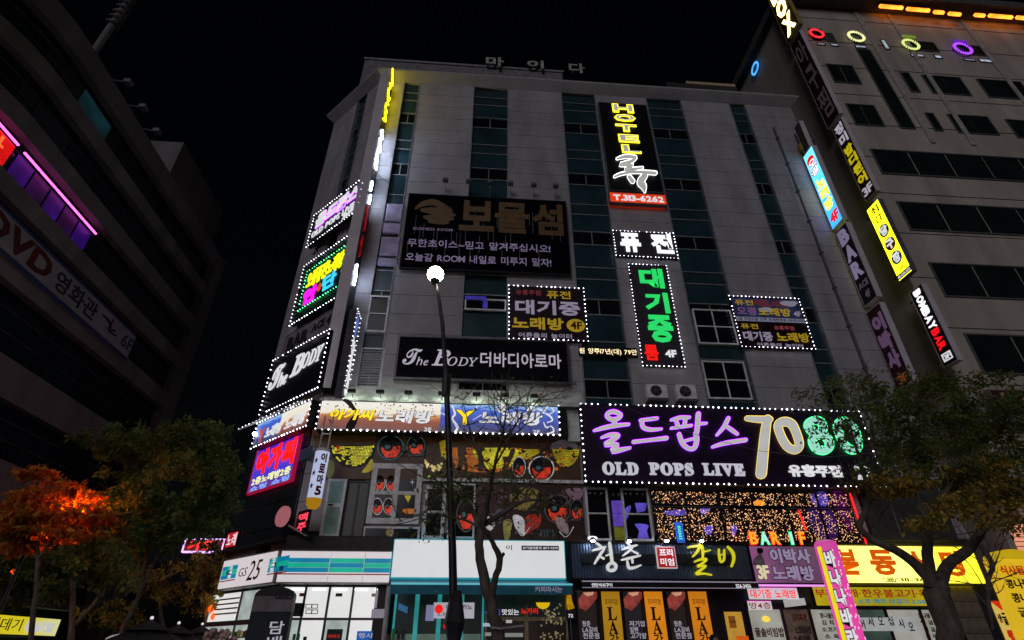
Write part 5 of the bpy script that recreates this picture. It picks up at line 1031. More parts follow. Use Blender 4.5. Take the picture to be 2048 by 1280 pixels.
text(t, 'GS', sub(q, LU(478, 1143), LU(494, 1140), .38, .68), .5, LNV, bold=-.01, depth=.01, slant=.2); text(t, '25', sub(q, LU(494, 1150), LU(520, 1135), .18, .86), .5, LBR, bold=0, depth=.01, slant=.22)
for s0 in (LU(458, 1143), LU(543, 1125)):
    for k in range(3): text(t, '24s'[k], sub(q, s0, s0 + .07, .24 + .157 * k, .36 + .157 * k), .506, WH, bold=.02, depth=.006, split=False)
# lit storefront glazing
SW = E('store_light_white', 'DADAD8', 1.05, True, .06, 1); SW2 = E('store_light_grey', 'B4C0BC', .85, False, .35, 2); ALU = M('aluminium_mullion', (.12, .11, .14), .4, .4)
def glaze(name, label, fr, u0, u1, z0, z1, nu, rows, mats, mull=ALU, w=.0, t_=.035, cat='shop front', frame=None):
    t = T(name, label, cat, fr, ((u0 + u1) / 2, z0, w)); zs = [z0] + [z0 + (z1 - z0) * q for q in rows] + [z1]
    t.part('sill', MB().box(u0, u1, 0 if z0 < 1 else z0 - .1, z0, w - .1, w + .06), mull)
    for j in range(len(zs) - 1):
        for i in range(nu):
            a, b = u0 + (u1 - u0) * i / nu, u0 + (u1 - u0) * (i + 1) / nu; m = mats[(i + j * nu) % len(mats)]
            t.part('pane', MB().box(a + t_, b - t_, zs[j] + t_, zs[j + 1] - t_, w - .03, w), m)
            t.part('pane_frame', MB().border(a + .002, b - .002, zs[j] + .002, zs[j + 1] - .002, t_, w - .05, w + .05), mull)
    return t, (u0, u1, z0, z1)
ug = [FR.h(x, 1220, .1)[0] for x in (572, 750, 782)]; z_top = FR.h(650, 1172, .1)[1]; z_mid = FR.h(650, 1238, .1)[1]
t, r = glaze('storefront_glazing', 'bright white lit glass front of the convenience store facing the street', FR, -6.2, ug[1], .5, z_top, 4, [(z_mid - .5) / (z_top - .5)], [SW2, SW, SW2, SW, SW, SW, SW, SW], w=.1)
pm_ = FR.r2(578, 1206, 606, 1233, .11); t.part('screen', MB().box(*pm_, .105, .15), M('screen_dark', (.015, .02, .03), .3)); 
for x in (612, 624):
    for y in (1208, 1219): qq = FR.r2(x, y, x + 11, y + 9, .11); t.part('small_notice', MB().border(*qq, .02, .1, .12), INK)
qq = FR.r2(654, 1258, 682, 1280, .2); t.part('poster', MB().box(qq[0], qq[1], qq[2] - .2, qq[3], .1, .13), M('poster_slate', (.08, .12, .14), .5)); text(t, '빼빼로', (qq[0] + .05, qq[1] - .05, qq[2] + .05, qq[3] - .15), .13, E('poster_red', 'C03020', .6, False), depth=.01, split=False)
qq = FR.r2(714, 1262, 748, 1280, .2); t.part('price_card', MB().box(qq[0], qq[1], qq[2] - .2, qq[3], .1, .14), E('card_blue', '1860C0', .7, False)); text(t, '행사', (qq[0] + .05, qq[1] - .05, qq[2] + .05, qq[3] - .05), .14, WHd, depth=.01, split=False)
sd, r = glaze('corner_glazing', 'lit glass side of the store on the angled corner, shelves behind', LF, -4.8, -.1, .5, z_top, 2, [(z_mid - .5) / (z_top - .5)], [SW2, SW2, SW, SW2], w=.05)
for i in range(4): z = z_top - .25 - i * .16; sd.part('blind_slat', MB().box(-4.5, -2.6, z, z + .05, .051, .07), M('slat_grey', (.10, .10, .12), .5))
sd.part('maroon_band', MB().box(-4.7, -.2, z_mid - .12, z_mid + .02, .052, .09), M('band_maroon', (.14, .05, .09), .5))
goods = [M('goods_red', (.5, .04, .03), .4), M('goods_blue', (.03, .12, .5), .4), M('goods_green', (.05, .35, .1), .4), M('goods_cream', (.8, .7, .45), .4), M('goods_dark', (.05, .05, .06), .4)]
def stock(t, u0, u1, z0, z1, w, seed, ncol=18, rows=3):
    rng = random.Random(seed); mbs = [MB() for _ in goods]; sh = MB(); dz = (z1 - z0) / rows
    for j in range(rows):
        z = z0 + j * dz; sh.box(u0, u1, z - .02, z, w, w + .1); u = u0 + .03
        while u < u1 - .1:
            b = rng.uniform(.05, .13); h = rng.uniform(.35, .8) * dz
            if rng.random() < .8: mbs[rng.randrange(5)].box(u, u + b, z + .002, z + h, w + .01, w + .08)
            u += b + rng.uniform(.01, .05)
    t.part('shelf', sh, ALU)
    for m_, b_ in zip(goods, mbs):
        if b_.v: t.part('goods', b_, m_, kind='stuff')
stock(sd, -4.6, -2.7, 1.0, z_mid - .15, .055, 1, rows=4); stock(sd, -2.3, -.3, 1.0, z_mid - .15, .055, 2, rows=4)
stock(t, -2.7, -1.9, .8, z_mid - .2, .16, 3, rows=4); stock(t, -6.1, -5.0, .8, z_mid - .3, .16, 4, rows=4)
for u_ in (-5.6, -4.4, -3.2): t.part('hanging_tag', MB().box(u_, u_ + .22, z_top - .32, z_top - .22, .11, .125), goods[int(-u_) % 5])
tl_ = MB()
for u_ in np.linspace(-5.9, -2.4, 6): tl_.box(u_, u_ + .45, z_top - .12, z_top - .08, .11, .13)
t.part('ceiling_tube', tl_, E('tube_light', 'FFFFFF', 2.5, False), kind='stuff')
# pillar right of the store front
pl = T('store_pillar', 'dark pillar with white notice plates between the store and the teal cafe', 'pillar', FR, (ug[2] - .4, 0, .1)); pl.part('shaft', MB().box(ug[1] + .02, ug[2] - .02, .13, z_top + .1, 0, .16), M('pillar_dark', (.05, .04, .045), .5))
for y0, y1 in ((1180, 1216), (1218, 1236)): qq = FR.r2(752 - (y0 > 1200) * 8, y0, 768, y1, .18); pl.part('plate', MB().box(qq[0], qq[1] - (.0 if y0 > 1200 else .25), qq[2], qq[3], .162, .18), E('plate_pale', '9890A0', .6, False))
pl.part('edge_pipe', MB().tube([(ug[2] - .12, .13, .26), (ug[2] - .12, z_top + .3, .26)], .08, 10), WFR)
# freestanding store banner (dark, rounded top)
BF_ = Frame((0, 17.5, 0), (1, 0, 0), (0, -1, 0)); qb = BF_.r2(513, 1172, 572, 1280, 0)
t = T('standing_sign', 'freestanding dark rounded sign board in front of the store corner', 'sign', BF_, ((qb[0] + qb[1]) / 2, 0, -.1)); cxs, rs_ = (qb[0] + qb[1]) / 2, (qb[1] - qb[0]) / 2
arc = [(cxs + rs_ * math.cos(a), qb[3] - .25 + .25 * math.sin(a)) for a in np.linspace(0, math.pi, 12)]; zg = BF_.h(540, 1223, 0)[1]
t.part('cap', MB().prism(arc, -.25, -.001), M('cap_dark', (.03, .025, .028), .5)); t.part('logo_panel', MB().box(qb[0], qb[1], zg, qb[3] - .255, -.25, .0), M('banner_greylilac', (.22, .19, .21), .5)); t.part('lower_panel', MB().box(qb[0], qb[1], .3, zg - .004, -.25, 0), M('banner_navy', (.012, .022, .03), .5))
text(t, 'GS25', (cxs - .0, qb[1] - .02, zg + .3, zg + .52), .0, INK, bold=.03, depth=.015); text(t, '담', (qb[1] - .5, qb[1] - .12, BF_.h(540, 1268)[1], BF_.h(540, 1242)[1]), 0, WHd, bold=.01, depth=.015); text(t, '배', (qb[1] - .5, qb[1] - .12, BF_.h(540, 1298)[1], BF_.h(540, 1272)[1]), 0, WHd, bold=.01, depth=.015)
t.part('foot', MB().box(qb[0] - .1, qb[1] + .1, .13, .3, -.45, .2), DARKM)

# --- teal cafe: white lightbox, awning, glazing
TEALM = M('teal_paint', (.06, .36, .40), .4, 0, .2, 2); q = FR.rect([(789, 1079), (1128, 1083), (1131, 1157), (783, 1153)], .6)
t = T('white_lightbox', 'large blank white lightbox with a cyan edge above the blue awning', 'lightbox', FR, ((q[0] + q[1]) / 2, q[2], .3)); t.part('case', MB().box(q[0] - .03, q[1] + .03, q[2] - .03, q[3] + .03, .2, .56), E('cyan_edge', '30A8B8', .6, False)); WL = E('lightbox_white', 'D0D1D2', .97, True, .03); t.part('film', MB().bbox(q[0], q[1], q[2], q[3], .565, .6, .01), WL)
qq = FR.r2(1043, 1091, 1118, 1101, .61); t.part('number_label', MB().box(*qq, .6, .606), INK); text(t, '상가임대문의 1877-7079', sub(qq, .03, .97, .2, .8), .606, WH, depth=.006, split=False); text(t, '이', FR.r2(1012, 1090, 1024, 1100, .61), .6, INK, depth=.004, split=False)
BLU2 = M('awning_blue', (.03, .20, .30), .6, 0, .25, 2); qa = FR.rect([(783, 1166), (1145, 1170), (1146, 1190), (780, 1188)], 1.3)
t = T('blue_awning', 'blue fabric awning with a straight valance under the white lightbox', 'awning', FR, ((qa[0] + qa[1]) / 2, qa[2], .2)); zt2 = q[2] - .03
t.part('canopy', MB().add([(q[0] - .05, zt2, .25), (q[1] + .05, zt2, .25), (qa[1], qa[3], 1.3), (qa[0], qa[3], 1.3), (q[0] - .05, zt2 - .03, .25), (q[1] + .05, zt2 - .03, .25), (qa[1], qa[3] - .03, 1.28), (qa[0], qa[3] - .03, 1.28)], [(3, 2, 1, 0), (4, 5, 6, 7), (0, 4, 7, 3), (1, 2, 6, 5)]), E('awning_lit', '2C7C98', .22, False, .3))
for i in range(4): a, b = qa[0] + (qa[1] - qa[0]) * i / 4, qa[0] + (qa[1] - qa[0]) * (i + 1) / 4; t.part('valance', MB().box(a, b - .01, qa[2], qa[3], 1.28, 1.3 + .006 * (i % 2)), BLU2)
text(t, '커피마시는', (qa[1] - 1.25, qa[1] - .35, qa[2] + .07, qa[3] - .06), 1.31, WHL, depth=.006, split=False); t.part('front_bar', MB().tube([(qa[0], qa[3], 1.3), (qa[1], qa[3], 1.3)], .03), E('bar_cyan', '68C8D8', .7, False))
CYL = E('teal_frame_lit', '38B0B0', .55, False, .3, 2); GRNG = E('cafe_glass', '182420', .6, False, .6, .8); zc1 = qa[2] + .25; uw = [FR.h(x, 1230, .1)[0] for x in (787, 800, 822, 872, 950, 968, 1140)]
t, r = glaze('cafe_doors_glazing', 'teal framed glass doors with notices under the awning', FR, uw[0], uw[5], .3, zc1, 4, [], [GRNG], CYL, .1, .07)
g1 = FR.r2(868, 1205, 948, 1237, .12); t.part('notice', MB().box(*g1, .155, .165), E('notice_pale', 'B4B0BC', .8, False)); text(t, '아메리카노', sub(g1, .3, .95, .12, .45), .165, INK, bold=.02, depth=.006, split=False); text(t, '2,500원', sub(g1, .1, .6, .6, .85), .165, M('ink_violet', (.08, .06, .25), .5), depth=.006, split=False)
t.part('logo', MB().prism([((g1[0] + .18) + .14 * math.cos(a), g1[3] - .2 + .14 * math.sin(a)) for a in np.linspace(0, 6.28, 14, False)], .165, .172), RED)
g2 = FR.r2(853, 1210, 868, 1242, .12); t.part('hand_notice', MB().box(*g2, .155, .165), E('notice_lilac', '9090B8', .6, False)); g3 = FR.rect([(797, 1198), (815, 1214), (815, 1228), (797, 1220)], .2); t.part('hanging_flag', MB().prism([(g3[0], g3[3]), (g3[1], g3[3] - .12), (g3[1], g3[2] - .05), (g3[0], g3[2] + .08)], .2, .215), E('flag_blue', '3A78A8', .5, False))
t.part('red_ornament', MB().ell((FR.h(893, 1252, .2)[0], FR.h(893, 1252, .2)[1], .2), .1, 8, 6), RED); t.part('counter', MB().box(uw[0] + .1, uw[5] - .1, .3, FR.h(850, 1268, .1)[1], .105, .14), E('counter_pale', '708878', .4, False, .3))
WOOD = M('pine_frame', (.40, .30, .18), .5, 0, .2, 3)
t, r = glaze('cafe_window', 'wood framed cafe window with red lettering and a yellow crescent', FR, uw[5] + .03, uw[6] - .1, .3, zc1, 2, [(FR.h(1050, 1238, .1)[1] - .3) / (zc1 - .3)], [E('cafe_glass2', '241A18', .6, False, .7, .8), E('cafe_glass2', 'x'), GRNG, GRNG], WOOD, .1, .06)
text(t, '맛있는', FR.r2(1004, 1218, 1038, 1230, .16), .155, WH, bold=.02, depth=.006, split=False); text(t, '노가리', FR.r2(1042, 1216, 1076, 1228, .16), .155, RED, bold=.02, depth=.006, split=False); text(t, '수제', FR.r2(970, 1218, 1000, 1232, .16), .155, VR, bold=.02, depth=.006, split=False)
cx, cz = FR.h(1086, 1205, .16); t.part('crescent', MB().prism([(cx + .24 * math.cos(a), cz + .20 * math.sin(a)) for a in np.linspace(math.pi, 2 * math.pi, 12)], .155, .162), E('crescent_yellow', 'E0B810', .9, False))
dr = MB(); rng = random.Random(3)
for i in range(70):
    u, z = FR.h(1082 + rng.random() * 45, 1208 + rng.random() * 70, .16)
    if abs(z - r[2] - (r[3] - r[2]) * .62) > .08: dr.prism([(u + .035 * math.cos(k) * (.5 + rng.random()), z + .035 * math.sin(k)) for k in np.linspace(0, 6.28, 6, False)], .156, .16)
t.part('dried_flower_print', dr, E('film_straw', 'A89C70', .6, False, .4), kind='stuff')
for x0, y0, x1, y1, c in ((966, 1246, 984, 1253, 'B0C0D0'), (970, 1265, 982, 1272, '989088'), (1012, 1240, 1024, 1246, 'C0C0C0'), (1008, 1266, 1046, 1274, '888C88')): t.part('small_card', MB().box(*FR.r2(x0, y0, x1, y1, .16), .156, .166), E('card_' + c.lower(), c, .7, False))
# address plate
q = FR.r2(1133, 1219, 1150, 1237, .3); t = T('address_plate', 'small dark street number plate reading 72 beside a yellow fold', 'sign', FR, ((q[0] + q[1]) / 2, q[2], .15)); t.part('plate', MB().bbox(*q, .2, .26, .02), M('plate_navy', (.03, .03, .06), .4)); text(t, '72', sub(q, .2, .8, .5, .88), .26, WH, bold=.03, depth=.01); t.part('rim', MB().border(q[0] - .015, q[1] + .015, q[2] - .015, q[3] + .015, .014, .19, .265), STEEL)
q2 = FR.r2(1131, 1193, 1147, 1218, .3); t2 = T('yellow_folded_parasol', 'folded yellow cloth hanging above the street number plate', 'banner', FR, ((q2[0] + q2[1]) / 2, q2[2], .2)); t2.part('cloth', MB().tube([((q2[0] + q2[1]) / 2, q2[3] + .1, .25), ((q2[0] + q2[1]) / 2, (q2[2] + q2[3]) / 2, .25), ((q2[0] + q2[1]) / 2 + .05, q2[2], .25)], [.07, .11, .13], 7), E('cloth_yellow', 'D8A008', .7, False, .4, 8)); t2.part('pole', MB().tube([((q2[0] + q2[1]) / 2 + .05, .13, .25), ((q2[0] + q2[1]) / 2, q2[3], .25)], .02), STEEL)

# --- grill restaurant: corrugated black fascia
q = FR.rect([(1140, 1086), (1492, 1092), (1512, 1160), (1146, 1155)], .5); CRG = M('corrugated_black', (.13, .18, .27), .34, .6, .2, 2)
t = T('grill_sign', 'black corrugated fascia with white and yellow brush lettering and a red seal', 'sign', FR, ((q[0] + q[1]) / 2, q[2], .3)); cg = MB(); n = 62
V = []; F = []
for i in range(n * 4 + 1):
    u = q[0] + (q[1] - q[0]) * i / (n * 4); w = .45 + (.0, .05, .05, .0)[i % 4]; V += [(u, q[2], w), (u, q[3], w)]
cg.add(V, [(2 * i, 2 * i + 2, 2 * i + 3, 2 * i + 1) for i in range(n * 4)]); cg.box(q[0], q[1], q[2], q[3], .2, .43); t.part('corrugated_sheet', cg, CRG)
t.part('frame', MB().border(q[0] - .05, q[1] + .05, q[2] - .05, q[3] + .05, .05, .2, .54), DARKM)
t.part('letter_rail', MB().box(FR.h(1162, 1128, .5)[0], q[1] - .7, FR.h(1162, 1128, .5)[1], FR.h(1162, 1107, .5)[1], .505, .56), M('rail_dark', (.01, .011, .016), .5))
Z8 = (1120, 1040, .2246); CH = [([(322, 206, 14), (345, 222, 18), (368, 236, 10)], False), ([(286, 272, 10), (340, 258, 20), (402, 240, 12)], False), ([(392, 258, 16), (350, 320, 22), (308, 388, 14)], False), ([(345, 318, 10), (388, 345, 16)], False), ([(410, 318, 10), (455, 300, 14)], False), ([(440, 205, 22), (452, 290, 26), (462, 372, 22)], False), ([(462, 382, 24), (425, 410, 26), (435, 446, 24), (480, 446, 26), (496, 408, 26)], True)]
CHN = [([(590, 200, 10), (618, 222, 16)], False), ([(552, 264, 10), (610, 244, 20), (682, 226, 12)], False), ([(648, 240, 12), (610, 280, 18), (560, 318, 10)], False), ([(640, 275, 10), (690, 300, 16)], False), ([(548, 356, 12), (620, 340, 20), (712, 318, 12)], False), ([(640, 336, 16), (645, 380, 14)], False), ([(598, 368, 14), (612, 425, 22), (660, 425, 20), (716, 404, 12)], False)]
GA = [([(1140, 246, 12), (1185, 236, 18), (1238, 238, 20), (1215, 290, 20), (1180, 326, 12)], False), ([(1238, 218, 14), (1262, 240, 22), (1270, 290, 20), (1268, 336, 14)], False), ([(1270, 286, 12), (1334, 270, 10)], False), ([(1198, 372, 12), (1250, 352, 20), (1300, 352, 20), (1265, 388, 18), (1225, 412, 20), (1296, 410, 14), (1240, 455, 22), (1216, 480, 22), (1280, 478, 14), (1346, 490, 10)], False)]
BI = [([(1412, 262, 12), (1416, 320, 18), (1430, 372, 18), (1458, 352, 16), (1460, 268, 14)], False), ([(1425, 315, 8), (1458, 300, 10)], False), ([(1492, 240, 16), (1535, 290, 24), (1545, 350, 22), (1526, 412, 16)], False)]
FW_ = E('grill_letter_white', 'C6C6C4', .95); FY = E('grill_letter_yellow', 'C8C020', 1.0); 
for st in (CH, CHN): brush(t, st, Z8, .60, FW_, .04, grow=2)
for st in (GA, BI): brush(t, st, Z8, .60, FY, .04, grow=2)
s_ = FR.rect([(1309, 1094), (1347, 1091), (1358, 1134), (1318, 1140)], .62)
t.part('seal', MB().bbox(*s_, .56, .62, .03), E('seal_rim', 'B8A8A8', .9, False)); t.part('seal_face', MB().bbox(s_[0] + .04, s_[1] - .04, s_[2] + .04, s_[3] - .04, .62, .635, .01), E('seal_red', 'A01014', .85, False)); text(t, '프리', sub(s_, .16, .84, .12, .46), .635, WH, bold=.03, depth=.012); text(t, '미엄', sub(s_, .16, .84, .54, .88), .635, WH, bold=.03, depth=.012)
for i, x in enumerate((1185, 1258, 1332, 1402)):
    u, z = FR.h(x, 1080, .9); l = T('gooseneck_lamp', 'lit downward lamp above the corrugated grill sign, %s from the left' % 'first second third fourth'.split()[i], 'lamp', FR, (u, z, .5), 'downlights over the grill sign'); l.part('arm', MB().tube([(u, z - .1, .5), (u, z + .1, .75), (u, z + .05, .95)], .015, 5), STEEL); l.part('shade', MB().tube([(u, z + .08, .95), (u, z - .02, .95)], [.05, .13], 10), STEEL); l.part('bulb', MB().ell((u, z - .05, .95), (.07, .03, .07), 8, 5), E('lamp_bulb_white', 'E8F0FF', 70))
qv = FR.rect([(1162, 1162), (1515, 1165), (1520, 1178), (1166, 1174)], .9); t = T('grill_awning', 'thin black awning edge with small white lettering and phone number', 'awning', FR, ((qv[0] + qv[1]) / 2, qv[2], .2)); t.part('valance', MB().box(*qv, .85, .9), M('awning_black', (.012, .012, .016), .4)); t.part('cover', MB().add([(q[0], q[2] - .06, .3), (q[1], q[2] - .06, .3), (qv[1], qv[3], .9), (qv[0], qv[3], .9)], [(3, 2, 1, 0)]), M('awning_black', 'x'))
t.part('edge_tube', MB().tube([(qv[0], qv[3], .91), (qv[1], qv[3], .91)], .02).tube([(qv[0], qv[2], .91), (qv[1], qv[2], .91)], .012), WHL); text(t, '연탄석쇠구이', FR.r2(1183, 1166, 1225, 1174, .91), .9, WH, bold=.02, depth=.008, split=False); text(t, '326-3456', FR.r2(1471, 1168, 1503, 1176, .91), .9, WH, bold=.02, depth=.008, split=False)
BZ = zt3 = qv[2]
bw2 = T('grill_facade', 'dark recessed front of the grill restaurant behind its hanging banners', 'shop front', FR, (8, 0, -.05)); bw2.part('wall', MB().box(FR.h(1150, 1200)[0], FR.h(1495, 1200)[0], .13, BZ + .2, -.05, -.01), M('dark_slats', (.012, .012, .02), .5)); 
for i in range(22): u = FR.h(1430, 1200)[0] + i * .07; bw2.part('slat', MB().box(u, u + .04, .2, BZ, -.009, .02), M('slat_navy', (.012, .014, .03), .5)) if u < FR.h(1492, 1200)[0] else None
MEAT = E('meat_red', 'A84840', .65, False, .5, 5); BANK = E('banner_brown', '2A2220', .5, False, .3, 1); 
for i, (x0, x1) in enumerate(((1154, 1198), (1246, 1290), (1333, 1380))):
    q = FR.r2(x0, 1182, x1, 1280, .3); q = (q[0], q[1], q[2] - .8, q[3]); t = T('meat_banner', '%s hanging banner with a red meat picture and small white lettering' % ('leftmost brown', 'middle dark', 'rightmost brown')[i], 'banner', FR, ((q[0] + q[1]) / 2, q[2], .2), 'hanging banners of the grill restaurant'); t.part('cloth', MB().box(*q, .22, .25), (BANK, E('banner_grey', '26242A', .5, False), BANK)[i]); t.part('rod', MB().tube([(q[0] - .05, q[3], .25), (q[1] + .05, q[3], .25)], .02), STEEL)
    c = q[0] + (q[1] - q[0]) * .55; zt4 = q[3]; t.part('meat_picture', MB().prism([(c - .32, zt4 - .25), (c - .1, zt4 - .02), (c + .35, zt4 - .02), (c + .35, zt4 - .2), (c + .15, zt4 - .42), (c - .1, zt4 - .62), (c - .18, zt4 - .55), (c - .3, zt4 - .52)], .25, .256), MEAT); t.part('garnish', MB().prism([(c - .15, zt4 - .05), (c + .25, zt4 - .02), (c + .2, zt4 - .12), (c, zt4 - .16)], .256, .26), E('bone_pale', 'D8A080', .8, False))
    for k, ln in enumerate((('청춘', 'LA갈비', '전문점'), ('저기압', '일땐', '고기앞'), ('청춘', 'LA갈비', '전문점'))[i]): z = FR.h(x0, 1243 + k * 12, .25)[1]; text(t, ln, (q[0] + .12, q[0] + .12 + (.28, .55, .5)[min(2, len(ln) - 2)], z - .15, z + .02), .25, WHd, bold=.01, depth=.008)
for i, (x0, x1) in enumerate(((1203, 1243), (1290, 1338), (1380, 1430))):
    q = FR.rect([(x0, 1182), (x0 + 36, 1182), (x1, 1280), (x0 + 6, 1280)], .3); w_ = FR.h(x0 + 36, 1182, .3)[0] - FR.h(x0, 1182, .3)[0]; q = (q[0], q[0] + w_, q[2] - .8, q[3]); t = T('orange_banner', '%s orange vertical banner with dark LA lettering' % ('first duller', 'second brighter', 'third rightmost')[i], 'banner', FR, ((q[0] + q[1]) / 2, q[2], .25), 'orange banners of the grill restaurant'); t.part('cloth', MB().box(*q, .27, .3), E('orange_cloth_%d' % i, ('B08018', 'E08818', 'D88018')[i], .8, False, .12)); t.part('rod', MB().tube([(q[0] - .04, q[3], .3), (q[1] + .04, q[3], .3)], .02), STEEL)
    um_ = (q[0] + q[1]) / 2; text(t, '프리미엄', (q[0] + .1, q[1] - .1, q[3] - .42, q[3] - .24), .3, BRN, bold=0, depth=.008, split=False)
    for k, ch in enumerate('𝐋𝐀갈'): z = FR.h(x0, 1214 + 27 * k, .3)[1]; text(t, ch, (um_ - .16, um_ + .16, z - .40, z), .3, BRN, depth=.01)
q = FR.r2(1452, 1223, 1498, 1280, .3); t = T('menu_poster', 'amber menu poster with dark print beside the white menu sheets', 'poster', FR, ((q[0] + q[1]) / 2, q[2], .1)); t.part('sheet', MB().box(q[0], q[1], q[2] - .5, q[3], .1, .13), E('amber_sheet', 'C89838', .75, False, .25)); t.part('stamp', MB().box(*FR.r2(1456, 1232, 1474, 1256, .14), .13, .136), E('stamp_brown', '8A5018', .6, False)); text(t, 'LA갈비', FR.r2(1458, 1240, 1472, 1246, .14), .136, BRN, depth=.005, split=False); t.part('orange_foot', MB().box(*FR.r2(1472, 1272, 1498, 1280, .14), .13, .136), ORG)
# --- purple karaoke sign, BAR 1F letters
PUS = rampmat('purple_print', [(0, '8A3A80'), (1, '5A3058'), (.5, '4A2448')], 0, 0, 1, .75)
q = FR.rect([(1491, 1092), (1632, 1088), (1652, 1167), (1517, 1170)], .6); t, r, w = board('purple_karaoke_sign', 'purple shop sign with a picture of a woman, grey Korean letters and 3F', FR, None, .2, .4, PUS, DARKM, rect=q)
LG = E('letter_greylilac', '9888A8', .8, False); text(t, '이박사', FR.r2(1536, 1097, 1624, 1127, w), w, LG, bold=.04, depth=.03, back=.08, bmat=INK, bdepth=.01); text(t, '노래방', FR.r2(1541, 1131, 1632, 1162, w), w, LG, bold=.04, depth=.03, back=.08, bmat=INK, bdepth=.01); text(t, '3F', FR.r2(1511, 1130, 1541, 1159, w), w, E('letter_cream', 'D8D0A8', .9, False), bold=.04, depth=.03, back=.07, bmat=INK, bdepth=.01)
Z9 = (1480, 1040, .2773); P(t, [(120, 210), (150, 205), (165, 230), (155, 250), (175, 290), (180, 330), (150, 340), (120, 330), (95, 320), (100, 280), (130, 250)], Z9, w, GREF, name='printed_woman'); P(t, [(125, 205), (160, 205), (165, 235), (130, 240)], Z9, w + .004, DK2, name='printed_hair')
t.part('lit_lower_edge', MB().box(r[0] + .05, r[1], r[2] - .05, r[2] - .01, .35, .62), E('edge_pinkwhite', 'E090E0', 1.2, False))
bz1 = FR.rect([(1497, 1063), (1612, 1065), (1614, 1088), (1497, 1088)], .5); t = T('bar_neon_letters', 'neon letters reading BAR 1F in orange, mint and red on top of the purple sign', 'neon sign', FR, ((bz1[0] + bz1[1]) / 2, bz1[2], .35)); NR, NGn = E('neon_rim_red', 'FF2808', 2.6), E('neon_rim_green', '10C878', 2.0); OFc, MFc = E('letter_amber', 'F0B030', 1.0, False), E('letter_mint', 'B8F0E8', 1.0, False)
for ch, x0, x1, a, b in (('B', 1498, 1518, NR, OFc), ('A', 1519, 1541, NGn, MFc), ('R', 1541, 1562, NR, OFc), ('1', 1579, 1589, NGn, MFc), ('F', 1597, 1614, NR, OFc)):
    q = FR.r2(x0, 1064, x1, 1088, .66); text(t, ch, q, .6, b, bold=.012, depth=.06, back=.055, bmat=a, bdepth=.02)
t.part('support_rail', MB().box(bz1[0], bz1[1], bz1[2] - .05, bz1[2] - .01, .4, .5), DARKM)
# --- yellow restaurant sign and banner
YS_ = rampmat('yellow_print', [(0, 'F0D808'), (1, 'F0DC08'), (.12, 'F0E468'), (.45, 'F0E878'), (.75, 'F0E030')], 0, 0, 1, 1.9, .3)
q = FR.rect([(1640, 1089), (1935, 1091), (1985, 1170), (1668, 1167)], .6); t, r, w = board('yellow_restaurant_sign', 'long glowing yellow restaurant sign with fat orange Korean letters behind the tree', FR, None, .2, .4, YS_, M('yellow_frame', (.5, .45, .05), .5), rect=q)
for ch, x0, y0, x1, y1 in (('본', 1668, 1098, 1724, 1150), ('동', 1732, 1099, 1800, 1151), ('식', 1808, 1100, 1868, 1152), ('당', 1874, 1101, 1942, 1153)): text(t, ch, FR.r2(x0, y0, x1, y1, w), w, E('fat_orange', 'D85808', .9, False), bold=.045, depth=.015)
text(t, '☎311-3636', FR.r2(1764, 1154, 1876, 1165, w), w, INK, bold=.01, depth=.01)
q = FR.rect([(1622, 1172), (1890, 1172), (1900, 1214), (1632, 1214)], .35); t, r, w = board('menu_banner', 'yellow green banner with red menu words and blue price line under the yellow sign', FR, None, .2, .15, E('banner_yellowgreen', 'B8A818', .8, False, .3, 1), DARKM, rect=q)
text(t, '부대찌개·한우불고기·육회', (r[0] + .1, r[1] - .3, r[2] + (r[3] - r[2]) * .45, r[3] - .1), w, E('letter_brickred', 'A03018', .7, False), bold=.02, depth=.01, gap=.14); text(t, '소주·맥주·막걸리 3,000원', (r[0] + 1.6, r[1] - .5, r[2] + .08, r[2] + (r[3] - r[2]) * .38), w, E('letter_blueteal', '3088A0', .7, False), bold=.02, depth=.01, gap=.14)
# small white/red sheets between
for lab, q4, s, m, mb_ in (('white sheet sign with red and outlined letters under the purple sign', [(1497, 1175), (1597, 1177), (1598, 1199), (1499, 1198)], '대기중 노래방', RED, E('sheet_white', 'C8C4C8', .9, True)), ('small white sheet reading a fourth floor karaoke notice', [(1497, 1202), (1544, 1203), (1546, 1220), (1499, 1219)], '방4층', E('ink_crimson', '98102C', .6, False), E('sheet_white', 'x'))):
    q = FR.rect(q4, .3); t = T('sheet_sign', lab, 'sign', FR, ((q[0] + q[1]) / 2, q[2], .2)); t.part('sheet', MB().box(*q, .22, .25), mb_); text(t, s, sub(q, .04, .96, .1, .9), .25, m, depth=.008); t.part('rail', MB().box(q[0], q[1], q[3], q[3] + .02, .2, .26), E('rail_pink', 'E050C0', 1, False))
q = FR.rect([(1566, 1200), (1608, 1197), (1612, 1212), (1569, 1216)], .2); t = T('blank_sheet', 'tilted blank white sheet taped left of the yellow green banner', 'notice', FR, (q[0], q[2], .1)); t.part('sheet', MB().prism([FR.h(1566, 1200, .1), FR.h(1608, 1196, .1), FR.h(1612, 1210, .1), FR.h(1569, 1215, .1)], .1, .12), E('sheet_white2', 'A8ACA8', .8, False)); t.part('tape', MB().box(q[0], q[0] + .1, q[3] - .02, q[3] + .03, .12, .125), STEEL)
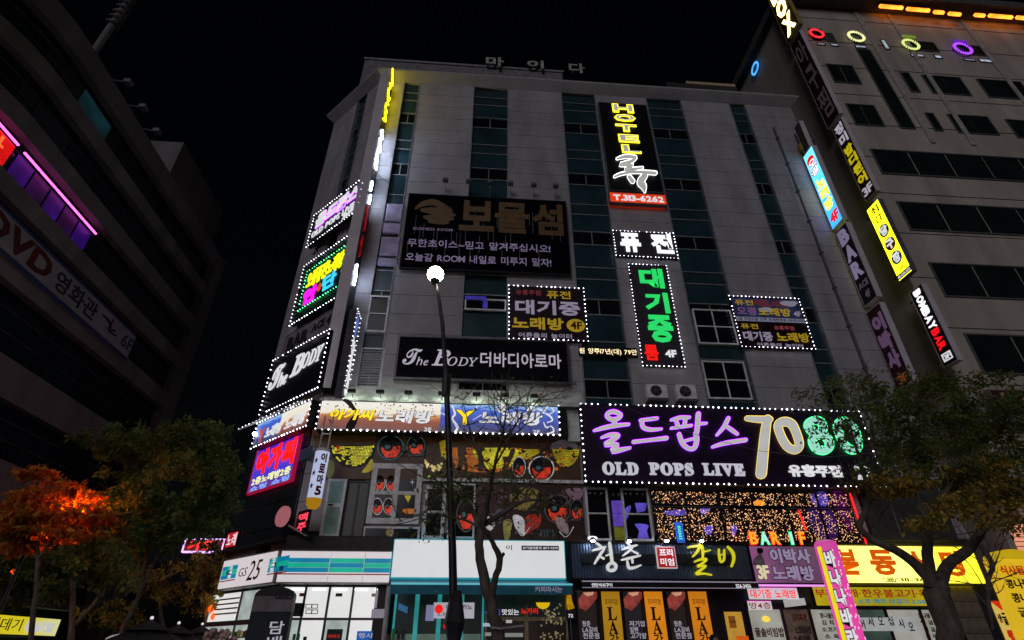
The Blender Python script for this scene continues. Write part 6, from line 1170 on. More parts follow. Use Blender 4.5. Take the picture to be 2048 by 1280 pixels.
# restaurant glass doors with menus
MSH = E('menu_sheet', 'A8ACA0', .75, False, .35, 1.5); DRC = M('letter_darkred_print', (.14, .015, .01), .5); zt5 = FR.h(1700, 1216, .1)[1]
ux = [FR.h(x, 1250, .1)[0] for x in (1500, 1570, 1626, 1700, 1780, 1850, 1905)]
t = T('restaurant_entrance', 'restaurant glass doors covered with white menu sheets and red lettering', 'shop front', FR, ((ux[0] + ux[-1]) / 2, .13, 0))
for i in range(6): t.part('pane', MB().box(ux[i] + .05, ux[i + 1] - .05, .3, zt5 - .05, .02, .06), (MSH, E('door_brown', '584C40', .6, False, .7, 2), MSH, E('door_teal', '4A6058', .6, False, .6, 1), E('door_pale', 'B0B0A8', .75, False, .3, 1), MSH)[i]); t.part('pane_frame', MB().border(ux[i], ux[i + 1] - .005, .13, zt5, .05, .0, .1), M('door_frame_dark', (.03, .025, .025), .4))
menus = ((1508, 1255, 1570, 1274, '물솥비빔밥', DRC), (1582, 1227, 1614, 1243, '김치찌개', DRC), (1588, 1252, 1624, 1268, '소고기국밥', INK), (1588, 1271, 1622, 1285, '냉면', INK), (1638, 1226, 1672, 1237, '콩나물밥', DRC), (1642, 1240, 1668, 1250, '김 치', DRC), (1642, 1254, 1676, 1264, '소고기', DRC), (1648, 1268, 1680, 1278, '소 육', DRC), (1834, 1226, 1862, 1237, '콩나물', DRC), (1840, 1240, 1868, 1250, '냉 굴', DRC), (1846, 1254, 1872, 1264, '생 굴', DRC), (1850, 1268, 1876, 1278, '굴 부', DRC))
for x0, y0, x1, y1, s, m in menus: text(t, s, FR.r2(x0, y0, x1, y1, .1), .105, m, bold=.03, depth=.01)
for k, (ch, x, y) in enumerate((('어', 1724, 1248), ('서', 1741, 1243), ('오', 1761, 1240), ('십', 1781, 1241), ('시', 1802, 1246), ('오', 1822, 1252))): text(t, ch, FR.r2(x - 8, y - 8, x + 8, y + 10, .1), .105, INK, bold=.02, depth=.01)
t.part('amber_lamp', MB().ell((FR.h(1532, 1238, .1)[0], FR.h(1532, 1238, .1)[1], .1), (.15, .1, .05), 10, 6), E('amber_lamp', 'E8C848', 1.2, False)); t.part('lintel', MB().box(ux[0], ux[-1], zt5, zt5 + .14, .0, .12), DARKM)
for x0, y0, x1, y1 in ((1716, 1235, 1840, 1262),): t.part('white_cling', MB().box(*FR.r2(x0, y0, x1, y1, .1), .1, .104), E('cling_white', 'B0B4B4', .7, False, .2))
# stone tile pier
st_ = FR.r2(1898, 1178, 1990, 1280, .1); t = T('stone_pier', 'brown grey stone tiled pier under the right end of the yellow sign', 'wall', FR, ((st_[0] + st_[1]) / 2, .13, 0)); TL_ = M('stone_tile', (.17, .145, .11), .6, 0, .25, 3); tm = {}
t.part('mortar', MB().box(st_[0], st_[1], .13, st_[3] + .1, -.02, .05), CORE)
for j in range(9):
    for i in range(3): 
        w_ = (st_[1] - st_[0]) / 3; me = tm.setdefault('m', MB().bbox(.006, w_ - .006, .006, .5, .04, .08, .008).mesh('stone_tile', TL_)); t.rep('stone_tile', me, (st_[0] + i * w_, st_[3] - .4 - j * .51, .0)) if st_[3] - .4 - j * .51 > .1 else None
# --- inflatable pink column
PF = Frame((0, 18.4, 0), (1, 0, 0), (0, -1, 0)); a, b = PF.h(1653, 1082), PF.h(1705, 1280); R_ = abs(PF.h(1673, 1090)[0] - PF.h(1633, 1090)[0]) / 2
uc = (PF.h(1633, 1095)[0] + PF.h(1672, 1095)[0]) / 2; t = T('inflatable_column', 'bright pink lit advertising column with white letters and a yellow stripe', 'advertising column', PF, (uc, .13, 0))
t.part('body', MB().tube([(uc, .3, 0), (uc, 2, 0), (uc, a[1] - .12, 0), (uc, a[1] - .02, 0)], [R_, R_, R_, R_ * .85], 24), rampmat('pink_cloth', [(0, 'F8B0D8'), (1, 'C02890'), (.3, 'E030A0'), (.7, 'D83098')], 1, 0, 1, 1.0, .4), smooth=True); t.part('top', MB().ell((uc, a[1] - .05, 0), (R_ * .86, .08, R_ * .86), 20, 6), E('pink_top', 'D8A8C0', .8, False)); t.part('base', MB().tube([(uc, .13, 0), (uc, .3, 0)], R_ * 1.15, 20), DARKM); rad = R_
zt6 = a[1]; H = zt6 - .6
for k, ch in enumerate('바나나바라라'):
    z = zt6 - .35 - k * .55; text(t, ch, (uc - rad * .95, uc - rad * .1, z - .48, z), 0, WH, bold=.05, depth=.012, back=.11, bmat=INK, bdepth=.004)
    for o in COL.objects[-2:]: wrap(o)
ye = MB(); A_ = np.linspace(-1.45, -1.0, 5)
for i in range(4): ye.add([(uc + (rad + .006) * math.sin(A_[i]), .4, (rad + .006) * math.cos(A_[i])), (uc + (rad + .006) * math.sin(A_[i + 1]), .4, (rad + .006) * math.cos(A_[i + 1])), (uc + (rad + .006) * math.sin(A_[i + 1]), zt6 - .2, (rad + .006) * math.cos(A_[i + 1])), (uc + (rad + .006) * math.sin(A_[i]), zt6 - .2, (rad + .006) * math.cos(A_[i]))], [(0, 1, 2, 3)])
t.part('yellow_stripe', ye, E('column_yellow', 'E8D810', 1, False)); pt = MB(); rng = random.Random(8)
for i in range(60):
    th = rng.uniform(-.6, 1.3); z = rng.uniform(.6, zt6 - .3); pt.ell((uc + (rad + .004) * math.sin(th), z, (rad + .004) * math.cos(th)), (.022, .035, .01), 6, 4)
t.part('printed_petal', pt, E('petal_pink', 'F8D0E8', 1, False), kind='stuff')
# --- yellow menu columns and small banner at the right edge
YF2 = Frame((0, 13, 0), (1, 0, 0), (0, -1, 0)); q = YF2.rect([(1984, 1115), (2062, 1110), (2092, 1280), (2020, 1280)], 0)
a = YF2.h(1984, 1118); b = YF2.h(2050, 1118); t = T('yellow_menu_column', 'round topped yellow lit menu sign with red and black dish names at the right edge', 'sign', YF2, ((a[0] + b[0]) / 2 + .3, .13, 0)); u0, u1 = a[0] + .02, a[0] + 1.15
t.part('panel', MB().box(u0, u1, .4, a[1] - .02, -.3, 0), E('menu_yellow', 'D8B020', .95, True, .1)); t.part('round_cap', MB().prism([((u0 + u1) / 2 + (u1 - u0) / 2 * math.cos(k), a[1] + .22 * math.sin(k)) for k in np.linspace(0, math.pi, 12)], -.28, .02), E('cap_yellow', 'C8A818', .8, False)); t.part('foot', MB().box(u0 - .05, u1 + .05, .13, .4, -.4, .1), DARKM)
for k, (s, m) in enumerate((('식사됩니다', DRC), ('콩나물해장', INK), ('콩나물비빔', INK), ('굴국밥', M('ink_olive', (.12, .10, .02), .5)), ('굴해장', M('ink_olive', 'x')), ('수육', DRC))): z = a[1] - .14 - k * .29; text(t, s, (u0 + .06, u1 - .06, z - .2, z), 0, E('menu_red_print', 'C03010', .7, False) if k == 0 else m, bold=.03, depth=.01)
NF = Frame((0, 15, 0), (1, 0, 0), (0, -1, 0)); q = NF.rect([(1978, 1202), (2010, 1202), (2030, 1280), (1990, 1280)], 0); u0 = NF.h(1980, 1202)[0]; u1 = NF.h(2012, 1202)[0]; z1 = q[3]
t = T('noodle_flag', 'narrow yellow flag banner with a red tip and black and red letters', 'banner', NF, ((u0 + u1) / 2, .13, 0)); t.part('cloth', MB().prism([(u0, z1), (u1, z1), (u1, z1 - .7), (u1 + .15, z1 - 1.2), (u1 + .1, .6), (u0 + .05, .6), (u0, z1 - .9)], -.02, 0), E('flag_cream', 'D8B858', .9, False, .2)); t.part('red_tip', MB().prism([(u0, z1), (u1, z1), ((u0 + u1) / 2, z1 - .22)], 0, .01), E('flag_red', 'D03010', .9, False)); text(t, '굴', (u0 + .14, u1 - .03, z1 - .55, z1 - .27), .0, INK, bold=.04, depth=.01); text(t, '생', (u0 + .02, u0 + .12, z1 - .5, z1 - .3), .0, INK, bold=.02, depth=.01)
for k, ch in enumerate('칼국'): text(t, ch, (u0 + .1, u1, z1 - .95 - .35 * k, z1 - .65 - .35 * k), 0, E('flag_letter_red', 'C02810', .8, False), bold=.05, depth=.01)
t.part('pole', MB().tube([(u0 - .03, .13, 0), (u0 - .03, z1 + .05, 0)], .015), STEEL); t.part('crossbar', MB().tube([(u0 - .2, z1 + .02, 0), (u1, z1 + .0, 0)], .012), STEEL); t.part('base', MB().box(u0 - .25, u0 + .2, .13, .2, -.2, .2), DARKM)
# pink slatted lit panel and maroon canopy sign on the tower
q = FR.r2(2015, 1046, 2070, 1110, .5); t = T('pink_slat_panel', 'peach lit panel with horizontal slats at the right edge', 'lit panel', FR, (q[0], q[2], .3)); t.part('light_box', MB().box(q[0], q[1] + 2, q[2] - .6, q[3], .2, .4), E('peach_light', 'F0A080', .9, True, .15, 1)); 
for i in range(12): z = q[2] - .55 + i * .17; t.part('slat', MB().box(q[0], q[1] + 2, z, z + .025, .41, .44), M('slat_brown', (.25, .15, .12), .5))
t.part('side_post', MB().box(q[0] - .3, q[0] - .02, 3, q[3] + .1, .1, .45), RW)
q = FR.r2(1972, 780, 2070, 808, .5); t, r, w = board('maroon_canopy_sign', 'unlit maroon strip sign with pale partly hidden lettering right of the tree', FR, None, .3, .3, M('maroon_sign', (.07, .015, .03), .5), M('maroon_edge', (.3, .2, .22), .5), rect=(q[0], q[1] + 2, q[2], q[3])); text(t, 'BIKE79', (r[0] + .5, r[0] + 2.4, r[2] + .15, r[3] - .15), w, E('letter_mauve', '8A5868', .5, False), depth=.02)
q = FR.r2(1930, 812, 2070, 850, .5); t, r, w = board('white_strip_sign', 'faint white unlit sign half hidden by leaves under the maroon strip', FR, None, .3, .3, M('pale_sign', (.30, .30, .32), .6, 0, .4, 3), DARKM, rect=(q[0], q[1] + 2, q[2], q[3]))

# ================================================================== STREET LAMP
PL = Frame((0, 11.0, 0), (1, 0, 0), (0, -1, 0))
lx, lz = PL.h(871, 549); bx_, _ = PL.h(908, 1280); POST = M('post_dark_iron', (.05, .048, .055), .4, .4)
t = T('street_lamp', 'tall thin dark street lamp post with a blazing round globe in front of the facade', 'street lamp', PL, (bx_ + .03, .13, 0))
pp = [(*PL.h(908, 1280), 0), (*PL.h(905, 1100), 0), (*PL.h(898, 900), 0), (*PL.h(893, 770), 0), (*PL.h(885, 650), 0), (*PL.h(877, 590), 0), (lx, lz - .2, 0)]
pp = [(pp[0][0] + .03, .13, 0)] + pp; zj = PL.h(910, 1232)[1]
t.part('pole', MB().tube(pp, [.088, .084, .076, .068, .058, .048, .04, .035], 12), POST, smooth=True); t.part('joint_collar', MB().tube([(pp[4][0], pp[4][1] - .25, 0), (pp[4][0], pp[4][1] + .25, 0)], .1, 10), POST)
t.part('speaker_box', MB().tube([(pp[1][0], zj - .45, 0), (pp[1][0], zj - .1, 0), (pp[1][0], zj + .12, 0), (pp[1][0], zj + .4, 0)], [.1, .19, .15, .1], 9), POST); t.part('base', MB().tube([(pp[0][0], .13, 0), (pp[0][0], .8, 0), (pp[0][0], .9, 0)], [.2, .16, .1], 14), POST)
t.part('globe', MB().ell((lx, lz, 0), .20, 20, 14), E('lamp_globe', 'FFE8C8', 75, True, 0), smooth=True); t.part('globe_cap', MB().tube([(lx, lz + .16, 0), (lx, lz + .26, 0)], [.14, .04], 12), POST); t.part('globe_seat', MB().tube([(lx, lz - .3, 0), (lx, lz - .17, 0)], [.05, .12], 12), POST)
# overhead wires
wi = T('overhead_wire', 'thin dark cable running from the tall blade to the black banner', 'cable', FR, (-5, 24, 1)); wi.part('cable', MB().tube([(-6.0, FR.h(752, 345)[1], .9), (-5.2, FR.h(775, 370)[1], .5), (*FR.h(808, 388, .2), .2)], .014, 5), DARKM)
wi = T('sagging_wire', 'thin cable drooping across the front of the huge purple sign', 'cable', FR, (8, 9, 1.2)); wi.part('cable', MB().tube([(*FR.h(x, y, 1.1), 1.1) for x, y in ((1215, 798), (1300, 835), (1400, 872), (1520, 902), (1640, 915), (1760, 905))], .008, 5), STEEL)

# ================================================================== TREES
BARK = M('bark_dark', (.17, .14, .115), .9, 0, .4, 4, .9, stretch=(3, 1, 3)); BARKL = M('bark_light', (.13, .11, .09), .9, 0, .4, 5, .9, stretch=(3, 1, 3))
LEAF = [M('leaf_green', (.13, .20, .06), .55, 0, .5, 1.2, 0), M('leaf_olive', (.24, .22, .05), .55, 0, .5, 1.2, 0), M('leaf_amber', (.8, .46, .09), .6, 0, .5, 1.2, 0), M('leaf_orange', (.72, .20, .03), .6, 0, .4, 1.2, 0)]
for m in LEAF:   # thin leaves let a little light through
    nt_ = m.node_tree; b = nt_.nodes['Principled BSDF']; out = nt_.nodes['Material Output']; tr = nt_.nodes.new('ShaderNodeBsdfTranslucent'); ad = nt_.nodes.new('ShaderNodeMixShader'); ad.inputs[0].default_value = .5
    r_ = [n for n in nt_.nodes if n.type == 'VALTORGB'][0]; nt_.links.new(r_.outputs[0], tr.inputs[0]); nt_.links.new(b.outputs[0], ad.inputs[1]); nt_.links.new(tr.outputs[0], ad.inputs[2]); nt_.links.new(ad.outputs[0], out.inputs[0])
def leaves(t, clumps, n, size, mats, weights, seed=1, name='foliage', parent=None):
    """clumps: (u, z, w, ru, rz, rw); leaf blades scattered through them"""
    rng = np.random.default_rng(seed); C = np.array(clumps, float); vol = C[:, 3] * C[:, 4]; k = rng.choice(len(C), n, p=vol / vol.sum())
    d = rng.normal(size=(n, 3)); d /= np.linalg.norm(d, axis=1)[:, None]; r = rng.random(n) ** .45
    # clusters inside clumps: sprays of leaves hung on twigs
    cc = rng.normal(size=(len(C), 26, 3)); cc /= np.linalg.norm(cc, axis=2)[:, :, None]; cc *= rng.random((len(C), 26, 1)) ** .5
    j = rng.integers(0, 26, n); base = C[k, :3] + cc[k, j] * C[k, 3:] + d * r[:, None] * C[k, 3:] * .26
    a = rng.normal(size=(n, 3)); a /= np.linalg.norm(a, axis=1)[:, None]; a[:, 1] -= .35; a /= np.linalg.norm(a, axis=1)[:, None]
    b = np.cross(a, rng.normal(size=(n, 3))); b /= np.linalg.norm(b, axis=1)[:, None]; s = size * (.6 + .8 * rng.random(n))[:, None]
    V = np.stack([base, base + a * s * .5 + b * s * .22, base + a * s, base + a * s * .5 - b * s * .22], 1).reshape(-1, 3) - np.array(t.off)
    me = bpy.data.meshes.new(name); me.vertices.add(n * 4); me.vertices.foreach_set('co', V.ravel()); me.loops.add(n * 4); me.loops.foreach_set('vertex_index', np.arange(n * 4)); me.polygons.add(n); me.polygons.foreach_set('loop_start', np.arange(n) * 4)
    for m in mats: me.materials.append(m)
    me.polygons.foreach_set('material_index', rng.choice(len(mats), n, p=np.array(weights) / sum(weights)).astype(np.int32)); me.update(calc_edges=True); me.validate()
    return t.part(name, me, None, parent, kind='stuff')
def limbs(t, fr, lines, mat, rng, name='branch', twig=0, parent=None):
    """lines: [(x, y, width px), ...] with optional out-offset"""
    ends = []; Y_ = -float(fr.o @ fr.n)
    for i, ln in enumerate(lines):
        pts, rs = [], []; w = rng.uniform(-.25, .25) if i else 0
        for k, p in enumerate(ln):
            ww = w * k; u, z = fr.h(p[0], p[1], ww); d = (.66 if Y_ < 9.2 else .74) * abs((fr.w(u, z, ww) - CAM) @ FW); pts.append((u, z, ww)); rs.append(p[2] * d / FPX / 2)
        q = catmull([(*a, b) for a, b in zip(pts, rs)], 4); q = [x for x in q]
        jj = [x[:3] + np.array([rng.uniform(-1, 1), 0, rng.uniform(-1, 1)]) * x[3] * .18 for x in q]; t.part(name if i else 'trunk', MB().tube(jj, [max(.004, x[3]) for x in q], 9 if i < 4 else 6), mat, parent, smooth=True); ends.append([(*j_, x[3]) for j_, x in zip(jj, q)])
    return ends
def twigs(t, ends, n, length, mat, rng, name='twig', spread=.8, start=.3):
    mb = MB()
    for e in ends:
        for _ in range(n):
            k = rng.randrange(int(len(e) * start), len(e)); p = np.array(e[k][:3]); d = np.array([rng.uniform(-1, 1), rng.uniform(-.1, 1), rng.uniform(-.6, .6)]) * spread; d /= np.linalg.norm(d); L = length * rng.uniform(.4, 1.1); pts = [p]; cur = p
            for s in range(4): d = d + np.array([rng.uniform(-.4, .4), rng.uniform(-.15, .35), rng.uniform(-.4, .4)]) * .6; d /= np.linalg.norm(d); cur = cur + d * L / 4; pts.append(cur)
            mb.tube(pts, [.011, .009, .007, .005, .003], 4, caps=False)
            for s in (2, 3):
                d2 = d + np.array([rng.uniform(-1, 1), rng.uniform(-.5, 1), rng.uniform(-.5, .5)]) * .9; d2 /= np.linalg.norm(d2); mb.tube([pts[s], pts[s] + d2 * L * .25, pts[s] + d2 * L * .42 + np.array([0, .02, 0])], [.006, .004, .002], 4, caps=False)
    t.part(name, mb, mat, kind='stuff'); return mb
# bare tree in the middle
C1 = Frame((0, 9.5, 0), (1, 0, 0), (0, -1, 0)); rng = random.Random(21); g = C1.h(1000, 1280)
t = T('bare_tree', 'slender nearly bare tree with a forked trunk before the white lightbox', 'tree', C1, (g[0], .13, 0))
x0 = 1003
base = [(x0 + 90 * 0, 1560, 46)]
ends = limbs(t, C1, [[(1020, 1700, 50), (1010, 1400, 42), (998, 1280, 37), (985, 1220, 33), (968, 1150, 28), (957, 1090, 24), (962, 1060, 26)],
    [(980, 1200, 24), (990, 1160, 18), (999, 1118, 18), (985, 1085, 13), (972, 1062, 11), (955, 1040, 8)], [(999, 1118, 14), (1008, 1106, 8)],
    [(960, 1062, 18), (950, 1030, 14), (930, 1000, 9), (905, 985, 5), (870, 975, 3)], [(962, 1060, 20), (972, 1020, 16), (978, 985, 12), (985, 950, 10), (992, 920, 8), (1004, 870, 5), (1012, 820, 3), (1015, 780, 1.5)],
    [(985, 960, 8), (965, 925, 6), (950, 890, 5), (938, 850, 3), (925, 800, 1.5)], [(965, 1050, 18), (1000, 1030, 14), (1030, 1010, 11), (1060, 1000, 8), (1100, 1005, 4), (1140, 1020, 2)], [(1010, 1025, 9), (1040, 985, 6), (1070, 955, 4), (1090, 925, 2)],
    [(990, 930, 6), (1010, 895, 5), (1030, 850, 4), (1060, 810, 2.4), (1085, 785, 1.4)], [(960, 1055, 9), (930, 1040, 6), (900, 1035, 5), (865, 1030, 3), (820, 1035, 2), (790, 1050, 1.4)], [(1000, 900, 4), (1002, 850, 3), (1000, 800, 1.5)], [(905, 985, 4), (870, 960, 2.6), (840, 920, 2), (810, 900, 1.3)], [(1012, 880, 4), (1050, 850, 3), (1075, 800, 1.6), (1120, 780, 1)]], BARK, rng)
twigs(t, ends[3:], 13, .75, BARK, rng)
pts = [e[-1] for e in ends[3:]]; leaves(t, [(p[0], p[1], p[2], .35, .25, .35) for p in pts], 260, .075, LEAF[:2], (1, 1), 5)
leaves(t, [(C1.h(x, y)[0], C1.h(x, y)[1], 0, .45, .28, .4) for x, y in ((880, 980), (930, 1000), (870, 1050), (990, 985), (1020, 960), (960, 960), (1060, 1005), (910, 960))], 900, .075, LEAF[:2], (2, 1), 6, 'foliage')
t.part('rope_band', MB().tube([(g[0] - .14, C1.h(1000, 1256)[1], .12), (g[0], C1.h(1000, 1258)[1], .2), (g[0] + .35, C1.h(1030, 1252)[1], .1)], .014, 5), WFR)
# right tree, leaves coloured amber where the yellow sign lights them
C2 = Frame((0, 9.0, 0), (1, 0, 0), (0, -1, 0)); rng = random.Random(5); g = C2.h(1905, 1280)
t = T('forked_tree', 'big street tree with a thick forked dark trunk and green leaves coloured amber where a sign lights them, at right', 'tree', C2, (g[0], .13, 0))
ends = limbs(t, C2, [[(1950, 1680, 110), (1925, 1420, 84), (1905, 1280, 72), (1885, 1220, 68), (1866, 1165, 64)],
    [(1866, 1175, 40), (1835, 1130, 30), (1790, 1100, 25), (1745, 1080, 20), (1720, 1050, 18), (1738, 1000, 14), (1728, 950, 12), (1715, 905, 8), (1700, 850, 5)], [(1862, 1170, 38), (1856, 1110, 30), (1850, 1050, 26), (1835, 1000, 18), (1820, 950, 12), (1830, 900, 9), (1840, 850, 6), (1835, 800, 4)],
    [(1876, 1175, 40), (1895, 1130, 32), (1940, 1095, 28), (1965, 1050, 24), (1970, 1000, 18), (1985, 950, 14), (2010, 900, 10), (2030, 850, 6)], [(1850, 1060, 18), (1880, 1000, 14), (1910, 960, 10), (1960, 920, 8), (2000, 900, 5)], [(1745, 1080, 12), (1760, 1030, 9), (1790, 990, 7), (1800, 930, 5), (1790, 870, 4)], [(1960, 1090, 16), (1985, 1130, 14), (1975, 1170, 12), (1985, 1260, 10)],
    [(1840, 1010, 12), (1790, 960, 8), (1750, 900, 6), (1740, 840, 4), (1700, 790, 3)], [(1950, 1075, 12), (2000, 1040, 9), (2050, 1000, 6)]], BARK, rng)
twigs(t, ends[1:], 14, .9, BARK, rng)
def cl(fr, L, s=1.0, dw=.9): return [(fr.h(x, y, w)[0], fr.h(x, y, w)[1], w, rx * .0105 * s, ry * .0105 * s, dw) for x, y, rx, ry, w in L]
leaves(t, cl(C2, [(1780, 800, 55, 36, .2), (1790, 860, 34, 40, 0), (1860, 780, 55, 35, -.5), (1940, 800, 60, 50, .3), (1850, 870, 70, 50, .2), (1950, 880, 70, 50, -.2), (2020, 830, 50, 50, 0), (2030, 930, 50, 50, .3), (1785, 920, 30, 34, .3), (1900, 950, 60, 40, -.2)]), 13500, .085, LEAF[:2], (3, 1.2), 7)
leaves(t, cl(C2, [(1640, 785, 38, 24, .2), (1700, 775, 46, 26, -.3), (1690, 840, 40, 26, 0), (1730, 860, 30, 34, 0), (1720, 930, 40, 24, .2), (1690, 880, 30, 20, .2), (1650, 850, 24, 16, .2)]), 2600, .07, LEAF[:2], (3, 1.2), 17, 'sparse_foliage')
leaves(t, cl(C2, [(1820, 965, 40, 14, .9), (1775, 985, 34, 12, .6), (1890, 1022, 44, 14, .9), (1930, 1000, 40, 16, .5), (1995, 990, 40, 30, .4), (1880, 1048, 44, 10, .9), (2025, 1040, 36, 20, .5), (1745, 960, 24, 10, .5), (1960, 940, 50, 20, .2)], 1.0, .6), 4200, .085, LEAF[1:3], (1.3, 1), 8, 'amber_lit_foliage')  # amber leaf colour stands in for the yellow sign's light
# left side-street trees
def street_tree(label, Y, trunk, clumps, n, mats, wts, seed, bark=BARK, size=.14, dw=1.2, extra=()):
    n = int(n * .62); fr = Frame((0, Y, 0), (1, 0, 0), (0, -1, 0)); rng = random.Random(seed); g = fr.h(*trunk[0][0][:2]); t = T('street_tree', label, 'tree', fr, (g[0], .13, 0), 'trees along the side street at left')
    tr = [[(trunk[0][0][0] - (trunk[0][1][0] - trunk[0][0][0]) * .7, trunk[0][0][1] + 110, trunk[0][0][2] * 1.15)] + list(trunk[0])] + list(trunk[1:])
    e = limbs(t, fr, tr, bark, rng); twigs(t, e[1:] or e, 8, 1.2, bark, rng); k = Y / 1000
    leaves(t, [(fr.h(x, y, w)[0], fr.h(x, y, w)[1], w, rx * k * 1.05, ry * k * 1.1, dw) for x, y, rx, ry, w in clumps], n, size, mats, wts, seed + 30); return t
street_tree('green street tree with a pale leaning trunk left of the lit store corner', 15.5, [[(238, 1282, 16), (262, 1225, 14), (280, 1185, 12), (290, 1130, 10), (300, 1060, 7)], [(280, 1185, 9), (310, 1120, 7), (330, 1050, 5), (345, 980, 3)], [(288, 1140, 8), (250, 1060, 6), (230, 1000, 4)]],
            [(330, 900, 70, 45, 0), (400, 930, 60, 50, .4), (430, 880, 40, 24, 0), (370, 1000, 70, 45, .2), (290, 1010, 60, 50, 0), (440, 990, 30, 50, 0), (270, 930, 60, 40, -.4),  (230, 880, 50, 30, .2), (310, 1070, 40, 30, 0), (400, 1060, 40, 24, .2)], 25000, LEAF[:2], (7, 1), 2, BARKL)
street_tree('dark green tree with several thin trunks at the far left', 19, [[(140, 1290, 16), (145, 1220, 14), (142, 1150, 12), (120, 1080, 9)], [(150, 1250, 12), (200, 1190, 9), (225, 1120, 7), (240, 1060, 5)], [(142, 1150, 9), (170, 1090, 7), (160, 1030, 4)]],
            [(110, 1120, 70, 40, 0), (180, 1150, 70, 40, .3), (60, 1160, 60, 40, 0), (200, 1090, 60, 40, .5), (180, 1040, 60, 40, 0), (20, 1100, 40, 40, 0)], 16000, LEAF[:2], (7, 1), 3, size=.17)
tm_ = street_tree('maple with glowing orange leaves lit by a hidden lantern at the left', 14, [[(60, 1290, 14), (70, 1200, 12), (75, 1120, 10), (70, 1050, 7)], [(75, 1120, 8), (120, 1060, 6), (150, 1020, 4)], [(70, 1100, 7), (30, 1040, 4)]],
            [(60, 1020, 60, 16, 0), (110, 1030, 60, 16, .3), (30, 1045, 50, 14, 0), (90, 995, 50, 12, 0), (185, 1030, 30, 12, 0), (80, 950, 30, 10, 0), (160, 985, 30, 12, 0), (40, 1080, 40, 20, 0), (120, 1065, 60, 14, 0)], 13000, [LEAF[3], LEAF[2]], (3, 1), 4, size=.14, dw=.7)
street_tree('small bare amber tinted tree in the gap left of the store', 24, [[(330, 1290, 12), (322, 1230, 10), (315, 1180, 8), (300, 1130, 6)], [(315, 1180, 6), (345, 1140, 4)], [(410, 1250, 6), (405, 1180, 5), (400, 1120, 3)]],
            [(310, 1165, 34, 14, 0), (330, 1185, 30, 12, 0), (290, 1150, 24, 12, 0), (400, 1130, 50, 30, 0), (420, 1190, 40, 30, 0), (230, 1230, 40, 20, 0)], 6000, [LEAF[1], LEAF[2]], (1, 1), 5, size=.16)
# lantern behind the maple
ML = Frame((0, 14.6, 0), (1, 0, 0), (0, -1, 0)); u, z = ML.h(80, 1035, .4)
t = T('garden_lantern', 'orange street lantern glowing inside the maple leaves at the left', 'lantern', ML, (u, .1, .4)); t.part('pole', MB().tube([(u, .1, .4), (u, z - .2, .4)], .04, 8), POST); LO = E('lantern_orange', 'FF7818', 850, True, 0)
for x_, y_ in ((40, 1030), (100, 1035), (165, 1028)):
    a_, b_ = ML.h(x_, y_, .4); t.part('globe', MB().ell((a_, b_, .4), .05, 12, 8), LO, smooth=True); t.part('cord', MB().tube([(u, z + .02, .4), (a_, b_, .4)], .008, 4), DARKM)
for i, (x, y) in enumerate(((30, 1145), (452, 1195), (446, 1212), (423, 1217), (428, 1233))):
    Y = 24 if i else 20; fr = Frame((0, Y, 0), (1, 0, 0), (0, -1, 0)); u, z = fr.h(x, y); t = T('small_lantern', ('single orange glowing lantern under the far left tree', 'topmost small orange lantern beside the store corner', 'second small orange lantern beside the store corner', 'small orange lantern furthest left in the store corner cluster', 'lowest small orange lantern in the store corner cluster')[i], 'lantern', fr, (u, z, 0), 'small orange lanterns by the side street')
    t.part('globe', MB().ell((u, z, 0), .13, 8, 6), E('small_lantern', 'FF5A18', 1.8, True)); t.part('cord', MB().tube([(u, z + .12, 0), (u, z + .9, 0)], .01, 4), DARKM)
# side street back wall, low building with yellow sign at left
for i, (x0, x1, h, Y, lab) in enumerate(((-34, -19.5, 9, 62, 'dark low building closing the side street far behind the trees'), (-19, -8, 6, 70, 'lower dark building farther back along the side street'))):
    fr = Frame((0, Y, 0), (1, 0, 0), (0, -1, 0)); b_ = T('distant_building', lab, 'building', fr, ((x0 + x1) / 2, 0, 0)); b_.part('wall', MB().box(x0, x1, 0, h, -6, 0), M('distant_wall', (.05, .045, .05), .8)); b_.part('roof', MB().box(x0 - .2, x1 + .2, h, h + .3, -6, .3), CORE)
    for k in range(4): b_.part('window', MB().box(x0 + 1 + k * 2.4, x0 + 2.4 + k * 2.4, h - 3, h - 1.4, 0, .05), LGM)
r_ = (LB.h(-70, 1215, .3)[0], LB.h(119, 1240, .3)[0], LB.h(119, 1275, .3)[1], LB.h(119, 1237, .3)[1])
t, r, w = board('yellow_snack_sign', 'lit yellow shop sign with dark handwriting at the lower left edge', LB, None, .1, .3, rampmat('yellow_print2', [(0, 'D8C818'), (1, 'E0E0A0'), (.6, 'E0D020')], 0, 0, 1, .85), DARKM, rect=r_); text(t, '뻔데기', (r[1] - 3.9, r[1] - 2.2, r[2] + .15, r[3] - .12), w, INK, bold=0, depth=.01); text(t, '통닭발', (r[1] - 2.0, r[1] - .3, r[2] + .15, r[3] - .15), w, E('letter_palelilac', 'C8C8D0', .9, False), bold=.04, depth=.01)
ca = T('shop_canopy', 'dark canopy slab above the yellow sign at lower left', 'canopy', LB, (r[1] - 3, r[3] + .3, .0)); ca.part('slab', MB().box(r[0] - 4, r[1] + 3, r[3] + .25, r[3] + .5, 0, 1.0), M('canopy_grey', (.10, .095, .1), .7))
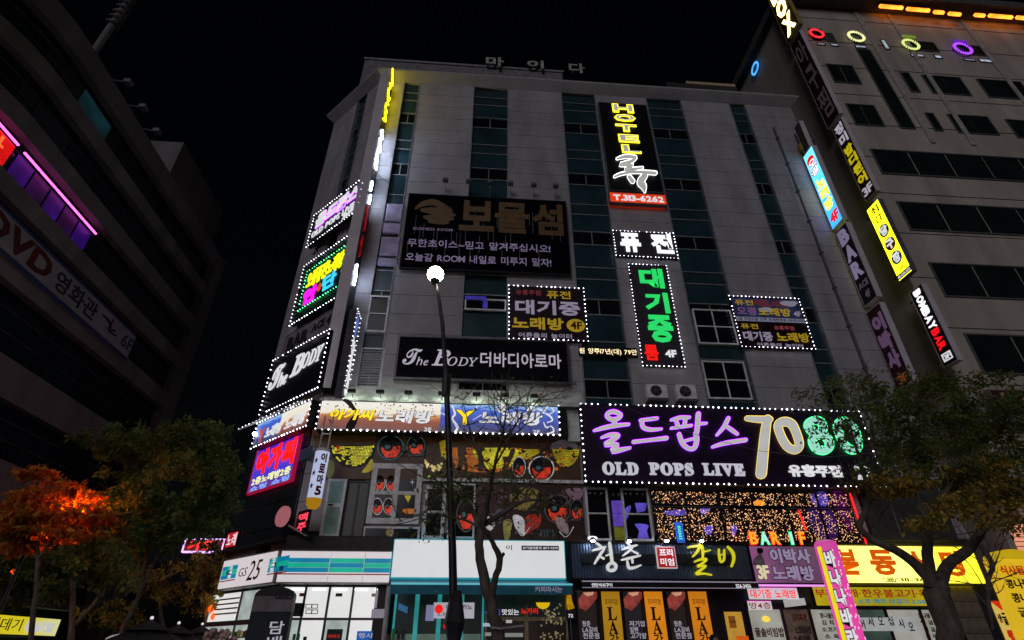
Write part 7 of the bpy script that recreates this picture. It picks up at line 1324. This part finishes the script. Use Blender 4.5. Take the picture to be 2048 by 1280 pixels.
# ================================================================== PARASOLS
UM = M('parasol_canvas', (.035, .035, .037), .7, 0, .2, 6, .4)
def parasol(label, px, py, Y, R, h=.62, kind=0):
    fr = Frame((0, Y, 0), (1, 0, 0), (0, -1, 0)); u, z = fr.h(px, py); t = T('parasol', label, 'parasol', fr, (u, .13, 0), 'dark parasols at the lower left'); n = 8; za = z - .12
    for k in range(n):
        a, b = 2 * math.pi * k / n + .2, 2 * math.pi * (k + 1) / n + .2; V = []
        for s in (.05, .35, .7, 1):
            for aa in (a, (a + b) / 2, b): rr = R * s * (.955 if aa == (a + b) / 2 else 1); V.append((u + rr * math.cos(aa), za - h * s ** 1.15 + (.02 if aa != (a + b) / 2 else 0) - .25 * (s > .05) * 0, rr * math.sin(aa)))
        F = [(3 * i + j, 3 * i + j + 1, 3 * i + j + 4, 3 * i + j + 3) for i in range(3) for j in range(2)]; c = t.part('canopy_panel', MB().add(V, F), UM)
        t.part('rib', MB().tube([(u, za - .05, 0), (u + R * math.cos(a), za - h - .01, R * math.sin(a))], .012, 4), STEEL)
    t.part('valance', MB().tube([(u + R * math.cos(2 * math.pi * k / n + .2), za - h - .01, R * math.sin(2 * math.pi * k / n + .2)) for k in range(n + 1)], .015, 4), STEEL)
    top = MB(); 
    for k in range(n):
        a, b = 2 * math.pi * k / n, 2 * math.pi * (k + 1) / n; top.add([(u, za + .09, 0), (u + .42 * R * math.cos(a) * .8, za - .09, .42 * R * math.sin(a) * .8), (u + .42 * R * math.cos(b) * .8, za - .09, .42 * R * math.sin(b) * .8)], [(0, 1, 2)])
    t.part('vent_cap', top, UM); t.part('finial', MB().ell((u, za + .12, 0), .035, 8, 6), WH); t.part('pole', MB().tube([(u, .13, 0), (u, za + .1, 0)], .025, 8), STEEL); t.part('base', MB().tube([(u, .13, 0), (u, .2, 0)], .28, 14), DARKM)
parasol('nearest and widest dark parasol at the lower left', 304, 1236, 12.5, 1.35); parasol('middle dark parasol, second of the row at lower left', 358, 1246, 14.5, 1.2); parasol('farthest small dark parasol beside the store corner', 405, 1248, 17, 1.1)
dm = Frame((0, 13, 0), (1, 0, 0), (0, -1, 0)); u, z = dm.h(222, 1280); t = T('pale_dome', 'small white rounded shade peeking beside the widest parasol', 'shade', dm, (u, .13, 0)); t.part('dome', MB().ell((u, z, -.4), (.3, .12, .3), 14, 8), E('shade_pale', 'B0A0A0', .6, False)); t.part('post', MB().tube([(u, .13, -.4), (u, z, -.4)], .03), STEEL)
# ================================================================== ROOF SHRUBS
for i, (x, y) in enumerate(((845, 132), (968, 142), (1085, 152), (1222, 158), (1360, 165), (1495, 170))):
    fr = Frame((0, 21.6, 0), (1, 0, 0), (0, -1, 0)); u, z = fr.h(x, y); t = T('roof_shrub', '%s dark shrub from the left along the main roof edge' % 'first second third fourth fifth sixth'.split()[i], 'shrub', fr, (u, 31.7, -.3), 'shrubs along the roof edge')
    t.part('stem', MB().tube([(u, 31.5, -.3), (u, 32.4, -.3)], .05), BARK); leaves(t, [(u, 32.3, -.3, 1.0, .6, .5), (u + .5, 32.6, -.4, .5, .5, .4)], 700, .13, LEAF[:2], (2, 1), 40 + i)
# ================================================================== PERSON at the lower edge
def person(px, Y, height, label):
    fr = Frame((0, Y, 0), (1, 0, 0), (0, -1, 0)); u, _ = fr.h(px, 1275); t = T('person', label, 'person', fr, (u, .13, 0)); s = height / 1.75
    J = [(0, .95, 0, .13), (0, 1.15, 0, .12), (0, 1.35, 0, .15), (0, 1.46, 0, .07), (0, 1.53, 0, .055), (0, 1.66, .01, .095), (.18, 1.40, 0, .055), (.24, 1.12, 0, .042), (.26, .87, .05, .03), (-.18, 1.40, 0, .055), (-.24, 1.12, 0, .042), (-.26, .87, .05, .03),
         (.1, .88, 0, .09), (.11, .48, .02, .06), (.11, .08, -.02, .04), (.12, .04, .14, .035), (-.1, .88, 0, .09), (-.11, .48, 0, .06), (-.11, .08, -.04, .04), (-.12, .04, .12, .035)]
    Eg = [(0, 1), (1, 2), (2, 3), (3, 4), (4, 5), (2, 6), (6, 7), (7, 8), (2, 9), (9, 10), (10, 11), (0, 12), (12, 13), (13, 14), (14, 15), (0, 16), (16, 17), (17, 18), (18, 19)]
    for sgn, wi in ((1, 8), (-1, 11)):
        for f in range(5):
            b = len(J); x = sgn * .26; J += [(x + sgn * .004, .80 - .005 * f, .02 + .016 * f, .011), (x, .76 + (.02 if f == 4 else -.008 * (2 - abs(f - 1.5))), .03 + .02 * f, .008)]; Eg += [(wi, b), (b, b + 1)]
    me = bpy.data.meshes.new('body'); me.from_pydata([(u + x * s - t.off[0], .13 + z * s - t.off[1], w * s) for x, z, w, r in J], Eg, []); o = bpy.data.objects.new('body', me); COL.objects.link(o); o.parent = t.e; me.materials.append(M('dark_coat', (.02, .02, .025), .7))
    m = o.modifiers.new('skin', 'SKIN'); 
    for i, (x, z, w, r) in enumerate(J): me.skin_vertices[0].data[i].radius = (r * s, r * s)
    me.skin_vertices[0].data[0].use_root = True; sb = o.modifiers.new('sub', 'SUBSURF'); sb.levels = sb.render_levels = 2
    hz = .13 + 1.66 * s; t.part('face', MB().ell((u, hz, .02), (.078, .11, .095), 14, 10), M('skin_tone', (.35, .2, .14), .5), smooth=True); t.part('hair', MB().ell((u, hz + .035, -.015), (.098, .105, .11), 16, 10), M('black_hair', (.012, .010, .010), .5, 0, .3, 20, .6), smooth=True)
    t.part('nose', MB().ell((u, hz - .01, .115), (.012, .02, .014), 6, 5), bpy.data.materials['skin_tone'])
person(1428, 13, 1.74, 'dark haired person in a dark coat, head just visible below the orange banners')
# pale pink bouquet-like plush heads at lower left
fr = Frame((0, 15, 0), (1, 0, 0), (0, -1, 0)); u, z = fr.h(440, 1274); t = T('flower_stand', 'pale pink flower stand at the foot of the lit store corner', 'flower stand', fr, (u, .13, 0)); t.part('stand', MB().tube([(u, .13, 0), (u, z - .2, 0)], .04), STEEL); fb = MB(); rng = random.Random(6)
for i in range(40): fb.ell((u + rng.uniform(-.33, .33), z + rng.uniform(-.35, .16), rng.uniform(-.2, .2)), rng.uniform(.04, .08), 6, 4)
t.part('blossom', fb, M('pale_pink_blossom', (.65, .45, .42), .7, 0, .4, 8), kind='stuff')
bpy.context.view_layer.update()
